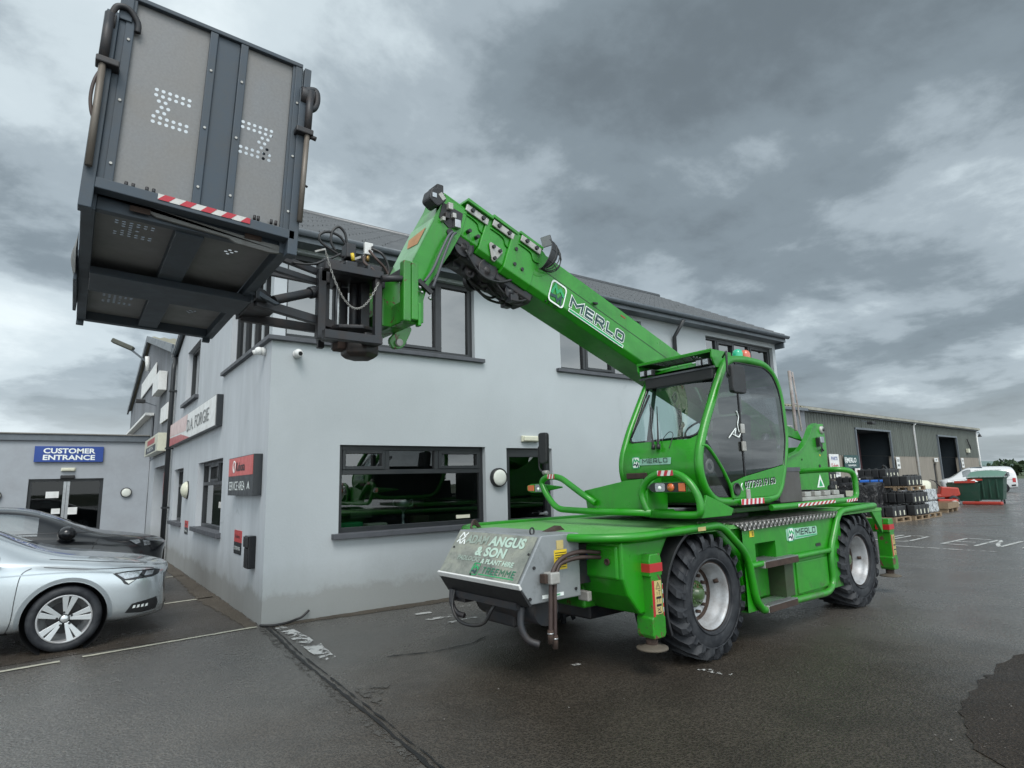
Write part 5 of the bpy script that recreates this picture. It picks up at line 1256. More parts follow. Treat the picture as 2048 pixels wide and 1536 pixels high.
# rusty twin posts (exhaust and ladder rail) behind the boom
e1 = part(MB().tube([S(1.60,-0.58,2.18),S(1.575,-0.58,3.0)], 0.022, 12), 'exhaust_stack', 'rustred')
e2 = part(MB().tube([S(1.76,-0.58,2.18),S(1.66,-0.58,2.99)], 0.012, 10), 'exhaust_brace', 'rustred')
for z in (2.55, 2.93): part(MB().beam(S(1.58,-0.58,z),S(1.70-(z-2.55)*0.12,-0.58,z),0.014,0.014), 'brace_clip', 'rustred', 0)
part(MB().box(1.7+1.2,1.7+2.5,1.2-0.1,1.2+0.0,2.31,2.33), 'top_cover', 'lightsteel', 0.004)
# radiator style side box beside the cab
part(MB().prism(rnd([(1.70,1.30),(1.72,1.52),(1.74,1.68),(2.20,1.68),(2.22,1.30)],0.03,3), XZ, 0.10, 0.62), 'battery_box', plain('grey_box', (0.075,0.072,0.068), 0.55, dirt=0.5), 0.01)
part(MB().box(1.72,2.215,0.095,0.10,1.64,1.685), 'box_lid_edge', 'sill', 0)
part(MB().box(2.24,3.35,0.12,0.62,1.30,1.34), 'rear_shelf', 'lightsteel', 0.004)
mb = MB(); rr = random.Random(11)
for i in range(9):
    x = 2.3+i*0.11; h = rr.uniform(0.03,0.09); mb.box(x,x+rr.uniform(0.05,0.10),0.15+rr.uniform(0,0.1),0.4,1.34,1.34+h)
mb.build('valve_bank', 'darksteel', TH, bevel=0.005)
for i in range(4): part(MB().box(2.35+i*0.25,2.50+i*0.25,0.13,0.20,1.345,1.40), 'bracket', 'lightsteel', 0.005)
part(MB().sphere((3.42,0.30,1.42),0.045,14,8).tube([(3.42,0.30,1.44),(3.41,0.30,1.62)],0.005,6), 'aerial_base', 'black', 0)
# guard rail round the tail
gr = part(MB().tube(rnd([(1.40,0.05,1.265),(2.0,0.05,1.265),(3.35,0.05,1.275),(3.57,0.06,1.30),(3.57,0.06,1.62),(3.30,0.10,1.655),(2.70+0.6,0.42,1.65),(3.25,0.62,1.64)], [0,0,.05,.10,.12,.12,.1,0], 5, False), 0.034, 14), 'tail_guard_rail', G)
for (x0, x1, n) in ((1.92,2.84,18),(3.15,3.46,8)):
    stripes('hazard_tape', gr, (x0,0.0145,1.25), (x1,0.0145,1.26), (0,0,0.034), (0,-1,0), n, 1.2, ('red','whitetape'))
part(MB().tube([(3.57,1.0,1.30),(3.57,2.3,1.30)],0.03,10), 'rear_rail', G)

# ---- cab ----
cab = empty('cab', (0,0,0)); cab.parent = TH
CX = 1.7
prof = [(-1.04,1.355),(-1.28,1.37),(-1.43,1.50),(-1.49,1.68),(-1.47,1.84),(-1.34,2.10),(-1.12,2.44),(-0.92,2.74),(-0.80,2.80),(-0.52,2.83),(-0.16,2.82),(0.02,2.75),(0.14,2.60),(0.19,2.40),(0.205,2.0),(0.10,1.68),(-0.02,1.46),(-0.12,1.375),(-0.3,1.355)]
loop = rnd([(a+CX, b) for a, b in prof], 0.10, 4)
YN, YF = 0.085, 1.02
def loop_tube(y, r):
    return MB().tube([(a, y, b) for a, b in loop], r, 14, closed=True)
loop_tube(YN, 0.043).build('side_frame', G, cab)
loop_tube(YF, 0.040).build('side_frame', G, cab)
def span(i0, i1, mat, name, off=0.0, pr=prof, n=1, y0=YN, y1=YF, bulge=0.0, ny=10):
    """skin between the two side frames following profile points i0..i1"""
    pts = smooth_line([(a+CX, 0, b) for a, b in pr[i0:i1+1]], 6)
    def fn(u, v):
        k = v*(len(pts)-1); i = min(int(k), len(pts)-2); t_ = k-i
        x = pts[i][0]*(1-t_)+pts[i+1][0]*t_; z = pts[i][2]*(1-t_)+pts[i+1][2]*t_
        d = Vector((pts[i+1][0]-pts[i][0], pts[i+1][2]-pts[i][2])).normalized(); nx, nz = -d.y, d.x
        b = bulge*math.sin(PI*u)**0.6+off
        return (x+nx*b*1.0, y0+(y1-y0)*u, z+nz*b*1.0)
    return MB().grid(fn, ny, len(pts)-1).build(name, mat, cab, fixn=False)
# nose: lower front, up to the base of the windscreen (pushed outwards a little)
def nose_fn(u, v):
    pts = nose_pts; k = v*(len(pts)-1); i = min(int(k), len(pts)-2); t_ = k-i
    x = pts[i][0]*(1-t_)+pts[i+1][0]*t_; z = pts[i][2]*(1-t_)+pts[i+1][2]*t_
    b = 0.035*math.sin(PI*u)**0.5+0.030
    return (x-b, YN+(YF-YN)*u, z+0.0)
nose_pts = smooth_line([(CX-0.95,0,1.33),(CX-1.22,0,1.36),(CX-1.40,0,1.48),(CX-1.47,0,1.66),(CX-1.45,0,1.84),(CX-1.385,0,1.97)], 6)
nose = MB().grid(nose_fn, 14, len(nose_pts)-1).build('nose_panel', G, cab, fixn=False)
# windscreen with black rubber edge
def ws_pt(y, s_, off=0.0):      # s_ 0 bottom .. 1 top
    a = Vector((CX-1.385,1.97)); b = Vector((CX-0.985,2.66)); p = a.lerp(b, s_); bow = 0.008*math.sin(PI*s_)
    u = (y-YN)/(YF-YN); d = -(0.060*(1-s_)+0.02)*max(0, math.sin(PI*min(max(u,0),1)))**0.8*0.9-bow-off
    return (p.x+d, y, p.y)
ring = rnd([(0.13,0.02),(0.98,-0.04),(0.965,1.0),(0.14,1.0)], 0.12, 6)
ring = rnd([(YN+0.035,0.03),(YF-0.03,0.0),(YF-0.04,1.02),(YN+0.045,1.02)], [0.13,0.13,0.05,0.05], 6)
MB().grid(lambda u, v: ws_pt(YN+0.04+(YF-YN-0.075)*u, v*1.02, 0.0), 12, 10).build('windscreen', 'cabglass', cab, fixn=False)
MB().tube([ws_pt(y, s_, 0.004) for y, s_ in ring], 0.013, 8, closed=True).build('windscreen_seal', 'blackgloss', cab)
# corner fillers below the rounded glass corners
MB().add([ws_pt(YN+0.02,-0.06,0.004),ws_pt(YN+0.16,-0.03,0.004),ws_pt(YN+0.075,0.035,0.004),ws_pt(YN+0.04,0.13,0.004),ws_pt(YN+0.0,0.16,0.004)], [(0,1,2,3,4)]).add([ws_pt(YF-0.01,-0.06,0.004),ws_pt(YF-0.15,-0.04,0.004),ws_pt(YF-0.07,0.02,0.004),ws_pt(YF-0.035,0.10,0.004),ws_pt(YF,0.14,0.004)], [(0,1,2,3,4)]).build('corner_filler', G, cab, fixn=False)
# roof
span(7, 12, G, 'roof', 0.015, bulge=0.02)
MB().grid(lambda u, v: (CX-1.0+1.1*v, YN+(YF-YN)*u, 2.70-0.0*v), 1, 1).build('headliner', 'seat', cab, fixn=False)
# rear wall: glass and lower metal
MB().quad((CX+0.19,YN,1.72),(CX+0.19,YF,1.72),(CX+0.17,YF,2.62),(CX+0.17,YN,2.62)).build('rear_window', 'tinted', cab, fixn=False)
MB().quad((CX+0.19,YN,1.72),(CX+0.19,YF,1.72),(CX-0.1,YF,1.36),(CX-0.1,YN,1.36)).build('rear_panel', G, cab, fixn=False)
MB().box(CX-1.25,CX-0.05,YN,YF,1.33,1.37).build('floor', 'darksteel', cab)
# near side: door glass, quarter glass, green lower panel
ys = 0.062
def clipy(pts): return [(a+CX, b) for a, b in pts]
q_glass = clipy([(-1.44,1.86),(-1.06,1.40),(-1.25,1.405),(-1.40,1.52),(-1.455,1.68)])
MB().add([(a_2, ys, b_2) for a_2, b_2 in q_glass], [tuple(range(len(q_glass)))]).build('quarter_glass', 'tinted', cab)
up = clipy([(-1.40,2.00),(-1.36,2.09),(-1.12,2.46),(-0.93,2.74),(-0.80,2.775),(-0.74,2.78),(-0.74,1.60),(-1.03,1.535),(-1.20,1.78)])
dg = MB().add([(a_2, ys, b_2) for a_2, b_2 in up], [tuple(range(len(up)))]).build('door_glass', 'tinted', cab)
up2 = clipy([(-0.725,2.78),(-0.40,2.785),(-0.16,2.775),(0.0,2.71),(0.11,2.57),(0.155,2.40),(0.17,2.0),(0.085,1.72),(-0.725,1.60)])
MB().add([(a_2, ys, b_2) for a_2, b_2 in up2], [tuple(range(len(up2)))]).build('door_glass', 'tinted', cab)
low = clipy([(-1.03,1.53),(-0.74,1.595),(0.08,1.71),(-0.02,1.50),(-0.13,1.40),(-0.3,1.385),(-1.0,1.385)])
dp = MB().prism(low, XZ, ys-0.012, ys+0.01).build('door_panel', G, cab, bevel=0.004)
MB().tube(smooth_line([(CX-1.46,ys-0.004,1.90),(CX-1.36,ys-0.01,1.88),(CX-1.17,ys-0.01,1.70),(CX-1.03,ys-0.01,1.50),(CX-1.0,ys-0.01,1.38)],5), 0.017, 8).build('door_pillar', G, cab)
MB().tube([(a,ys-0.002,b) for a, b in rnd(clipy([(-1.40,2.0),(-1.12,2.44),(-0.93,2.73),(-0.80,2.775),(-0.16,2.775),(0.0,2.71),(0.11,2.57),(0.155,2.40),(0.17,2.0),(0.085,1.72),(-0.02,1.49),(-0.13,1.39)]),0.06,3,False)], 0.008, 6).build('door_seal', 'black', cab)
MB().box(CX-0.742,CX-0.722,ys-0.008,ys+0.008,1.40,2.78).build('door_joint', 'black', cab)
for z in (2.62, 2.08, 1.90, 1.42): MB().box(CX-0.765,CX-0.70,ys-0.03,ys-0.006,z-0.05,z+0.05).build('hinge', 'lightsteel', cab, bevel=0.008)
MB().lathe([(0.062,0.0),(0.062,0.012),(0.050,0.014),(0.048,0.004),(0.001,0.002)], (CX-0.93,ys-0.012,1.475), (0,-1,0), 24).build('door_vent', 'black', dp)
text('lettering', '07739319160', 0.075, 'blacktext', dp, (CX-0.47,ys-0.015,1.535), (1,0,0.06), (0,0,1), 0.02, 0.62)
text('lettering_shadow', '07739319160', 0.075, 'whitetext', dp, (CX-0.462,ys-0.0135,1.528), (1,0,0.06), (0,0,1), 0.03, 0.62, thick=0.001)
MB().tube(smooth_line([(CX-0.82,ys-0.014,1.53),(CX-0.84,ys-0.014,1.50),(CX-0.82,ys-0.014,1.46)]),0.006,6).build('phone_symbol', 'whitetext', dp)
# scroll pattern on the glass
mb = MB()
for pts in ([(-0.98,1.98),(-0.90,2.04),(-0.84,2.08),(-0.86,2.02),(-0.80,1.99),(-0.76,2.03)], [(-0.78,2.04),(-0.80,2.12),(-0.77,2.20),(-0.80,2.26)], [(-0.90,2.02),(-0.84,2.0),(-0.78,2.0)]):
    mb.tube(smooth_line([(CX+a,ys-0.007,b) for a, b in pts],5),0.006,6)
mb.build('scroll_decal', 'whitetext', dg)
MB().lathe([(0.075,0.0),(0.075,0.01),(0.055,0.02),(0.03,0.01),(0.001,0.012)], (CX-1.34,ys+0.012,1.70), (0,-1,0), 24).build('speaker', 'dash', cab)
MB().tube([(CX-0.9,0.036,1.345),(CX-0.35,0.036,1.345)],0.026,12).build('sill_tube', G, cab)
stripes('hazard_tape', cab, (CX-0.93,0.010,1.322), (CX-0.50,0.010,1.322), (0,0,0.055), (0,-1,0), 11, 0.35)
# cab contents
MB().box(CX-1.30,CX+0.12,0.90,0.98,1.38,1.98).box(CX+0.06,CX+0.12,0.14,0.90,1.5,2.0).build('side_console', 'dark', cab, bevel=0.02)
MB().box(CX-1.25,CX+0.05,YN+0.02,YN+0.05,1.385,1.60).build('door_card', 'dark', cab)
MB().prism([(CX-0.55,1.60),(CX-0.1,1.60),(CX-0.02,2.28),(CX-0.12,2.30),(CX-0.20,1.76),(CX-0.55,1.74)], XZ, 0.33, 0.78).build('seat', 'seat', cab, bevel=0.03)
MB().box(CX-0.13,CX-0.03,0.42,0.69,2.32,2.52).build('headrest', 'seat', cab, bevel=0.03)
MB().prism([(CX-1.30,1.45),(CX-1.30,1.80),(CX-1.18,1.97),(CX-1.02,1.95),(CX-0.98,1.60),(CX-1.05,1.40)], XZ, 0.14, 0.58).build('dashboard', 'dash', cab, bevel=0.03)
MB().tube([(CX-1.12,0.40,1.90),(CX-0.93,0.40,2.08)],0.03,12).build('steering_column','black',cab)
sw = MB().lathe([(0.175,-0.012),(0.188,0.0),(0.175,0.012),(0.163,0.0)], (CX-0.93,0.40,2.10), (-0.6,0,0.8), 32, closed=True); sw.beam((CX-0.93-0.13,0.40,2.10-0.10),(CX-0.93+0.13,0.40,2.10+0.10),0.03,0.015).build('steering_wheel','black',cab)
MB().tube(smooth_line([(CX-0.95,0.62,1.60),(CX-1.02,0.62,1.9),(CX-1.0,0.62,2.05),(CX-0.98,0.60,2.14)]),0.022,10).sphere((CX-0.98,0.60,2.16),0.035,12,8).build('joystick','black',cab)
MB().box(CX-0.99,CX-0.94,0.14,0.30,2.50,2.62).build('sun_visor','dark',cab,bevel=0.008)
MB().box(CX-1.07,CX-0.98,YN+0.04,YF-0.04,2.585,2.70).build('header','black',cab,bevel=0.01)
MB().tube([(CX-1.22,0.86,2.0),(CX-0.98,0.92,2.60)],0.022,8).build('far_pillar_trim','dark',cab)
# wipers
for (ya, yb, zb_) in ((0.56,0.84,0.62),(0.50,0.72,0.56)):
    MB().tube([ws_pt(ya,-0.10,0.035),ws_pt((ya+yb)/2,0.25,0.03),ws_pt(yb,zb_,0.02)],[0.012,0.007,0.004],8).build('wiper','black',cab)
MB().tube([ws_pt(0.96,0.10,0.02),ws_pt(0.90,0.78,0.02)],0.012,8).build('wiper_blade','black',cab)
MB().tube(smooth_line([ws_pt(0.50,0.0,0.02),ws_pt(0.44,0.12,0.03),ws_pt(0.38,0.08,0.03),ws_pt(0.37,-0.12,0.04)]),0.004,6).build('washer_pipe','black',cab)
for y in (0.50, 0.56): MB().tube([ws_pt(y,-0.12,0.03),ws_pt(y,-0.05,0.05)],0.02,10).build('wiper_hub','black',cab)
# badge on nose
def nz_pt(y, z, off=0.006):
    best = min(nose_pts, key=lambda p: abs(p[2]-z)); u = (y-YN)/(YF-YN)
    return (best[0]-(0.035*math.sin(PI*u)**0.5+0.030)-off, y, z)
pl = MB().add([nz_pt(0.76,1.80,0.008),nz_pt(0.36,1.80,0.008),nz_pt(0.36,1.735,0.008),nz_pt(0.76,1.735,0.008)], [(0,1,2,3)]).build('badge_plate', plain('pale_badge', (0.22,0.42,0.33), 0.4), cab, fixn=False)
emblem(pl, nz_pt(0.79,1.765,0.010), (0,-1,0), (0,0,1), 0.10, 0.12, 'whitetext', 'midgreen', 'darkteal', 'midgreen')
block_text('lettering', 'MERLO', 0.045, 0.31, 'blacktext', pl, nz_pt(0.55,1.775,0.014), (0,-1,0), (0,0,1))
# light visor over the windscreen
vx0, vx1 = CX-1.10, CX-0.74
vis = MB().prism([(vx0,2.86),(vx1,2.90),(vx1,2.87),(vx0+0.01,2.832)], XZ, 0.10, 1.06)
v = empty('light_visor', (0,0,0)); v.parent = cab
for q in ((0.095,0.115,2.885),(1.04,1.06,2.875)): MB().prism([(vx0,2.80),(vx0,q[2]),(vx1,q[2]),(vx1,2.72),(vx0+0.06,2.70)], XZ, q[0], q[1]).build('visor_cheek', G, v, bevel=0.005)
MB().add([(vx0,0.095,2.89),(vx0,1.06,2.88),(vx0-0.004,1.06,2.862),(vx0-0.004,0.095,2.872)], [(0,1,2,3)]).box(vx0,vx0+0.02,0.10,1.06,2.855,2.885).build('visor_lip', G, v, fixn=False)
MB().box(vx0+0.02,vx1,0.115,0.37,2.865,2.885).box(vx0+0.02,vx1,0.86,1.04,2.855,2.875).box(vx1-0.06,vx1,0.37,0.86,2.86,2.88).build('visor_top', 'black', v)
mb = MB()
for i in range(6): mb.beam((vx0+0.03+i*0.055,0.37,2.865),(vx0+0.03+i*0.055,0.86,2.865),0.010,0.010)
for i in range(4): mb.beam((vx0+0.03,0.37+i*0.12,2.862),(vx0+0.32,0.50+i*0.12,2.862),0.010,0.010)
mb.build('mesh_guard', 'black', v)
MB().box(vx0+0.02,vx0+0.05,0.10,1.05,2.695,2.715).build('light_bar', 'sill', v)
for y in (0.17, 0.25, 0.88, 0.98):
    MB().box(vx0-0.01,vx0+0.05,y-0.036,y+0.036,2.725,2.795).build('work_light','black',v,bevel=0.008)
    MB().box(vx0-0.016,vx0-0.01,y-0.029,y+0.029,2.732,2.788).build('lens','reflector',v,bevel=0.004)
# mirrors
m1 = MB().prism(rnd([(CX-1.17+0.0,2.40),(CX-0.93,2.40),(CX-0.93,2.68),(CX-1.17,2.68)],0.04,4), XZ, -0.155, -0.10).build('mirror','black',cab,bevel=0.012)
MB().tube(rnd([(CX-0.98,0.05,2.80),(CX-1.12,-0.08,2.82),(CX-1.19,-0.12,2.80),(CX-1.20,-0.12,2.58),(CX-1.13,-0.12,2.56)],0.04,3,False),0.011,8).build('mirror_arm','black',m1)
MB().tube([(CX-1.17,-0.115,2.57),(CX-1.10,-0.10,2.57)],0.028,10).build('mirror_joint','black',m1)
# beacons
for (x, y, m) in ((-0.36,0.24,'beacong'),(-0.24,0.22,'beacono')):
    b = MB().lathe([(0.055,0.0),(0.055,0.035),(0.045,0.04)], (CX+x,y,2.872), (0,0,1), 20).build('beacon_base','black',cab)
    MB().lathe([(0.056,0.02),(0.058,0.075),(0.046,0.105),(0.024,0.12),(0.001,0.124)], (CX+x,y,2.872), (0,0,1), 20).build('beacon_lens',m,b)
MB().box(CX+0.19,CX+0.27,0.10,0.12,2.50,2.53).build('rear_clip','black',cab)

# ---- front guards with headlamps ----
gd = empty('front_guard', (0,0,0)); gd.parent = TH
hx = CX-1.75
MB().tube(rnd([(hx+0.30,0.44,1.27),(hx,0.50,1.275),(hx,0.58,1.46),(hx,0.50,1.585),(hx,0.36,1.645),(hx,0.15,1.645),(hx,0.02,1.57),(hx+0.01,-0.07,1.42),(hx+0.01,-0.075,1.275),(hx+0.01,0.02,1.265),(hx+0.01,0.48,1.265)],[.1,.05,.1,.1,.1,.1,.1,.1,.05,.05,0],5,False),0.034,14).build('hoop', G, gd)
MB().prism([(hx+0.02,1.24),(hx+0.50,1.24),(hx+0.55,1.30),(hx+0.12,1.44)], XZ, -0.07, -0.045).build('gusset', G, gd, bevel=0.004)
MB().prism([(hx,1.24),(hx+0.3,1.24),(hx+0.36,1.80),(hx+0.20,1.66),(hx,1.48)], XZ, 0.50, 0.545).build('gusset', G, gd, bevel=0.006)
h2 = MB().tube(rnd([(hx,0.45,1.28),(hx,1.20,1.275),(hx,1.78,1.29),(hx,1.95,1.46),(hx,2.03,1.59),(hx,1.94,1.65),(hx,1.72,1.65),(hx,1.38,1.46),(hx+0.02,1.2,1.36)],[0,.05,.12,.1,.08,.08,.12,.05,0],5,False),0.034,14).build('hoop', G, gd)
MB().prism([(1.38,1.49),(1.34,1.28),(0.55,1.27),(0.58,1.60),(0.80,1.585)], YZ, hx+0.04, hx+0.055).build('splash_plate', G, gd, bevel=0.004)
def headlamp(yc, flip, x=hx-0.005, yw=0.225):
    e = empty('headlamp', (0,0,0)); e.parent = gd
    o = rnd([(yc-yw,1.465),(yc+yw*0.75,1.465),(yc+yw,1.515),(yc+yw*0.75,1.565),(yc-yw,1.565)], [.015,.05,.05,.05,.015], 4)
    MB().prism(o, YZ, x+0.004, x+0.10).build('lamp_housing', G, e, bevel=0.01)
    MB().prism([(yc+(a-yc)*0.95, 1.515+(b-1.515)*0.88) for a, b in o], YZ, x-0.002, x+0.004).build('lamp_face', 'black', e)
    MB().prism(rnd([(yc+0.01,1.475),(yc+0.125,1.475),(yc+0.125,1.555),(yc+0.01,1.555)],0.02,3), YZ, x-0.008, x-0.002).build('headlight', 'reflector', e, bevel=0.003)
    MB().sphere((x-0.006,yc+0.07,1.51),0.02,12,8).build('bulb', 'whitetext', e)
    MB().lathe([(0.036,0.0),(0.036,0.012),(0.001,0.016)], (x-0.002,yc-0.055,1.515), (-1,0,0), 20).build('indicator', 'amber', e)
    MB().prism([(yc-yw+0.012,1.478),(yc-yw+0.085,1.478),(yc-yw+0.085,1.552),(yc-yw+0.012,1.552)], YZ, x-0.010, x-0.002).build('side_light', 'amber', e, bevel=0.003)
    return e
headlamp(0.27, False)
e = empty('headlamp', (0,0,0)); e.parent = gd
pod = rnd([(1.99,1.475),(2.20,1.475),(2.27,1.50),(2.27,1.55),(2.20,1.575),(1.99,1.575)],0.02,3)
MB().add([(hx-0.01,a,b) for a, b in pod]+[(hx+0.42,2.12+0.01*math.cos(i),1.525+0.01*math.sin(i)) for i in range(len(pod))], [tuple(range(len(pod)))]+[(i,(i+1) % len(pod),len(pod)+(i+1) % len(pod),len(pod)+i) for i in range(len(pod))]).build('lamp_housing', G, e)
MB().prism([(2.00,1.483),(2.12,1.483),(2.12,1.567),(2.00,1.567)], YZ, hx-0.018, hx-0.011).build('headlight', 'reflector', e, bevel=0.003)
MB().sphere((hx-0.016,2.06,1.515),0.02,12,8).build('bulb', 'whitetext', e)
MB().prism([(2.14,1.49),(2.25,1.495),(2.25,1.555),(2.14,1.56)], YZ, hx-0.018, hx-0.011).build('side_light', 'amber', e, bevel=0.003)
m2 = MB().prism(rnd([(1.90,1.80),(2.02,1.80),(2.03,2.16),(1.89,2.16)],0.04,4), YZ, hx-0.03, hx+0.03).build('mirror','black',gd,bevel=0.015)
MB().tube(rnd([(hx,1.95,1.68),(hx,2.05,1.74),(hx,2.06,2.0),(hx,1.98,2.02)],0.03,3,False),0.010,8).build('mirror_arm','black',m2)
MB().tube([(hx,1.90,1.70),(hx,1.98,1.70)],0.025,10).build('mirror_clamp','lightsteel',m2)
for (ya, yb, z) in ((0.34,0.16,1.622),(1.88,1.76,1.628)):
    stripes('hazard_tape', gd, (hx-0.035,ya,z), (hx-0.035,yb,z), (0,0,0.05), (-1,0,0), 5, 0.5)
MB().box(hx+0.2,hx+0.32,0.66,0.92,1.60,1.66).build('hinge_bracket','rust',gd,bevel=0.006)

# ---- boom ----
bo = empty('boom', (0,0,0)); bo.parent = TH
ang = math.radians(19.7)
ux, uz = -math.cos(ang), math.sin(ang); vx_, vz_ = math.sin(ang), math.cos(ang)
B0 = (CX-0.97, 2.885)
YB0, YB1 = 1.08, 1.50
def BP(s_, t_, y): return (B0[0]+ux*s_+vx_*t_, y, B0[1]+uz*s_+vz_*t_)
def bsec(s0, s1, t0, t1, y0, y1, name, ch=0.05, mat=G, parent=None, bev=0.012):
    sec = [(y0,t0+ch),(y0+ch,t0),(y1-ch,t0),(y1,t0+ch),(y1,t1-0.015),(y1-0.015,t1),(y0+0.015,t1),(y0,t1-0.015)]
    mb = MB(); n = len(sec)
    mb.add([BP(s0,b,a) for a, b in sec]+[BP(s1,b,a) for a, b in sec], [tuple(range(n)), tuple(range(2*n-1,n-1,-1))]+[(i,i+n,(i+1) % n+n,(i+1) % n) for i in range(n)])
    return mb.build(name, mat, parent or bo, bevel=bev)
H = 0.475
ms = bsec(-3.05, 2.15, 0.0, H, YB0, YB1, 'outer_section')
MB().add([BP(-3.0,0.285,YB0-0.002),BP(2.14,0.285,YB0-0.002),BP(2.14,0.292,YB0-0.002),BP(-3.0,0.292,YB0-0.002)], [(0,1,2,3)]).build('seam', 'black', ms, fixn=False)
bsec(1.80, 2.165, -0.010, H+0.012, YB0-0.010, YB1+0.010, 'end_collar', 0.05)
bsec(2.16, 2.47, 0.028, H-0.02, YB0+0.014, YB1-0.014, 'second_section', 0.04)
bsec(2.47, 2.69, 0.055, H-0.045, YB0+0.03, YB1-0.03, 'third_section', 0.04)
bsec(2.69, 2.96, 0.08, H-0.075, YB0+0.045, YB1-0.045, 'head_section', 0.03)
# wear pads on top of each collar
for (s_, t_, dy) in ((1.93,H+0.012,-0.012),(2.27,H-0.02,0.012),(2.58,H-0.045,0.028)):
    p = MB(); 
    y0 = YB0+dy-0.006
    p.add([BP(s_-0.13,t_-0.085,y0),BP(s_+0.14,t_-0.085,y0),BP(s_+0.14,t_-0.015,y0),BP(s_-0.13,t_-0.015,y0)]+[BP(s_-0.13,t_-0.085,y0-0.018),BP(s_+0.14,t_-0.085,y0-0.018),BP(s_+0.14,t_-0.015,y0-0.018),BP(s_-0.13,t_-0.015,y0-0.018)], [(0,1,2,3),(7,6,5,4),(0,4,5,1),(1,5,6,2),(2,6,7,3),(3,7,4,0)])
    pd = p.build('wear_pad', 'lightsteel', bo, bevel=0.006)
    for ds in (-0.06, 0.07): MB().tube([BP(s_+ds,t_-0.05,y0-0.018),BP(s_+ds,t_-0.05,y0-0.04)],0.021,8).build('bolt','black',pd)
    m = MB(); m.add([BP(s_-0.16,t_-0.005,YB0-0.02),BP(s_+0.16,t_-0.005,YB0-0.02),BP(s_+0.16,t_-0.005,YB1),BP(s_-0.16,t_-0.005,YB1),BP(s_-0.16,t_+0.03,YB0-0.02),BP(s_+0.16,t_+0.03,YB0-0.02),BP(s_+0.16,t_+0.03,YB1),BP(s_-0.16,t_+0.03,YB1)], [(0,1,2,3),(7,6,5,4),(0,4,5,1),(1,5,6,2),(2,6,7,3),(3,7,4,0)])
    m.build('top_cap', G, bo, bevel=0.006)
    MB().tube(smooth_line([BP(s_-0.15,t_-0.17,YB0+dy-0.004),BP(s_-0.08,t_-0.18,YB0+dy-0.006),BP(s_-0.02,t_-0.12,YB0+dy-0.006),BP(s_+0.14,t_-0.115,YB0+dy-0.004)]),0.008,6).build('weld_line', G, bo)
for (s_, t_) in ((2.52,0.16),(2.62,0.16),(1.95,0.14),(2.05,0.14),(2.08,0.30)):
    MB().tube([BP(s_,t_,YB0+0.03),BP(s_,t_,YB0-0.022)],0.019,8).build('bolt','black',bo)
tri = MB().prism([(2.22,0.20),(2.37,0.20),(2.38,0.17),(2.30,0.03),(2.27,0.03),(2.21,0.17)], lambda a,b,t: BP(a,b,t), YB0-0.008, YB0+0.006).build('anchor_plate','lightsteel',bo,bevel=0.006)
for (a, b) in ((2.25,0.165),(2.33,0.165),(2.285,0.06)): MB().tube([BP(a,b,YB0-0.008),BP(a,b,YB0-0.03)],0.018,8).build('bolt','black',tri)
# dark pulleys, chain anchors and hoses below the nose of the boom
cl = random.Random(4)
for (s_, t_, r_, y) in ((2.60,0.02,0.11,1.12),(2.62,0.0,0.10,1.40),(2.28,-0.05,0.11,1.13),(2.25,-0.07,0.09,1.40),(2.42,-0.13,0.06,1.2),(1.95,-0.10,0.08,1.14)):
    MB().lathe([(0.001,0.0),(r_*0.3,0.0),(r_*0.35,0.012),(r_*0.8,0.012),(r_,0.0),(r_*0.82,0.03),(r_,0.06),(0.001,0.06)], BP(s_,t_,y), (0,1,0), 24).build('pulley','darksteel',bo)
for i in range(16):
    s_ = cl.uniform(1.75, 2.66); t_ = cl.uniform(-0.17, 0.0)+(0.05 if s_ > 2.4 else 0); y = cl.uniform(1.10, 1.42); q = cl.uniform(0.03, 0.07)
    MB().cbox(BP(s_,t_,y),(q*1.5,q*1.4,q), None).build('anchor_block','darksteel',bo,bevel=0.008)
for i in range(7):
    s_ = cl.uniform(1.8,2.2); y = 1.11+i*0.05
    MB().tube(smooth_line([BP(s_-0.15,-0.01,y),BP(s_,-0.12-0.02*(i % 3),y),BP(s_+0.2,-0.14,y+0.01),BP(s_+0.42,-0.02,y)]),0.013,8).build('hose','hose',bo)
bsec(1.70, 2.60, -0.10, 0.03, 1.14, 1.44, 'chain_housing', 0.03, 'darksteel')
bsec(2.55, 2.74, -0.02, 0.10, 1.12, 1.46, 'grease_covered_block', 0.03, 'black')
# MERLO lettering and badge on the near side
yb = YB0-0.003
xd = (-ux, 0, -uz); yd = (vx_, 0, vz_)
emblem(bo, BP(1.445,0.145,yb), xd, yd, 0.225, 0.255, None, 'midgreen', 'darkteal', 'whitetext', thick=0.003)
emr = bo
block_text('lettering_edge', 'MERLO', 0.118, 0.87, 'whitetext', bo, BP(0.82,0.165,yb), xd, yd, 0.22, 0.16, thick=0.001)
block_text('lettering', 'MERLO', 0.118, 0.87, 'darkteal', bo, BP(0.82,0.165,yb), xd, yd, 0.22, 0.0, thick=0.004)
MB().add([BP(1.255,0.045,yb-0.001),BP(0.37,0.045,yb-0.001),BP(0.37,0.085,yb-0.001),BP(1.255,0.085,yb-0.001)], [(0,1,2,3)]).build('underline_edge', 'whitetext', bo, fixn=False)
MB().add([BP(1.245,0.053,yb-0.002),BP(0.38,0.053,yb-0.002),BP(0.38,0.077,yb-0.002),BP(1.245,0.077,yb-0.002)], [(0,1,2,3)]).build('underline', 'midgreen', bo, fixn=False)
MB().add([BP(0.50,0.40,yb),BP(0.42,0.40,yb),BP(0.42,0.415,yb),BP(0.50,0.415,yb)], [(0,1,2,3)]).build('orange_mark', 'orange', bo, fixn=False)
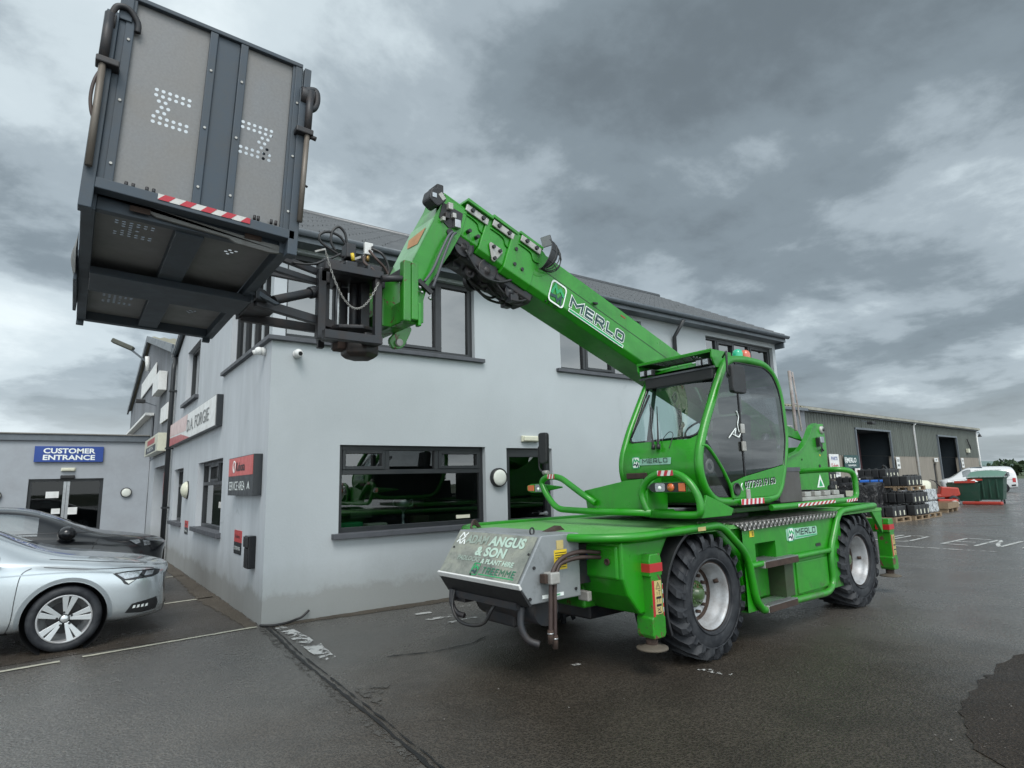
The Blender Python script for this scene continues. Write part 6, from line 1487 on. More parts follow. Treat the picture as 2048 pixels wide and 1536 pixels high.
MB().box(*[v_ for p in zip(BP(0.95,0.30,yb-0.03),BP(0.90,0.34,yb)) for v_ in sorted(p)]).build('cable_clip', 'black', bo, bevel=0.004)
for s_ in (1.55,1.50,1.43,1.40): MB().tube([BP(s_,0.015,YB0+0.02),BP(s_,0.003,YB0+0.03)],0.008,8).build('drain_hole','black',bo)
# work lamp and beacon guard
wl = MB().tube([BP(1.80,H,1.12),BP(1.78,H+0.08,1.11)],0.008,6).build('lamp_bracket','black',bo)
def lampbox(c, d, w_, parent, nm='work_lamp'):
    d = Vector(d).normalized(); c = Vector(c); u = d.cross(Vector((0,1,0))).normalized(); v_ = d.cross(u)
    f = [c+u*a*w_+v_*b*w_ for a, b in ((-1,-1),(1,-1),(1,1),(-1,1))]; bk = [p-d*w_*1.1+(c-p)*0.35 for p in f]
    o = MB().add(f+bk, [(3,2,1,0),(4,5,6,7),(0,1,5,4),(1,2,6,5),(2,3,7,6),(3,0,4,7)]).build(nm,'black',parent,bevel=0.008)
    MB().add([p+d*0.003+(c-p)*0.12 for p in f], [(0,1,2,3)]).build('lens','lampglass',o,fixn=False)
    return o
lampbox(BP(1.73,H+0.16,1.10), (-0.75,-0.55,-0.25), 0.058, bo)
def guard():
    c = Vector(BP(1.76,0.43,YB0-0.16)); mb = MB(); R_ = 0.19
    a = Vector((-ux,0,-uz)); b = Vector((vx_,0,vz_)); y = Vector((0,1,0))
    arcs = []
    for ph in (0, 0.35, 0.7, 1.05, 1.4):
        pts = [c+(a*math.sin(ph)*R_*1.0+y*(0.16-math.cos(ph)*0.10))*(k/8)**0.0 for k in range(1)]
        arc = []
        for k in range(9):
            th = -PI*0.52+k*PI*0.92/8
            arc.append(c+b*math.sin(th)*R_*0.95+(a*math.sin(ph)+y*0.0)*math.cos(th)*R_*1.15+y*(0.12*(1-math.cos(th)*math.cos(ph)*0.9)))
        mb.tube(arc, 0.006, 6)
    for k in (1, 3, 5, 7):
        th = -PI*0.52+k*PI*0.92/8
        mb.tube([c+b*math.sin(th)*R_*0.95+(a*math.sin(ph))*math.cos(th)*R_*1.15+y*(0.12*(1-math.cos(th)*math.cos(ph)*0.9)) for ph in (0,0.35,0.7,1.05,1.4)], 0.004, 6)
    o = mb.build('beacon_guard','black',bo)
    def fn(u, v):
        th = -PI*0.52+v*PI*0.92; ph = 0.5*u
        return c+b*math.sin(th)*R_*0.95+(a*math.sin(ph))*math.cos(th)*R_*1.15+y*(0.12*(1-math.cos(th)*math.cos(ph)*0.9))
    MB().grid(fn, 3, 10).build('guard_shell','black',o)
guard()
MB().lathe([(0.16,0.0),(0.15,0.004),(0.001,0.006)], BP(1.80,0.33,YB0), (0,-1,0), 30).build('guard_base', G, bo)

# gooseneck: two cheek plates with a sloping front face
gk = [(-3.62,4.21),(-3.38,4.12),(-3.45,3.89),(-3.58,3.66),(-3.82,3.30),(-3.86,3.17),(-3.86,2.97),(-4.06,2.93),(-4.03,3.40),(-3.74,3.97)]
gk = [(a+CX, b) for a, b in gk]
gn = MB().prism(gk, XZ, YB0+0.02, YB0+0.045).build('gooseneck_cheek', G, bo, bevel=0.006)
MB().prism(gk, XZ, YB1-0.045, YB1-0.02).build('gooseneck_cheek', G, bo, bevel=0.006)
def strip(p0, p1, name, mat, y0=YB0+0.0, y1=YB1, th=0.015):
    return MB().beam((p0[0]+CX,(y0+y1)/2,p0[1]),(p1[0]+CX,(y0+y1)/2,p1[1]), y1-y0, th, (0,0,1)).build(name, mat, bo, bevel=0.003)
palegreen = green_paint('sky_sheen_green_paint', (0.13,0.34,0.14))  # front face paler: its sky reflection is put into the base colour
strip((-3.62,4.20),(-3.75,3.95),'gooseneck_front', G, YB0+0.02, YB1-0.02)
gf = strip((-3.755,3.955),(-4.035,3.39),'gooseneck_front', palegreen, YB0+0.015, YB1-0.015)
strip((-4.035,3.385),(-4.065,2.95),'gooseneck_front', palegreen, YB0+0.02, YB0+0.15)
strip((-3.40,4.13),(-3.62,4.215),'gooseneck_top', G, YB0+0.02, YB1-0.02)
strip((-3.46,3.88),(-3.585,3.66),'gooseneck_back', G, YB0+0.046, YB1-0.046); strip((-3.59,3.65),(-3.82,3.30),'gooseneck_back', G, YB0+0.046, YB1-0.046)
# orange triangle label on the front face
u_ = Vector((-4.035+3.755,0,3.39-3.955)).normalized(); fn_ = Vector((-u_.z,0,u_.x)); fn_ = fn_ if fn_.x < 0 else -fn_
def fpg(d, y, off=0.012): p = Vector((CX-3.755,0,3.955))+u_*d+fn_*off; return (p.x, y, p.z)
MB().add([fpg(0.10,YB0+0.06),fpg(0.30,YB0+0.06),fpg(0.28,YB0+0.26),fpg(0.14,YB0+0.34)], [(0,1,2,3)]).build('worn_label', plain('worn_orange', (0.40,0.20,0.08), 0.6), gf, fixn=False)
MB().prism([(-3.99+CX,3.46),(-3.93+CX,3.56),(-4.09+CX,3.55)], XZ, YB1-0.04, YB1+0.06).build('tip_bracket','black',gf)
# hardware inside the open top of the head
for (x, z, w_, m) in ((-3.595,4.10,0.04,'lightsteel'),(-3.555,4.02,0.03,'lightsteel'),(-3.63,4.00,0.035,'darksteel'),(-3.52,3.95,0.05,'steel'),(-3.67,3.96,0.025,'lightsteel')):
    MB().cbox((x+CX,YB0+0.0,z),(w_*1.3,0.05,w_*1.6)).build('valve_fitting', m, gn, bevel=0.006)
MB().prism([(-3.66+CX,4.13),(-3.44+CX,4.08),(-3.47+CX,3.94),(-3.60+CX,3.90),(-3.70+CX,3.98)], XZ, YB0+0.012, YB0+0.019).build('head_opening','black',gn)
MB().tube([(-3.585+CX,YB0+0.02,3.86),(-3.585+CX,YB0+0.005,3.86)],0.035,16).build('port','black',gn)
for d in (0.0, 0.035):
    MB().tube(smooth_line([(-3.57+CX+d,YB0-0.005,3.86),(-3.63+CX+d,YB0-0.03,3.80),(-3.72+CX+d*1.3,YB0-0.035,3.62),(-3.80+CX+d*1.8,YB0-0.03,3.44),(-3.87+CX+d*2.4,YB0-0.01,3.33-d)]),0.012,10).build('hose', plain('grey_hose', (0.08,0.085,0.10), 0.5), gn)
MB().beam((-3.93+CX,YB0-0.01,3.33),(-3.80+CX,YB0-0.01,3.24),0.03,0.04).build('hose_bracket','black',gn)
for (a, b) in ((-3.92,3.28),(-3.90,3.24),(-3.82,3.20)): MB().tube([(a+CX,YB0+0.0,b),(a+CX+0.01,YB0-0.02,b-0.02)],0.012,8).build('fitting','steel',gn)
hl = MB().cbox(BP(3.02,0.36,1.16),(0.07,0.16,0.10)).build('lamp_bracket','black',bo,bevel=0.01)
MB().prism(rnd([(-3.74+CX,4.05),(-3.64+CX,4.14),(-3.70+CX,4.24),(-3.80+CX,4.22),(-3.83+CX,4.11)],0.03,3), XZ, YB0-0.03, YB0+0.11).build('work_lamp','black',bo,bevel=0.01)
MB().prism([(-3.735+CX,4.17),(-3.69+CX,4.12),(-3.655+CX,4.15),(-3.70+CX,4.20)], XZ, YB0-0.034, YB0+0.10).build('lamp_shade','lightsteel',bo)
MB().cbox((-3.775+CX,YB0-0.033,4.15),(0.045,0.006,0.045)).build('lens','reflector',bo,bevel=0.004)
# lower pivot ear
MB().prism(rnd([(-4.02+CX,2.95),(-3.93+CX,2.93),(-4.02+CX,2.74),(-4.12+CX,2.72),(-4.16+CX,2.80)],0.04,4), XZ, YB0+0.08, YB0+0.12).build('pivot_ear', 'green_worn', bo, bevel=0.006)
MB().tube([(-4.07+CX,YB0+0.05,2.78),(-4.07+CX,YB0+0.14,2.78)],0.03,16).build('pivot_pin','lightsteel',bo)
# fork carriage
cr = empty('carriage', (0,0,0)); cr.parent = TH
YC0, YC1 = 0.80, 1.62
MB().box(-4.22+CX,-4.09+CX,YC0+0.02,YC1,2.86,3.04).build('lower_beam', 'green_rust', cr, bevel=0.012)
MB().box(-4.20+CX,-4.13+CX,YC0+0.02,YC1,3.26,3.33).build('upper_beam', 'darksteel', cr, bevel=0.01)
MB().box(-4.235+CX,-4.165+CX,YC0-0.03,YC0+0.04,2.86,3.36).build('side_post', 'green_worn', cr, bevel=0.012)
MB().box(-4.163+CX,-4.10+CX,YC0-0.03,YC0+0.03,2.88,3.36).build('side_post', 'green_rust', cr, bevel=0.01)
MB().box(-4.10+CX,-4.07+CX,YC0-0.025,YC0+0.03,2.84,3.03).build('end_plate', G, cr, bevel=0.008)
MB().box(-4.235+CX,-4.10+CX,YC1,YC1+0.06,2.86,3.36).build('side_post', 'green_worn', cr, bevel=0.012)
MB().tube([(-4.17+CX,YC0,3.22),(-4.40+CX,YC0+0.02,3.18)],0.026,12).build('carriage_pin','darksteel',cr)
MB().tube([(-4.17+CX,YC1,3.22),(-4.40+CX,YC1,3.18)],0.026,12).build('carriage_pin','darksteel',cr)
for y in (1.0, 1.4): MB().box(-4.30+CX,-4.10+CX,y,y+0.03,2.86,3.25).build('lug', 'green_worn', cr, bevel=0.008)
# ------------------------------------------------------------------ work basket hung on the boom (world-aligned)
def wthing(name, base, label, cat, group=None):
    e = empty(name, base, 0, label, cat, group); e['_b'] = 1; del e['_b']; return e
def adopt(o, e, base):
    o.parent = e; o.matrix_parent_inverse = Matrix.Translation(Vector(base)).inverted(); return o
M['oilyrust'] = plain('oily_rusty_steel', (0.014,0.013,0.013), 0.5, dirt=0.9, dirtcol=(0.045,0.026,0.018), scale=16)
BB = (-1.5, -3.2, 2.93)
bk = wthing('work_basket', BB, 'folded blue grey work platform with pierced panels, held high at the end of the boom', 'work platform')
ROT = [Matrix.Translation(Vector((-1.5,-3.2,3.0))) @ Matrix.Rotation(0.042, 4, 'Y') @ Matrix.Translation(-Vector((-1.5,-3.2,3.0)))]
def bp(mb, name, mat, bevel=0.004, **k):
    if ROT[0]: mb.v = [tuple(ROT[0] @ Vector(v)) for v in mb.v]
    return adopt(mb.build(name, mat, None, bevel=bevel, **k), bk, BB)
def sub(o, p): o.parent = p; return o
X0, X1, YA, YB = -2.0, -1.0, -4.40, -1.95
# floor frame
mb = MB()
mb.box(X0,X0+0.06,YA+0.05,YB,2.965,3.06).box(X1-0.06,X1,YA+0.05,YB,2.965,3.06)
mb.box(X0+0.06,X1-0.06,YB-0.06,YB,2.965,3.06).box(X0+0.06,X1-0.06,YA+0.08,YA+0.13,2.985,3.06)
mb.box(-1.58,-1.44,YA+0.13,YB-0.06,2.975,3.05)
bp(mb, 'floor_frame', 'bluegrey')
bp(MB().box(X0+0.06,X1-0.0,-3.42,-3.02,2.925,2.974), 'cross_member', 'bluegrey')
dkp = plain('dull_underside', (0.20,0.205,0.205), 0.7, dirt=0.5, dirtcol=(0.11,0.11,0.11), scale=3)
full = [(0,6),(0,6),(1,2),(2,2),(1,2),(0,6),(0,6)]
for (xa, xb) in ((X0+0.06,-1.58),(-1.44,X1-0.06)):
    for (ya, yb, hole) in ((YA+0.13,-3.22,True),(-3.218,YB-0.06,True)):
        cx_ = (xa+xb)/2; cy_ = -4.0 if hole and ya < -3.5 else -2.5
        pat = full if xa < -1.6 else [(2,1),(1.5,2),(2,2)]
        g_ = grid_holes(xa, xb, ya, yb, 7, 6, 0.034, 0.034, cx_, cy_, pat, 0.010, lambda a, b: (a, b, 3.035))
        bp(g_, 'floor_panel', dkp, 0, fixn=False)
bp(MB().box(X0-0.02,X0,-3.3,-2.5,2.90,3.1), 'side_gusset', 'bluegrey')
# upright end panel
Yp = YA
ZP0, ZP1 = 3.085, 4.145
mb = MB()
for (x0, x1) in ((-1.925,-1.885),(-1.535,-1.495),(-1.375,-1.335),(-1.065,-1.025)): mb.box(x0,x1,Yp-0.012,Yp+0.03,ZP0,ZP1)
mb.box(-1.925,-1.025,Yp-0.016,Yp+0.04,ZP1,ZP1+0.025)
up_ = bp(mb, 'panel_frame', 'bluegrey')
bp(MB().box(-1.495,-1.375,Yp+0.005,Yp+0.03,ZP0,ZP1), 'centre_channel', 'bluegrey')
lpat = [(0,6),(0,6),(0.5,2),(1,2),(0.5,2),(0,6),(0,6)]
rpat = [(0,6),(0,6),(3.5,2),(3.0,2),(3.5,2),(0,6),(0,6)]
PXX = lambda a, b: (a, Yp+0.012, b)
bp(grid_holes(-1.885,-1.535,ZP0,ZP1,7,6,0.031,0.031,-1.675,3.60,lpat,0.0096,PXX), 'pierced_sheet', 'galv', 0, fixn=False)
bp(grid_holes(-1.335,-1.065,ZP0,ZP1,7,6,0.031,0.031,-1.245,3.585,rpat,0.0096,PXX), 'pierced_sheet', 'galv', 0, fixn=False)
for x in (-1.905,-1.515,-1.355,-1.045):
    for z in (3.2,3.55,3.9): MB_ = bp(MB().tube([(x,Yp-0.012,z),(x,Yp-0.018,z)],0.007,8), 'rivet', 'lightsteel', 0)
# bottom rail with bolts and worn tape
br_ = bp(MB().prism([(-1.955,3.105),(-1.0,3.085),(-1.0,3.03),(-1.955,3.05)], XZ, Yp-0.03, Yp+0.05), 'bottom_rail', 'bluegrey')
for x in (-1.83,-1.80,-1.74,-1.71,-1.22,-1.20,-1.13,-1.105): bp(MB().tube([(x,Yp-0.01,3.10),(x,Yp-0.01,3.125)],0.008,8), 'bolt', 'darksteel', 0)
tp_ = stripes('hazard_tape', None, (-1.69,Yp-0.031,3.066), (-1.245,Yp-0.031,3.057), (0,0,0.032), (0,-1,0), 9, 0.6, ('redworn','whiteworn'))
adopt(tp_, bk, BB)
for o_ in [tp_]+list(tp_.children): o_.data.transform(ROT[0])
bp(MB().prism([(-1.955,3.06),(-1.92,3.07),(-1.83,3.055),(-1.71,3.02),(-1.68,3.005),(-1.60,3.0),(-1.33,2.985),(-1.29,2.965),(-1.11,2.955),(-1.01,2.97),(-1.01,3.01),(-1.19,3.012),(-1.27,3.02),(-1.70,3.05),(-1.85,3.075)], XZ, Yp+0.055, Yp+0.075), 'pale_shaped_rail', plain('dusty_grey_steel', (0.15,0.155,0.15), 0.6, dirt=0.5, dirtcol=(0.07,0.05,0.04), scale=6), 0.003)
for x in (-1.80,-1.25): bp(MB().box(x,x+0.09,Yp+0.05,Yp+0.054,3.005,3.035), 'rust_patch', 'rust', 0)
# corner posts, hinges and rams
for (x, s_) in ((-1.975,-1),(-1.0,1)):
    pst = bp(MB().box(x-0.035,x+0.02,Yp-0.03,Yp+0.05,2.94,4.02 if s_ < 0 else 4.0), 'corner_post', 'bluegrey')
    bp(MB().box(x-0.05*s_-0.03,x-0.05*s_+0.03,Yp-0.005,Yp+0.05,3.08,4.15), 'panel_edge', 'bluegrey')
    bp(MB().cyl((x+0.015*s_,Yp-0.05,3.14),(x+0.02*s_,Yp-0.05,3.72),0.016,12), 'hinge_ram', plain('dusty_ram', (0.15,0.13,0.11), 0.5, metal=0.3), 0)
    bp(MB().cyl((x+0.02*s_,Yp-0.05,3.72),(x+0.02*s_,Yp-0.05,3.98),0.022,12), 'ram_body', 'darksteel', 0)
    bp(MB().box(x-0.05,x+0.05,Yp-0.075,Yp,3.69,3.725), 'ram_clamp', 'darksteel', 0.006)
    bp(MB().cyl((x-0.03,Yp-0.01,3.96),(x+0.045*(1 if s_ > 0 else 0.2),Yp-0.01,3.96),0.055 if s_ > 0 else 0.045,18), 'hinge_barrel', 'darksteel', 0.004)
bp(MB().tube(smooth_line([(-1.985,Yp-0.04,3.70),(-2.015,Yp-0.05,3.60),(-2.022,Yp-0.05,3.50),(-2.01,Yp-0.05,3.42),(-1.99,Yp-0.04,3.38)]),0.008,8), 'hose', 'brownhose', 0)
bp(MB().tube(smooth_line([(-1.99,Yp-0.02,3.99),(-1.97,Yp-0.03,4.05),(-1.92,Yp-0.03,4.06),(-1.875,Yp-0.02,4.01),(-1.87,Yp-0.01,3.96)]),0.015,10), 'hinge_link', 'darksteel', 0)
bp(MB().box(-1.96,-1.90,Yp-0.02,Yp+0.04,4.0,4.22), 'top_post', 'bluegrey')
bp(MB().tube(smooth_line([(-1.0,Yp-0.02,4.0),(-0.945,Yp-0.02,4.02),(-0.93,Yp-0.02,3.97),(-0.94,Yp-0.02,3.91),(-0.97,Yp-0.02,3.88)]),0.020,10), 'hinge_link', 'darksteel', 0)
bp(MB().box(-1.015,-0.975,Yp-0.02,Yp+0.02,4.02,4.15), 'top_post', 'bluegrey')
bp(MB().tube([(-0.96,Yp-0.05,3.69),(-0.93,Yp-0.06,3.68)],0.014,8), 'fitting', 'darksteel', 0); bp(MB().tube([(-0.99,Yp-0.05,3.38),(-0.955,Yp-0.05,3.365)],0.007,8), 'fitting', 'darksteel', 0)
# far end panel and side rails
bp(MB().box(X0,X1,YB,YB+0.03,3.05,4.1), 'far_panel', 'bluegrey')
bp(MB().tube([(X0+0.02,YA+0.1,3.6),(X0+0.02,YB,3.6)],0.02,8), 'side_rail', 'bluegrey', 0); bp(MB().tube([(X0+0.02,YA+0.1,4.05),(X0+0.02,YB,4.05)],0.02,8), 'side_rail', 'bluegrey', 0)
bp(MB().tube([(X1-0.02,YA+0.1,4.0),(X1-0.02,YB,4.0)],0.02,8), 'side_rail', 'bluegrey', 0)
bp(MB().box(X1-0.02,X1,YA+0.06,YB,3.06,3.22), 'toe_board', 'bluegrey')
bp(MB().box(X0+0.0,X0+0.05,YB-0.02,YB+0.03,2.93,2.97), 'foot', 'bluegrey'); bp(MB().box(X1-0.08,X1-0.02,YB-0.02,YB+0.03,2.93,2.97), 'foot', 'bluegrey')
# dented plate on the left edge
bp(MB().grid(lambda u, v: (X0-0.012-0.03*math.sin(PI*u)*math.sin(PI*v), -3.75+0.75*u, 2.94+0.12*v), 8, 4), 'dented_plate', plain('scuffed_plate', (0.20,0.20,0.19), 0.6, dirt=0.5), 0, fixn=False)
ROT[0] = None
# arms from the basket to the rotator
bp(MB().prism([(-1.0,-3.55),(-0.93,-3.50),(-0.80,-3.30),(-0.80,-3.14),(-0.93,-2.95),(-1.0,-2.9)], XY, 2.90, 2.985), 'nose_plate', 'darksteel', 0.006)
for y in (-3.45,-3.0):
    bp(MB().beam((-1.0,y,3.30),(-0.42,-3.3 if y < -3.2 else -3.12,3.24),0.035,0.05), 'upper_arm', 'darksteel')
    bp(MB().beam((-0.98,y,2.90),(-0.38,-3.33 if y < -3.2 else -3.15,2.84),0.05,0.065), 'lower_arm', 'darksteel')
    bp(MB().box(-1.01,-0.97,y-0.03,y+0.03,2.9,3.34), 'mount_post', 'bluegrey')
bp(MB().beam((-1.0,-3.46,3.19),(-0.50,-3.34,3.16),0.04,0.045), 'middle_arm', 'darksteel')
bp(MB().cyl((-0.86,-3.46,2.93),(-0.55,-3.36,3.07),0.034,16), 'tilt_ram', 'darksteel'); bp(MB().cyl((-0.58,-3.37,3.055),(-0.53,-3.355,3.08),0.046,16), 'ram_collar', 'darksteel')
bp(MB().prism([(-1.03,2.99),(-0.83,2.89),(-0.86,2.88),(-1.05,2.95)], XZ, -3.53, -3.49), 'brace_edge', 'bluegrey')
bp(MB().prism([(-1.0,3.02),(-1.0,3.28),(-0.96,3.28),(-0.82,2.92),(-0.86,2.9)], XZ, -3.1, -3.07), 'web_plate', 'bluegrey')
# rotator frame
mb = MB()
mb.lathe([(0.001,0),(0.27,0),(0.27,0.03),(0.001,0.03)], (-0.20,-3.26,3.225), (0,0,1), 8)
bp(mb, 'top_plate', 'darksteel', 0.006)
bp(MB().lathe([(0.001,0),(0.24,0),(0.24,0.03),(0.001,0.03)], (-0.20,-3.26,2.80), (0,0,1), 8), 'bottom_plate', 'darksteel', 0.006)
for (x, y, w_) in ((-0.115,-3.56,0.055),(-0.50,-3.40,0.06),(-0.28,-3.12,0.06),(-0.06,-3.02,0.05),(-0.40,-3.1,0.05)):
    bp(MB().box(x-w_/2,x+w_/2,y-w_/2,y+w_/2,2.70,3.25), 'frame_post', 'darksteel')
bp(MB().box(-0.54,-0.08,-3.60,-3.53,3.19,3.25), 'frame_rail', 'darksteel'); bp(MB().box(-0.53,-0.08,-3.59,-3.52,2.67,2.735), 'frame_rail', 'darksteel')
bp(MB().cyl((-0.19,-3.26,2.83),(-0.19,-3.26,3.22),0.035,14), 'centre_spindle', 'darksteel'); bp(MB().cyl((-0.32,-3.26,2.83),(-0.32,-3.26,3.22),0.018,12), 'guide_rod', 'steel')
bp(MB().box(-0.16,-0.09,-3.35,-3.22,2.83,3.22), 'inner_plate', 'darksteel')
bp(MB().lathe([(0.001,0),(0.11,0),(0.15,0.03),(0.15,0.12),(0.001,0.12)], (-0.15,-3.30,2.60), (0,0,1), 6), 'foot_socket', 'oilyrust', 0.01)
bp(MB().box(-0.34,-0.26,-3.34,-3.2,2.66,2.76), 'foot_lug', 'rust', 0.01)
bp(MB().cyl((-0.36,-3.28,3.31),(-0.08,-3.28,3.36),0.075,20), 'drive_motor', 'black', 0.006); bp(MB().box(-0.22,-0.10,-3.36,-3.20,3.25,3.40), 'motor_block', 'darksteel', 0.01)
bp(MB().box(-0.30,-0.22,-3.38,-3.26,3.40,3.52), 'valve_block', 'darksteel', 0.008)
bp(MB().box(-0.165,-0.095,-3.42,-3.39,3.44,3.54), 'white_tag', 'whitepaint', 0.004); bp(MB().tube([(-0.105,-3.43,3.50),(-0.105,-3.44,3.50)],0.012,8), 'tag_bolt', 'darksteel', 0)
bp(MB().cyl((-0.13,-3.40,3.44),(-0.135,-3.40,3.385),0.014,10), 'brass_fitting', plain('brass', (0.35,0.24,0.09), 0.4, metal=0.8), 0)
bp(MB().cyl((-0.26,-3.42,3.36),(-0.27,-3.42,3.42),0.014,10), 'brass_fitting', 'yellow', 0)
bp(MB().beam((-0.25,-3.40,3.38),(-0.10,-3.38,3.46),0.02,0.02), 'valve_bar', 'lightsteel', 0.003)
hs = [[(-0.30,-3.3,3.42),(-0.39,-3.3,3.46),(-0.48,-3.3,3.51),(-0.49,-3.3,3.57),(-0.42,-3.3,3.61),(-0.33,-3.3,3.59),(-0.28,-3.3,3.53),(-0.26,-3.3,3.47)],
      [(-0.36,-3.3,3.46),(-0.40,-3.3,3.53),(-0.39,-3.3,3.62),(-0.34,-3.3,3.67),(-0.29,-3.3,3.63),(-0.27,-3.3,3.55),(-0.25,-3.3,3.50)],
      [(-0.12,-3.45,3.48),(-0.05,-3.5,3.43),(0.0,-3.5,3.34),(0.0,-3.5,3.27),(-0.06,-3.5,3.25),(-0.13,-3.5,3.28),(-0.17,-3.45,3.35),(-0.18,-3.4,3.42)],
      [(-0.14,-3.45,3.46),(-0.10,-3.5,3.38),(-0.03,-3.5,3.32),(0.0,-3.5,3.25),(-0.08,-3.5,3.22),(-0.14,-3.5,3.24)],
      [(-0.72,-3.4,3.26),(-0.62,-3.42,3.26),(-0.55,-3.42,3.28),(-0.50,-3.42,3.31),(-0.44,-3.38,3.35),(-0.34,-3.36,3.42)],
      [(-0.18,-3.45,3.40),(-0.20,-3.5,3.33),(-0.15,-3.55,3.27),(-0.09,-3.55,3.22)]]
for i, h in enumerate(hs): bp(MB().tube(smooth_line(h), 0.011 if i != 4 else 0.009, 8), 'hose', 'hose' if i not in (3,5) else 'brownhose', 0)
for q in ((-0.50,-0.40,-3.30,-3.27,2.83,3.22),(-0.30,-0.20,-3.16,-3.13,2.83,3.22),(-0.12,-0.03,-3.20,-3.16,2.78,3.20)): bp(MB().box(*q), 'inner_plate', 'darksteel')
for (x, y, z, dx, dz) in ((-0.42,-3.35,3.30,0.14,0.10),(-0.13,-3.5,3.27,0.12,0.08),(-0.48,-3.38,3.20,0.08,0.12),(-0.06,-3.45,3.20,0.08,0.10),(-0.30,-3.45,3.29,0.10,0.07),(-0.36,-3.3,2.76,0.18,0.09),(-0.12,-3.45,2.73,0.14,0.09)): bp(MB().cbox((x,y,z),(dx,0.10,dz)), 'hydraulic_block', 'darksteel', 0.012)
# chain hanging in a loop
ch = []
n = 46
A_, B_ = Vector((-0.545,-3.60,3.33)), Vector((-0.125,-3.60,3.15))
for i in range(n+1):
    t_ = i/n; p = A_.lerp(B_, t_); p.z -= 0.34*4*t_*(1-t_)*0.93+0.0; ch.append(p)
mb = MB()
for i in range(n):
    c = (ch[i]+ch[i+1])/2; d = (ch[i+1]-ch[i]).normalized(); a = d.cross(Vector((0,1,0))).normalized() if i % 2 else Vector((0,1,0))
    L_ = (ch[i+1]-ch[i]).length*0.72
    pts = [c+d*L_*math.cos(k*PI/4)*1.0+a*0.0065*math.sin(k*PI/4) for k in range(8)]
    mb.tube(pts, 0.0023, 5, closed=True)
bp(mb, 'chain', 'lightsteel', 0)
bp(MB().beam((-0.62,-3.6,3.30),(-0.545,-3.6,3.335),0.012,0.012), 'chain_hook', 'lightsteel', 0)

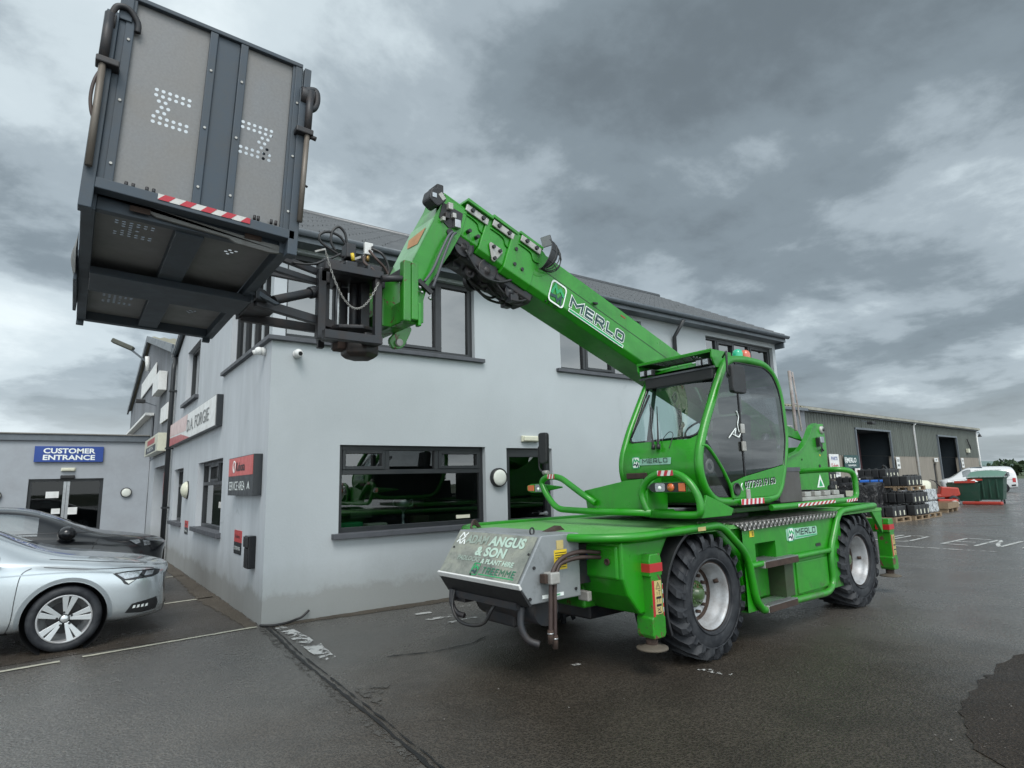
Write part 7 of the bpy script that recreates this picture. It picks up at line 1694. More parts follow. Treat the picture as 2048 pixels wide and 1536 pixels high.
# ------------------------------------------------------------------ cars
def eval_mesh(o):
    dg = bpy.context.evaluated_depsgraph_get(); dg.update()
    return bpy.data.meshes.new_from_object(o.evaluated_get(dg))
def carpaint(name, col, metal=0.6, rough=0.28, fl=0.25):
    t = NT(name)
    c = t.mix(t.ramp(t.noise(4, 5, 0.6), [(0.45, 0.0), (0.9, fl*0.5)]), col, tuple(x*0.8+0.01 for x in col))
    t.set(color=c, metal=metal, rough=t.ramp(t.noise(2, 3, 0.5), [(0.3, rough-0.02), (0.8, rough+0.04)]), coat=0.9, coatr=0.04)
    return t.m
M['carglass2'] = glass('teal_car_glass', (0.30, 0.38, 0.38), 1.0, 0.20, 0.01, 1.6)
def car(name, label, base, heading, paint, W_, st, cab_i, wheels, wr, rimr, spokes, trim=True, hood=1.0):
    """st: stations (s from nose, halfwidth, z bottom, z shoulder, z belt, z top); cab_i=(cowl, roof front, roof rear, deck) indices.
    local frame: x forward, origin under the nose centre"""
    root = empty(name, base, heading, label, 'car')
    bm = bmesh.new(); rings = []
    c0, c1, c2, c3 = cab_i
    for i, (s_, w, zb, sh, be, tp_) in enumerate(st):
        cabin = c1 <= i <= c2
        nose = max(0.0, 1-s_/0.5)
        pts = [(0,zb),(0.78*w,zb),(0.96*w,zb+0.07),(w,zb+0.26),(0.995*w,sh),(0.93*w,be)]
        if cabin: pts += [(0.80*w,(be+tp_)/2),(0.70*w,tp_-0.075),(0.62*w,tp_-0.035),(0.30*w,tp_-0.004),(0,tp_)]
        else: pts += [(0.86*w,be+(tp_-be)*0.35),(0.78*w,be+(tp_-be)*0.6),(0.62*w,be+(tp_-be)*0.8),(0.30*w,tp_-0.008),(0,tp_)]
        full_ = [(-y, z) for y, z in pts] + [(y, z) for y, z in pts[-2:0:-1]]
        ring = []
        for (y, z) in full_:
            bulge = 0.30*(abs(y)/max(w, 0.01))**2.2*nose*0.9
            ring.append(bm.verts.new((-s_-bulge*0.35, y, z)))
        rings.append(ring)
    n = len(rings[0]); faces = []
    for i in range(len(rings)-1):
        for j in range(n):
            f = bm.faces.new((rings[i][j], rings[i][(j+1) % n], rings[i+1][(j+1) % n], rings[i+1][j]))
            jj = j if j < 10 else n-1-j            # mirrored index: segment between points jj and jj+1
            m = 0
            if c1 <= i < c2 and jj in (5, 6) : m = 1
            if i == c0 and jj in (8, 9): m = 2
            if i == c0 and jj in (6, 7): m = 0
            if i == c2 and jj in (8, 9): m = 2
            f.material_index = m; faces.append(f)
    bm.faces.new(rings[0][::-1]); bm.faces.new(rings[-1])
    cl_ = bm.edges.layers.float.get('crease_edge') or bm.edges.layers.float.new('crease_edge')
    for i in range(len(rings)):
        for j in (4, 5, n-5, n-4):
            pass
    bmesh.ops.recalc_face_normals(bm, faces=bm.faces)
    me = bpy.data.meshes.new('b'); bm.to_mesh(me); bm.free()
    for _ in range(3): me.materials.append(None)
    ob = bpy.data.objects.new('b', me); COL.objects.link(ob)
    sb_ = ob.modifiers.new('s', 'SUBSURF'); sb_.levels = 3; sb_.render_levels = 3
    cut = []
    for (sx_, zz) in wheels:
        for sg in (-1, 1):
            c = MB().cyl((-sx_, sg*(W_-0.30), zz), (-sx_, sg*(W_+0.2), zz), wr+0.045, 48).build('cut', 'dark', None)
            cut.append(c); b = ob.modifiers.new('c', 'BOOLEAN'); b.operation = 'DIFFERENCE'; b.object = c; b.solver = 'EXACT'
    m2 = eval_mesh(ob)
    bpy.data.objects.remove(ob)
    for c in cut: bpy.data.objects.remove(c)
    # split by material
    bm = bmesh.new(); bm.from_mesh(m2)
    bvh = BVHTree.FromBMesh(bm)
    outs = []
    names = [('body', paint), ('side_window', M['carglass2']), ('windscreen', M['carglass'])]
    jobs = [(0, nm_, mt_, None) for nm_, mt_ in names[:1]]+[(1, 'side_window', names[1][1], lambda f: f.calc_center_median().y < 0), (1, 'side_window', names[1][1], lambda f: f.calc_center_median().y >= 0)]
    jobs += [(2, 'windscreen', names[2][1], lambda f: f.calc_center_median().x > -2.6), (2, 'rear_window', names[2][1], lambda f: f.calc_center_median().x <= -2.6)]
    for k, nm, mt, sel in jobs:
        b2 = bm.copy(); dele = [f for f in b2.faces if (f.material_index if f.material_index in (1, 2) else 0) != k or (sel and not sel(f))]
        if len(dele) == len(b2.faces): b2.free(); continue
        bmesh.ops.delete(b2, geom=dele, context='FACES')
        me_ = bpy.data.meshes.new(nm); b2.to_mesh(me_); b2.free(); me_.materials.clear(); me_.materials.append(mt)
        for p in me_.polygons: p.use_smooth = True; p.material_index = 0
        if k == 0:
            me_.polygons.foreach_set('use_smooth', [True]*len(me_.polygons))
        o = bpy.data.objects.new(nm, me_); COL.objects.link(o); o.parent = root; outs.append(o)
    bm.free(); body = outs[0]
    es = body.modifiers.new('e', 'EDGE_SPLIT'); es.split_angle = math.radians(40)
    # wheel wells and wheels
    for (sx_, zz) in wheels:
        for sg in (-1, 1):
            MB().lathe([(wr+0.044,0.27),(wr+0.044,0.0),(0.02,0.0)], (-sx_, sg*(W_-0.29+0.28*0), zz), (0,sg,0), 40).build('wheel_well','black',root)
            w = empty('wheel', (-sx_, sg*(W_-0.005), zz)); w.parent = root
            if sg < 0: w.rotation_euler = (0,0,0)
            else: w.rotation_euler = (0,0,PI)
            tw = 0.215
            MB().lathe([(rimr,0.03),(rimr+0.012,0.012),(wr-0.045,0.0),(wr-0.012,0.018),(wr,0.05),(wr,tw-0.05),(wr-0.012,tw-0.018),(wr-0.045,tw),(rimr,tw-0.03)], (0,0,0), (0,1,0), 56).build('tyre','rubber',w)
            rm = MB().lathe([(rimr+0.002,0.022),(rimr-0.010,0.012),(rimr-0.018,0.03),(rimr-0.02,0.16),(0.08,0.19),(0.001,0.19)], (0,0,0), (0,1,0), 56).build('rim','rim',w)
            MB().cyl((0,0.13,0),(0,0.15,0),rimr*0.66,32).build('brake_disc','darksteel',w)
            mb = MB()
            for k in range(spokes):
                a = 2*PI*k/spokes+0.15
                for da, wd in ((-0.20,1.0),(0.20,1.0)):
                    a2 = a+da*0.9
                    e = Vector((math.cos(a2),0,math.sin(a2))); tq = Vector((-math.sin(a2),0,math.cos(a2)))
                    p0, p1 = e*0.045+Vector((0,0.028,0)), e*(rimr-0.008)+Vector((0,0.016,0))
                    w0, w1 = 0.013, 0.031*(0.9 if spokes > 5 else 1.0)
                    q = [p0-tq*w0,p0+tq*w0,p1+tq*w1,p1-tq*w1]
                    mb.add(q+[v+Vector((0,0.035,0)) for v in q], [(0,1,2,3),(0,4,5,1),(1,5,6,2),(2,6,7,3),(3,7,4,0)])
            mb.build('spokes', M['alloy'], rm, bevel=0.003)
            cp = MB().lathe([(0.001,0.0),(0.030,0.002),(0.038,0.008),(0.042,0.05)], (0,0.022,0), (0,1,0), 24).build('centre_cap', M['alloy'], rm)
            for k in range(5):
                a = 2*PI*k/5+0.45; MB().tube([(0.065*math.cos(a),0.028,0.065*math.sin(a)),(0.065*math.cos(a),0.02,0.065*math.sin(a))],0.012,10).build('wheel_bolt','black',rm)
    def drape(nm, poly, mat, axis='y', sg=-1, off=0.005, par=None, sub=4, start=2.0):
        """project a flat outline (x,z) or (y,z) onto the body skin"""
        bm = bmesh.new()
        vs = [bm.verts.new((a, b, 0)) for a, b in poly]; f = bm.faces.new(vs)
        bmesh.ops.triangulate(bm, faces=[f])
        for _ in range(sub): bmesh.ops.subdivide_edges(bm, edges=[e for e in bm.edges if e.calc_length() > 0.03], cuts=1)
        bmesh.ops.triangulate(bm, faces=bm.faces)
        for v in bm.verts:
            a, b = v.co.x, v.co.y
            if axis == 'y': o_, d_ = Vector((a, sg*start, b)), Vector((0,-sg,0))
            else: o_, d_ = Vector((start, a, b)), Vector((-1,0,0))
            h, nrm, idx, dist = bvh.ray_cast(o_, d_)
            if h is None:
                h, nrm, idx, dist = bvh.find_nearest(Vector((a, sg*W_, b)) if axis == 'y' else Vector((0, a, b)))
            if nrm.dot(d_) > 0: nrm = -nrm
            v.co = h+nrm*off
        me_ = bpy.data.meshes.new(nm); bm.to_mesh(me_); bm.free(); me_.materials.append(M[mat] if isinstance(mat, str) else mat)
        for p in me_.polygons: p.use_smooth = True
        o = bpy.data.objects.new(nm, me_); COL.objects.link(o); o.parent = par or root; return o
    def line(nm, pts, w_, mat, sg=-1, off=0.003):
        P = smooth_line([(a,0,b) for a, b in pts], 5); L = []; R_ = []
        for i, p in enumerate(P):
            d = (Vector(P[min(i+1,len(P)-1)])-Vector(P[max(i-1,0)])).normalized(); nn = Vector((-d.z,0,d.x))*w_/2
            L.append((p[0]+nn.x,p[2]+nn.z)); R_.append((p[0]-nn.x,p[2]-nn.z))
        return drape(nm, L+R_[::-1], mat, 'y', sg, off, None, 1)
    return root, drape, line, bvh
t = NT('machined_alloy'); t.set(color=(0.58,0.60,0.61), metal=0.85, rough=0.3); M['alloy'] = t.m
silver = carpaint('silver_car_paint', (0.52,0.565,0.59), 0.65, 0.24)
blackp = carpaint('black_car_paint', (0.007,0.008,0.010), 0.0, 0.16)
blackp.node_tree.nodes['Principled BSDF'].inputs['Coat Weight'].default_value = 0.25
stA = [(0.0,0.50,0.30,0.52,0.60,0.70),(0.04,0.66,0.22,0.56,0.66,0.755),(0.16,0.82,0.19,0.62,0.72,0.80),(0.42,0.90,0.18,0.70,0.785,0.865),(0.85,0.93,0.19,0.77,0.86,0.93),(1.28,0.93,0.19,0.84,0.93,0.985),
       (2.02,0.93,0.19,0.88,0.96,1.40),(2.6,0.93,0.19,0.90,0.97,1.46),(3.5,0.93,0.19,0.90,0.98,1.455),(4.3,0.92,0.22,0.90,0.99,1.38),(4.72,0.88,0.26,0.86,0.96,1.05),(4.85,0.78,0.30,0.80,0.88,0.95)]
ca, drapeA, lineA, bvA = car('parked_estate_car', 'silver grey car parked nose-in to the side wall with a large alloy wheel showing', (-0.86, 1.13, 0), 0.0, silver, 0.93, stA, (5,6,9,10), [(1.03,0.325),(3.86,0.325)], 0.325, 0.238, 5)
X_ = lambda wx: wx+0.86
def PA(l): return [(X_(a), b) for a, b in l]
hp = drapeA('headlight', PA([(-1.50,0.735),(-1.36,0.745),(-1.10,0.735),(-1.03,0.715),(-1.05,0.675),(-1.12,0.655),(-1.27,0.650),(-1.345,0.600),(-1.385,0.615),(-1.42,0.665)]), 'blackgloss', 'y', -1, 0.004)
hp2 = drapeA('lamp_lens', PA([(-1.46,0.725),(-1.36,0.733),(-1.22,0.727),(-1.26,0.675),(-1.38,0.665)]), 'reflector', 'y', -1, 0.007, hp)
drapeA('lamp_lens', PA([(-1.385,0.650),(-1.29,0.645),(-1.345,0.612)]), 'whitetext', 'y', -1, 0.007, hp)
drapeA('lamp_lens', PA([(-1.18,0.722),(-1.10,0.718),(-1.12,0.678),(-1.20,0.68)]), 'reflector', 'y', -1, 0.007, hp)
fg = drapeA('fog_recess', PA([(-1.36,0.305),(-1.30,0.395),(-1.06,0.43),(-1.04,0.36),(-1.06,0.30),(-1.2,0.285)]), 'black', 'y', -1, 0.004)
for x in (-1.28,-1.24,-1.20,-1.16): drapeA('daytime_light', PA([(x-0.014,0.345),(x+0.012,0.350),(x+0.014,0.378),(x-0.008,0.375)]), 'whitetext', 'y', -1, 0.008, fg, 1)
drapeA('lower_strip', PA([(-1.40,0.235),(-1.06,0.285),(-1.06,0.262),(-1.42,0.20)]), 'alloy', 'y', -1, 0.004, None, 2)
drapeA('grille', [(-0.60,0.67),(0.60,0.67),(0.62,0.52),(0.40,0.40),(-0.40,0.40),(-0.62,0.52)], 'blackgloss', 'x', -1, 0.004)
drapeA('grille_surround', [(-0.44,0.68),(0.44,0.68),(0.43,0.66),(-0.43,0.66)], 'alloy', 'x', -1, 0.006, None, 2)
drapeA('lower_intake', [(-0.55,0.32),(0.55,0.32),(0.5,0.22),(-0.5,0.22)], 'black', 'x', -1, 0.004)
lineA('panel_gap', PA([(-2.20,0.86),(-2.28,0.80),(-2.31,0.60),(-2.33,0.35),(-2.38,0.22)]), 0.007, 'black')
lineA('panel_gap', PA([(-1.10,0.745),(-1.30,0.775),(-1.55,0.79),(-1.80,0.815),(-2.10,0.86)]), 0.006, 'black')
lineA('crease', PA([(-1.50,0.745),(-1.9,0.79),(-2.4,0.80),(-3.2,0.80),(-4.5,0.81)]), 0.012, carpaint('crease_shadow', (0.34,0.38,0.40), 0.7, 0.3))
for sg in (-1,1): lineA('bonnet_crease', [(-0.3,0.80),(-1.2,0.93)], 0.004, 'black', sg, 0.002)
lineA('sill_trim', PA([(-2.35,0.22),(-3.4,0.22),(-4.3,0.22)]), 0.05, 'black')
mm = MB().sphere((X_(-2.52),-1.03,0.985),0.11,16,10,(0.7,1.0,0.62)).build('mirror', silver, ca); MB().cyl((X_(-2.5),-0.88,0.93),(X_(-2.5),-1.0,0.95),0.03,10).build('mirror_stalk','black',mm)
# arch lip
for wx in (-1.89,-4.72):
    n_ = 26; L = []
    for i in range(n_+1):
        a = math.radians(-6+192*i/n_); L.append((X_(wx)+0.374*math.cos(a), 0.325+0.374*math.sin(a)))
    for i in range(n_, -1, -1):
        a = math.radians(-6+192*i/n_); L.append((X_(wx)+0.412*math.cos(a), 0.325+0.412*math.sin(a)))
    drapeA('arch_moulding', L, plain('grey_arch_trim', (0.20,0.225,0.24), 0.35), 'y', -1, 0.006, None, 1)
# items on the dashboard
MB().box(-1.62,-1.40,-0.35,-0.05,0.97,0.975).build('papers','whitepaint',ca); MB().box(-1.9,-1.35,-0.75,0.75,0.86,0.955).build('dashboard','dark',ca)
MB().box(-3.6,-1.9,-0.75,0.75,0.4,0.86).build('cabin_floor','dark',ca)
for y in (-0.38,0.38): MB().box(-2.75,-2.60,y-0.22,y+0.22,0.8,1.18).build('front_seat','seat',ca,bevel=0.04)
MB().tube([ (-1.30,-0.5,1.00),(-1.36,0.1,1.015)],0.010,6).build('wiper','black',ca)
stB = [(0.0,0.50,0.30,0.58,0.68,0.78),(0.05,0.68,0.22,0.62,0.75,0.84),(0.18,0.82,0.20,0.70,0.82,0.895),(0.42,0.89,0.19,0.78,0.88,0.945),(0.85,0.92,0.19,0.86,0.945,1.01),(1.05,0.92,0.19,0.90,0.99,1.05),
       (1.72,0.92,0.19,0.92,1.02,1.40),(2.2,0.92,0.19,0.93,1.03,1.45),(3.0,0.92,0.19,0.94,1.05,1.44),(3.6,0.90,0.22,0.95,1.07,1.36),(4.05,0.86,0.26,0.92,1.05,1.12),(4.2,0.78,0.30,0.85,0.95,1.0)]
cb, drapeB, lineB, bvB = car('parked_hatchback', 'black car parked beyond the silver one, facing the same wall before the glass entrance', (-0.58, 3.95, 0), 0.0, blackp, 0.92, stB, (5,6,9,10), [(0.86,0.32),(3.45,0.32)], 0.32, 0.22, 6)
XB = lambda wx: wx+0.58
def PB(l): return [(XB(a), b) for a, b in l]
h_ = drapeB('headlight', PB([(-1.22,0.905),(-1.0,0.90),(-0.84,0.84),(-0.80,0.76),(-0.95,0.775),(-1.08,0.82)]), 'blackgloss', 'y', -1, 0.004)
drapeB('lamp_lens', PB([(-1.17,0.89),(-1.04,0.888),(-1.02,0.845),(-1.08,0.83)]), 'reflector', 'y', -1, 0.008, h_, 2); drapeB('lamp_lens', PB([(-0.99,0.875),(-0.90,0.855),(-0.88,0.80),(-0.97,0.80)]), 'reflector', 'y', -1, 0.008, h_, 2)
mm = MB().sphere((XB(-1.93),-1.02,1.05),0.15,16,10,(0.75,0.9,0.66)).build('mirror','blackgloss',cb); MB().cyl((XB(-1.9),-0.87,0.98),(XB(-1.92),-1.0,1.0),0.03,10).build('mirror_stalk','black',mm)
lineB('window_trim', PB([(-1.62,1.04),(-1.9,1.05),(-2.4,1.06),(-3.2,1.07)]), 0.008, 'darksteel')
lineB('panel_gap', PB([(-1.55,0.95),(-1.62,0.80),(-1.62,0.5)]), 0.007, 'dark'); lineB('panel_gap', PB([(-2.55,1.02),(-2.56,0.7),(-2.55,0.4)]), 0.007, 'dark')
MB().box(-3.2,-1.3,-0.75,0.75,0.5,0.95).build('cabin_floor','dark',cb)
for y in (-0.38,0.38): MB().box(-2.45,-2.30,y-0.22,y+0.22,0.9,1.25).build('front_seat','seat',cb,bevel=0.04)

# ------------------------------------------------------------------ white van across the yard
hd = math.radians(112.5)
stV = [(0.0,0.55,0.32,0.62,0.72,0.82),(0.06,0.72,0.24,0.66,0.80,0.90),(0.2,0.84,0.2,0.74,0.86,0.96),(0.5,0.89,0.2,0.84,0.93,1.04),(0.85,0.90,0.2,0.92,1.02,1.12),(1.45,0.90,0.2,0.98,1.08,1.66),(1.9,0.90,0.2,1.0,1.10,1.80),(2.6,0.90,0.2,1.0,1.12,1.84),(3.6,0.90,0.22,1.0,1.12,1.83),(4.25,0.89,0.24,1.0,1.12,1.80),(4.42,0.86,0.28,0.96,1.10,1.62),(4.5,0.80,0.32,0.9,1.0,1.2)]
whitep = carpaint('white_van_paint', (0.60,0.61,0.62), 0.0, 0.3, 0.4)
cv, drapeV, lineV, bvV = car('delivery_van', 'small white van with dark lettering parked side-on beyond the green wheelie bin', (50.3, 10.35, 0), hd, whitep, 0.90, stV, (4,5,6,10), [(0.85,0.32),(3.60,0.32)], 0.32, 0.21, 7)
cv['category'] = 'van'
text('lettering', 'D.A. FORGIE', 0.26, 'blacktext', cv, (-3.15,0.925,1.22), (-1,0,0), (0,0,1), 0.01, 1.75, thick=0.004)
text('lettering', 'AGRICULTURAL MACHINERY', 0.08, 'blacktext', cv, (-2.9,0.80,1.55), (-1,0,0), (0,-0.3,1), 0.0, 1.5, thick=0.03)
lineV('side_moulding', [(-1.3,0.86),(-2.8,0.86),(-4.2,0.86)], 0.02, 'black', 1)
tl = drapeV('tail_light', [(-4.38,0.98),(-4.20,0.98),(-4.18,0.70),(-4.36,0.68)], 'red', 'y', 1, 0.01, None, 2)
drapeV('rear_window', [(-4.05,1.52),(-3.85,1.52),(-3.80,1.15),(-4.1,1.12)], 'carglass', 'y', 1, 0.006, None, 2)
lineV('bumper_strip', [(-4.1,0.42),(-4.35,0.45)], 0.2, 'black', 1)
# dark tractor far right edge
tr_ = empty('dark_tractor', (75, 9.2, 0), 0, 'dark tall machine just visible above and behind the rear of the white van', 'tractor')
MB().box(-1.2,1.2,-2.2,0.8,1.0,2.2).box(-1.0,1.0,-1.2,0.5,2.2,3.1).build('cab_body','black',tr_,bevel=0.1)
for y in (-1.8,0.4): MB().lathe([(0.2,0.0),(0.75,0.0),(0.85,0.1),(0.85,0.4),(0.75,0.5),(0.2,0.5)],(-1.3,y,0.85),(1,0,0),24).build('wheel','rubber',tr_)
MB().box(-1.25,-1.22,-0.9,0.3,2.3,3.0).build('window','winglass',tr_)

# ------------------------------------------------------------------ goods in the yard
def make_can():
    e = empty('oil_can', (0,0,0), 0, 'x', 'container')
    b = MB().box(-0.145,0.145,-0.125,0.125,0.0,0.345).build('can_body','blackgloss' if False else 'black',e,bevel=0.03)
    MB().box(-0.09,0.09,-0.02,0.02,0.36,0.385).box(-0.09,-0.06,-0.02,0.02,0.34,0.36).box(0.06,0.09,-0.02,0.02,0.34,0.36).build('handle','black',e,bevel=0.008)
    MB().cyl((0.09,0.07,0.34),(0.09,0.07,0.38),0.028,12).build('cap','blackgloss',e)
    MB().box(-0.035,0.035,-0.128,-0.1255,0.05,0.20).build('label','cream',e)
    return e
can0 = make_can(); used = [False]
ORD = ['first','second','third','fourth','fifth','sixth']
def cans(cx, cy, nx, ny, z, label, group, rz=0.0, dx=0.31, dy=0.27, skip=()):
    """only the two faces of a stack that can be seen: i runs along +x on the near face, j away along the left face"""
    rr = random.Random(int(cx*10+cy*7+z*100))
    for i in range(nx):
        for j in range(ny):
            if (i and j) or (i, j) in skip: continue
            if not used[0]: c = can0; used[0] = True
            else: c = copy_tree(can0)
            c.location = (cx+(i-(nx-1)/2)*dx+rr.uniform(-.006,.006), cy+(j-(ny-1)/2)*dy+rr.uniform(-.006,.006), z); c.rotation_euler = (0,0,rz+rr.uniform(-.05,.05))
            c['label'] = ('%s can from the left, near side, ' % ORD[i] if j == 0 and i else ('corner can, ' if not i and not j else '%s can back along the left side, ' % ORD[j]))+label
            c['group'] = group
pal0 = [None]
def pallet(cx, cy, z, label, rz=0.0):
    if pal0[0] is None:
        e = empty('pallet', (0,0,0), 0, 'x', 'pallet')
        mb = MB()
        for i in range(7): mb.box(-0.6,0.6,-0.5+i*0.15,-0.5+i*0.15+0.10,0.122,0.144)
        mb.build('top_deck','wood',e)
        mb = MB()
        for y in (-0.5,-0.05,0.4): mb.box(-0.6,0.6,y,y+0.10,0.0,0.02)
        mb.build('bottom_boards','wood',e)
        mb = MB()
        for x in (-0.6,-0.07,0.46):
            for y in (-0.5,-0.05,0.4): mb.box(x,x+0.14,y,y+0.10,0.021,0.10)
            mb.box(x,x+0.14,-0.5,0.5,0.101,0.121)
        mb.build('blocks','wood',e); pal0[0] = e; c = e
    else: c = copy_tree(pal0[0])
    c.location = (cx,cy,z); c.rotation_euler = (0,0,rz); c['label'] = label; c['group'] = 'wooden pallets of goods in the yard'
    return c
GC_ = 'black oil cans stacked in the yard'
pallet(20.15,1.50,0.0,'nearest wooden pallet, half hidden behind the rear wheel, under one layer of black cans')
cans(20.2,1.52,3,3,0.15,'single layer on the nearest pallet',GC_,dx=0.33,dy=0.29)
pallet(21.5,1.45,0.0,'wooden pallet on the ground under two layers of labelled black cans')
cans(21.5,1.45,4,4,0.15,'bottom layer left of the wrapped goods',GC_)
cans(21.5,1.45,4,4,0.56,'second layer left of the wrapped goods',GC_)
pallet(21.6,1.5,0.97,'wooden pallet sitting on top of two layers of black cans')
cans(21.7,1.5,4,3,1.115,'raised on the upper pallet',GC_)
pallet(22.85,1.55,0.0,'wooden pallet on the ground under the white shrink wrapped goods')
t = NT('shrink_wrap'); cc = t.mix(t.ramp(t.noise(9,6,0.7,1.2,stretch=(1,1,0.4)),[(0.40,0.0),(0.6,1.0)]), (0.62,0.65,0.67), (0.10,0.11,0.12)); t.set(color=cc, rough=0.2, spec=0.7); t.bump(t.noise(12,6,0.7,1.0),0.8,0.03); M['wrap'] = t.m
for z, lb in ((0.15,'lower white shrink wrapped block of cans next to the low wooden crate'),(0.57,'upper white shrink wrapped block of cans, creased and shiny on top')):
    o = MB().box(-0.52,0.52,-0.48,0.48,0.0,0.40).build('wrapped_goods','wrap',None,bevel=0.06,loc=(22.85,1.55,z)); tag(o, lb, 'wrapped goods')
# black sheeted stack with label
t = NT('black_sheet'); t.set(color=(0.012,0.012,0.014), rough=0.28, spec=0.6); t.bump(t.noise(4,5,0.6,1.5),1.0,0.12); M['sheet'] = t.m
def lumpy(cx, cy, w_, d_, h, top=0.8):
    def fn(u, v):
        a = u*2*PI; r_ = 1.0 if v < 0.75 else 1-(v-0.75)*4*1.0
        ca_, sa_ = math.cos(a), math.sin(a); k = 1/max(abs(ca_), abs(sa_))
        wob = 1+0.03*math.sin(a*7+v*9)+0.02*math.sin(a*13)
        taper = 1-0.10*min(v/0.75,1)
        return (w_/2*ca_*k*r_*wob*taper, d_/2*sa_*k*r_*wob*taper, h*min(v/0.75,1)+0.05*math.sin(a*3)*min(v/0.75,1) - (0.25*h*max(0,ca_*0.5+0.0) if v > 0.7 else 0))
    return MB().grid(fn, 48, 12)
o = empty('sheeted_stack', (20.9,2.45,0.0), 0, 'tall pile under a creased black plastic sheet with a pale paper label', 'covered goods')
lumpy(0,0,1.3,1.35,1.22).build('black_cover','sheet',o); MB().box(-0.668,-0.65,-0.02,0.33,0.80,1.0).build('paper_label','cream',o)
o = empty('blue_sheeted_crate', (21.95,2.35,1.0), 0, 'bright blue covered bundle strapped on a small wooden crate among the black cans', 'covered goods')
MB().box(-0.5,0.5,-0.5,0.5,0.10,0.34).build('blue_cover','bluecover',o,bevel=0.04); MB().box(-0.45,0.45,-0.45,0.45,0.0,0.10).build('crate_base','wood',o); MB().box(-0.51,0.51,0.1,0.13,0.1,0.35).box(-0.505,0.505,-0.2,-0.17,0.1,0.348).build('straps','blacktext',o)
pallet(22.0,2.62,0.0,'wooden pallet mostly hidden behind the labelled cans, supporting the blue bundle')
cans(22.0,2.62,4,4,0.15,'lower layer under the blue bundle',GC_); cans(22.0,2.62,4,4,0.56,'upper layer under the blue bundle',GC_)
pallet(21.6,4.45,0.0,'wooden pallet under the black cans seen through the green guard rail')
for z, w_ in ((0.15,'bottom layer'),(0.56,'second layer'),(0.97,'third layer')): cans(21.6,4.45,3,4,z,w_+' seen through the green tail rail',GC_)
cans(21.6,4.05,3,1,1.38,'top row seen through the green tail rail',GC_)
pallet(23.4,3.9,0.0,'wooden pallet hidden behind the black sheeted pile'); o = MB().box(-0.55,0.55,-0.5,0.5,0.0,0.54).build('covered_drums','sheet',None,bevel=0.05,loc=(23.4,3.9,0.15)); tag(o,'low black wrapped block on the hidden pallet behind the sheeted pile','covered goods')
cans(23.4,3.9,3,4,0.70,'lower layer behind the sheeted pile',GC_); cans(23.4,3.9,3,4,1.10,'upper layer behind the sheeted pile',GC_,skip=((0,0),))
pallet(24.6,3.5,0.0,'wooden pallet under the tall far stack of black cans')
for z, w_ in ((0.15,'bottom layer'),(0.56,'second layer'),(0.97,'third layer'),(1.38,'top layer')): cans(24.6,3.5,4,4,z,w_+' of the far stack',GC_)
o = empty('galvanised_bin', (17.6,3.5,0.0), 0, 'plain grey metal bin peeping over the machine tail beside the sheeted pile', 'bin')
MB().lathe([(0.001,0.0),(0.24,0.0),(0.27,0.75),(0.29,0.76),(0.29,0.80),(0.25,0.80),(0.24,0.1)],(0,0,0),(0,0,1),28).build('drum','lightsteel',o)
# open crate
o = empty('open_crate', (26.4,2.25,0), 0.12, 'low open wooden crate with red lining on the ground right of the wrapped goods', 'crate')
MB().box(-0.9,0.9,-0.6,-0.56,0.14,0.36).box(-0.9,0.9,0.56,0.6,0.14,0.36).box(-0.9,-0.86,-0.56,0.56,0.14,0.36).box(0.86,0.9,-0.56,0.56,0.14,0.36).build('crate_sides','wood',o)
MB().box(-0.86,0.86,-0.56,0.56,0.14,0.20).build('red_lining','signred',o); MB().box(-0.85,-0.65,-0.55,0.55,0.0,0.13).box(0.65,0.85,-0.55,0.55,0.0,0.13).box(-0.1,0.1,-0.55,0.55,0.0,0.13).build('runners','wood',o)
# ride-on mower
mw = empty('ride_on_mower', (31.8,4.35,0), math.radians(-62), 'red ride-on mower with black seat parked behind the green wheelie bin', 'mower')
MB().prism([(-0.7,0.35),(-0.75,0.75),(-0.1,0.80),(0.0,0.50),(0.35,0.50),(0.42,0.86),(1.1,0.80),(1.15,0.45),(0.9,0.35)], XZ, -0.42, 0.42).build('mower_body','orange',mw,bevel=0.05)
MB().prism([(-0.45,0.82),(-0.05,0.82),(-0.02,0.90),(-0.38,0.95),(-0.50,1.25),(-0.58,1.22)], XZ, -0.28, 0.28).build('seat','black',mw,bevel=0.05)
MB().tube([(0.45,0,0.85),(0.25,0,1.12)],0.025,8).lathe([(0.17,-0.01),(0.19,0.0),(0.17,0.01)],(0.22,0,1.14),(0.4,0,1),20).build('steering_wheel','black',mw)
MB().box(0.2,1.0,-0.6,0.6,0.10,0.28).build('cutting_deck','orange',mw,bevel=0.05)
def mwheel(x, y, r_, w_):
    e = empty('wheel', (x,y,r_)); e.parent = mw
    MB().lathe([(r_*0.5,0.0),(r_*0.9,0.0),(r_,w_*0.2),(r_,w_*0.8),(r_*0.9,w_),(r_*0.5,w_)],(0,-w_/2,0),(0,1,0),24).build('tyre','rubber',e); MB().lathe([(r_*0.52,0.0),(r_*0.45,0.03),(r_*0.2,0.05),(0.001,0.05)],(0,-w_/2,0),(0,1,0),20).build('rim','orange',e)
for y in (-0.5,0.5): mwheel(-0.4,y,0.31,0.24); mwheel(0.85,y*0.9,0.22,0.16)
MB().tube(rnd([(-0.55,-0.4,0.8),(-0.65,-0.4,1.2),(-0.65,0.4,1.2),(-0.55,0.4,0.8)],0.1,4,False),0.03,8).build('grass_bag_frame','black',mw)
o = empty('roll_bar_machine', (29.5,4.9,0), math.radians(-60), 'small dark machine with a tall curved roll bar behind the stacked cans', 'machine')
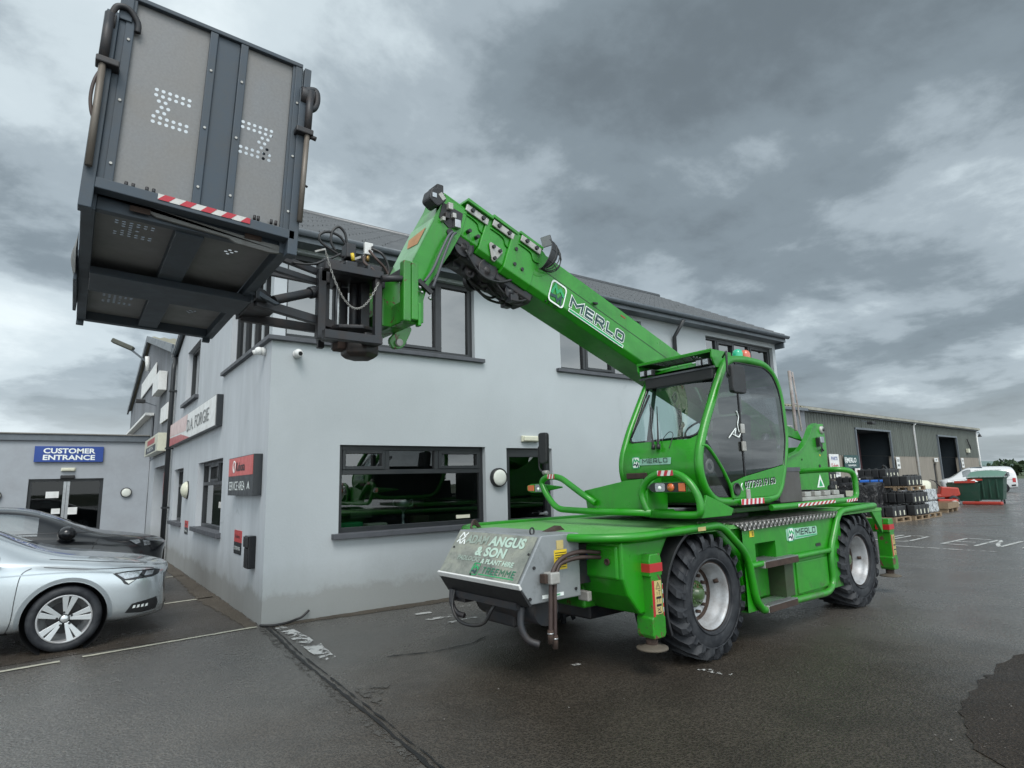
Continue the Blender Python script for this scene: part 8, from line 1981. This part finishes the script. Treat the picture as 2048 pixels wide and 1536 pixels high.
MB().tube(rnd([(-0.3,-0.55,0.5),(-0.35,-0.55,1.85),(-0.35,0.55,1.95),(-0.3,0.55,0.5)],0.2,5,False),0.035,8).build('roll_bar','black',o); MB().box(-0.7,0.8,-0.5,0.5,0.3,0.95).build('machine_body','darksteel',o,bevel=0.08); MB().lathe([(0.1,0),(0.35,0),(0.38,0.1),(0.35,0.2),(0.1,0.2)],(-0.4,-0.75,0.38),(0,1,0),20).build('wheel','rubber',o); MB().lathe([(0.1,0),(0.3,0),(0.33,0.1),(0.3,0.2),(0.1,0.2)],(0.5,-0.75,0.33),(0,1,0),20).build('wheel','rubber',o)
MB().box(-0.35,-0.2,0.2,0.3,1.5,1.75).build('hanging_tag','black',o)
# cream tank
o = MB().lathe([(0.001,0.0),(0.45,0.0),(0.5,0.08),(0.5,0.62),(0.4,0.72),(0.001,0.75)],(0,0,0),(0,0,1),28).build('plastic_tank','cream',None,loc=(30.6,4.35,0.45)); tag(o,'pale plastic tank standing between the roll bar machine and the red mower','tank')
# wheelie bin, lid propped open
bn = empty('wheelie_bin', (33.4,2.45,0), math.radians(8), 'large dark green four wheeled waste bin with its lid propped open', 'bin')
def frustum(a0, a1, b0, b1, c0, c1, d0, d1, z0, z1):
    return MB().add([(a0,b0,z0),(a1,b0,z0),(a1,b1,z0),(a0,b1,z0),(c0,d0,z1),(c1,d0,z1),(c1,d1,z1),(c0,d1,z1)], [(0,3,2,1),(0,1,5,4),(1,2,6,5),(2,3,7,6),(3,0,4,7)])
gb = plain('dark_green_plastic', (0.012,0.055,0.035), 0.4, dirt=0.3)
f_ = frustum(-0.45,0.45,-0.55,0.55,-0.55,0.55,-0.68,0.68,0.2,1.22); 
for y in (-0.4,-0.13,0.13,0.4): f_.box(-0.56,-0.50,y-0.03,y+0.03,0.3,1.15)
f_.build('bin_body',gb,bn,bevel=0.01); MB().box(-0.6,0.6,-0.72,0.72,1.20,1.25).build('rim',gb,bn,bevel=0.01)
MB().grid(lambda u, v: (-0.58+1.1*v, -0.70+1.4*u, 1.27+0.30*v**1.3*(1-0.25*(2*u-1)**2)), 10, 8).build('lid', plain('pale_green_lid', (0.10,0.20,0.15), 0.35, dirt=0.3, dirtcol=(0.2,0.28,0.25)), bn, fixn=False)
for (x, y) in ((-0.38,-0.5),(-0.38,0.5),(0.38,-0.5),(0.38,0.5)): MB().lathe([(0.03,0),(0.1,0),(0.1,0.05),(0.03,0.05)],(x,y,0.1),(0,1,0),14).box(x-0.05,x+0.05,y,y+0.05,0.12,0.22).build('castor','black',bn)
MB().box(-0.62,-0.56,0.1,0.68,1.10,1.18).build('red_edge','orange',bn)
bn2 = empty('wheelie_bin', (32.9,3.25,0), math.radians(10), 'dark bin with red and white rubbish heaped on top, in front of the mower', 'bin')
frustum(-0.4,0.4,-0.55,0.55,-0.5,0.5,-0.65,0.65,0.15,1.0).build('bin_body',gb,bn2,bevel=0.01)
MB().grid(lambda u, v: (-0.5+1.0*v,-0.6+1.2*u,1.0+0.12*math.sin(u*11)*math.sin(v*9)+0.05), 8, 6).build('rubbish','whitepaint',bn2,fixn=False); MB().box(-0.55,-0.45,-0.5,0.3,1.0,1.10).build('red_strip','orange',bn2)
for (x, y) in ((-0.3,-0.45),(-0.3,0.45),(0.3,-0.45),(0.3,0.45)): MB().lathe([(0.02,0),(0.08,0),(0.08,0.05),(0.02,0.05)],(x,y,0.08),(0,1,0),14).build('castor','black',bn2)
o = MB().box(-0.15,0.15,-0.75,0.75,0.0,0.14).build('red_deck','orange',None,bevel=0.04,loc=(32.0,2.35,0.02)); tag(o,'long low red metal deck lying on the ground under the bins','machine part')
o = MB().sphere((0,0,0.1),0.18,12,8,(1,1,0.6)).build('white_sack','whitepaint',None,loc=(31.6,3.3,0.0)); tag(o,'small white sack on the ground left of the red deck','sack')
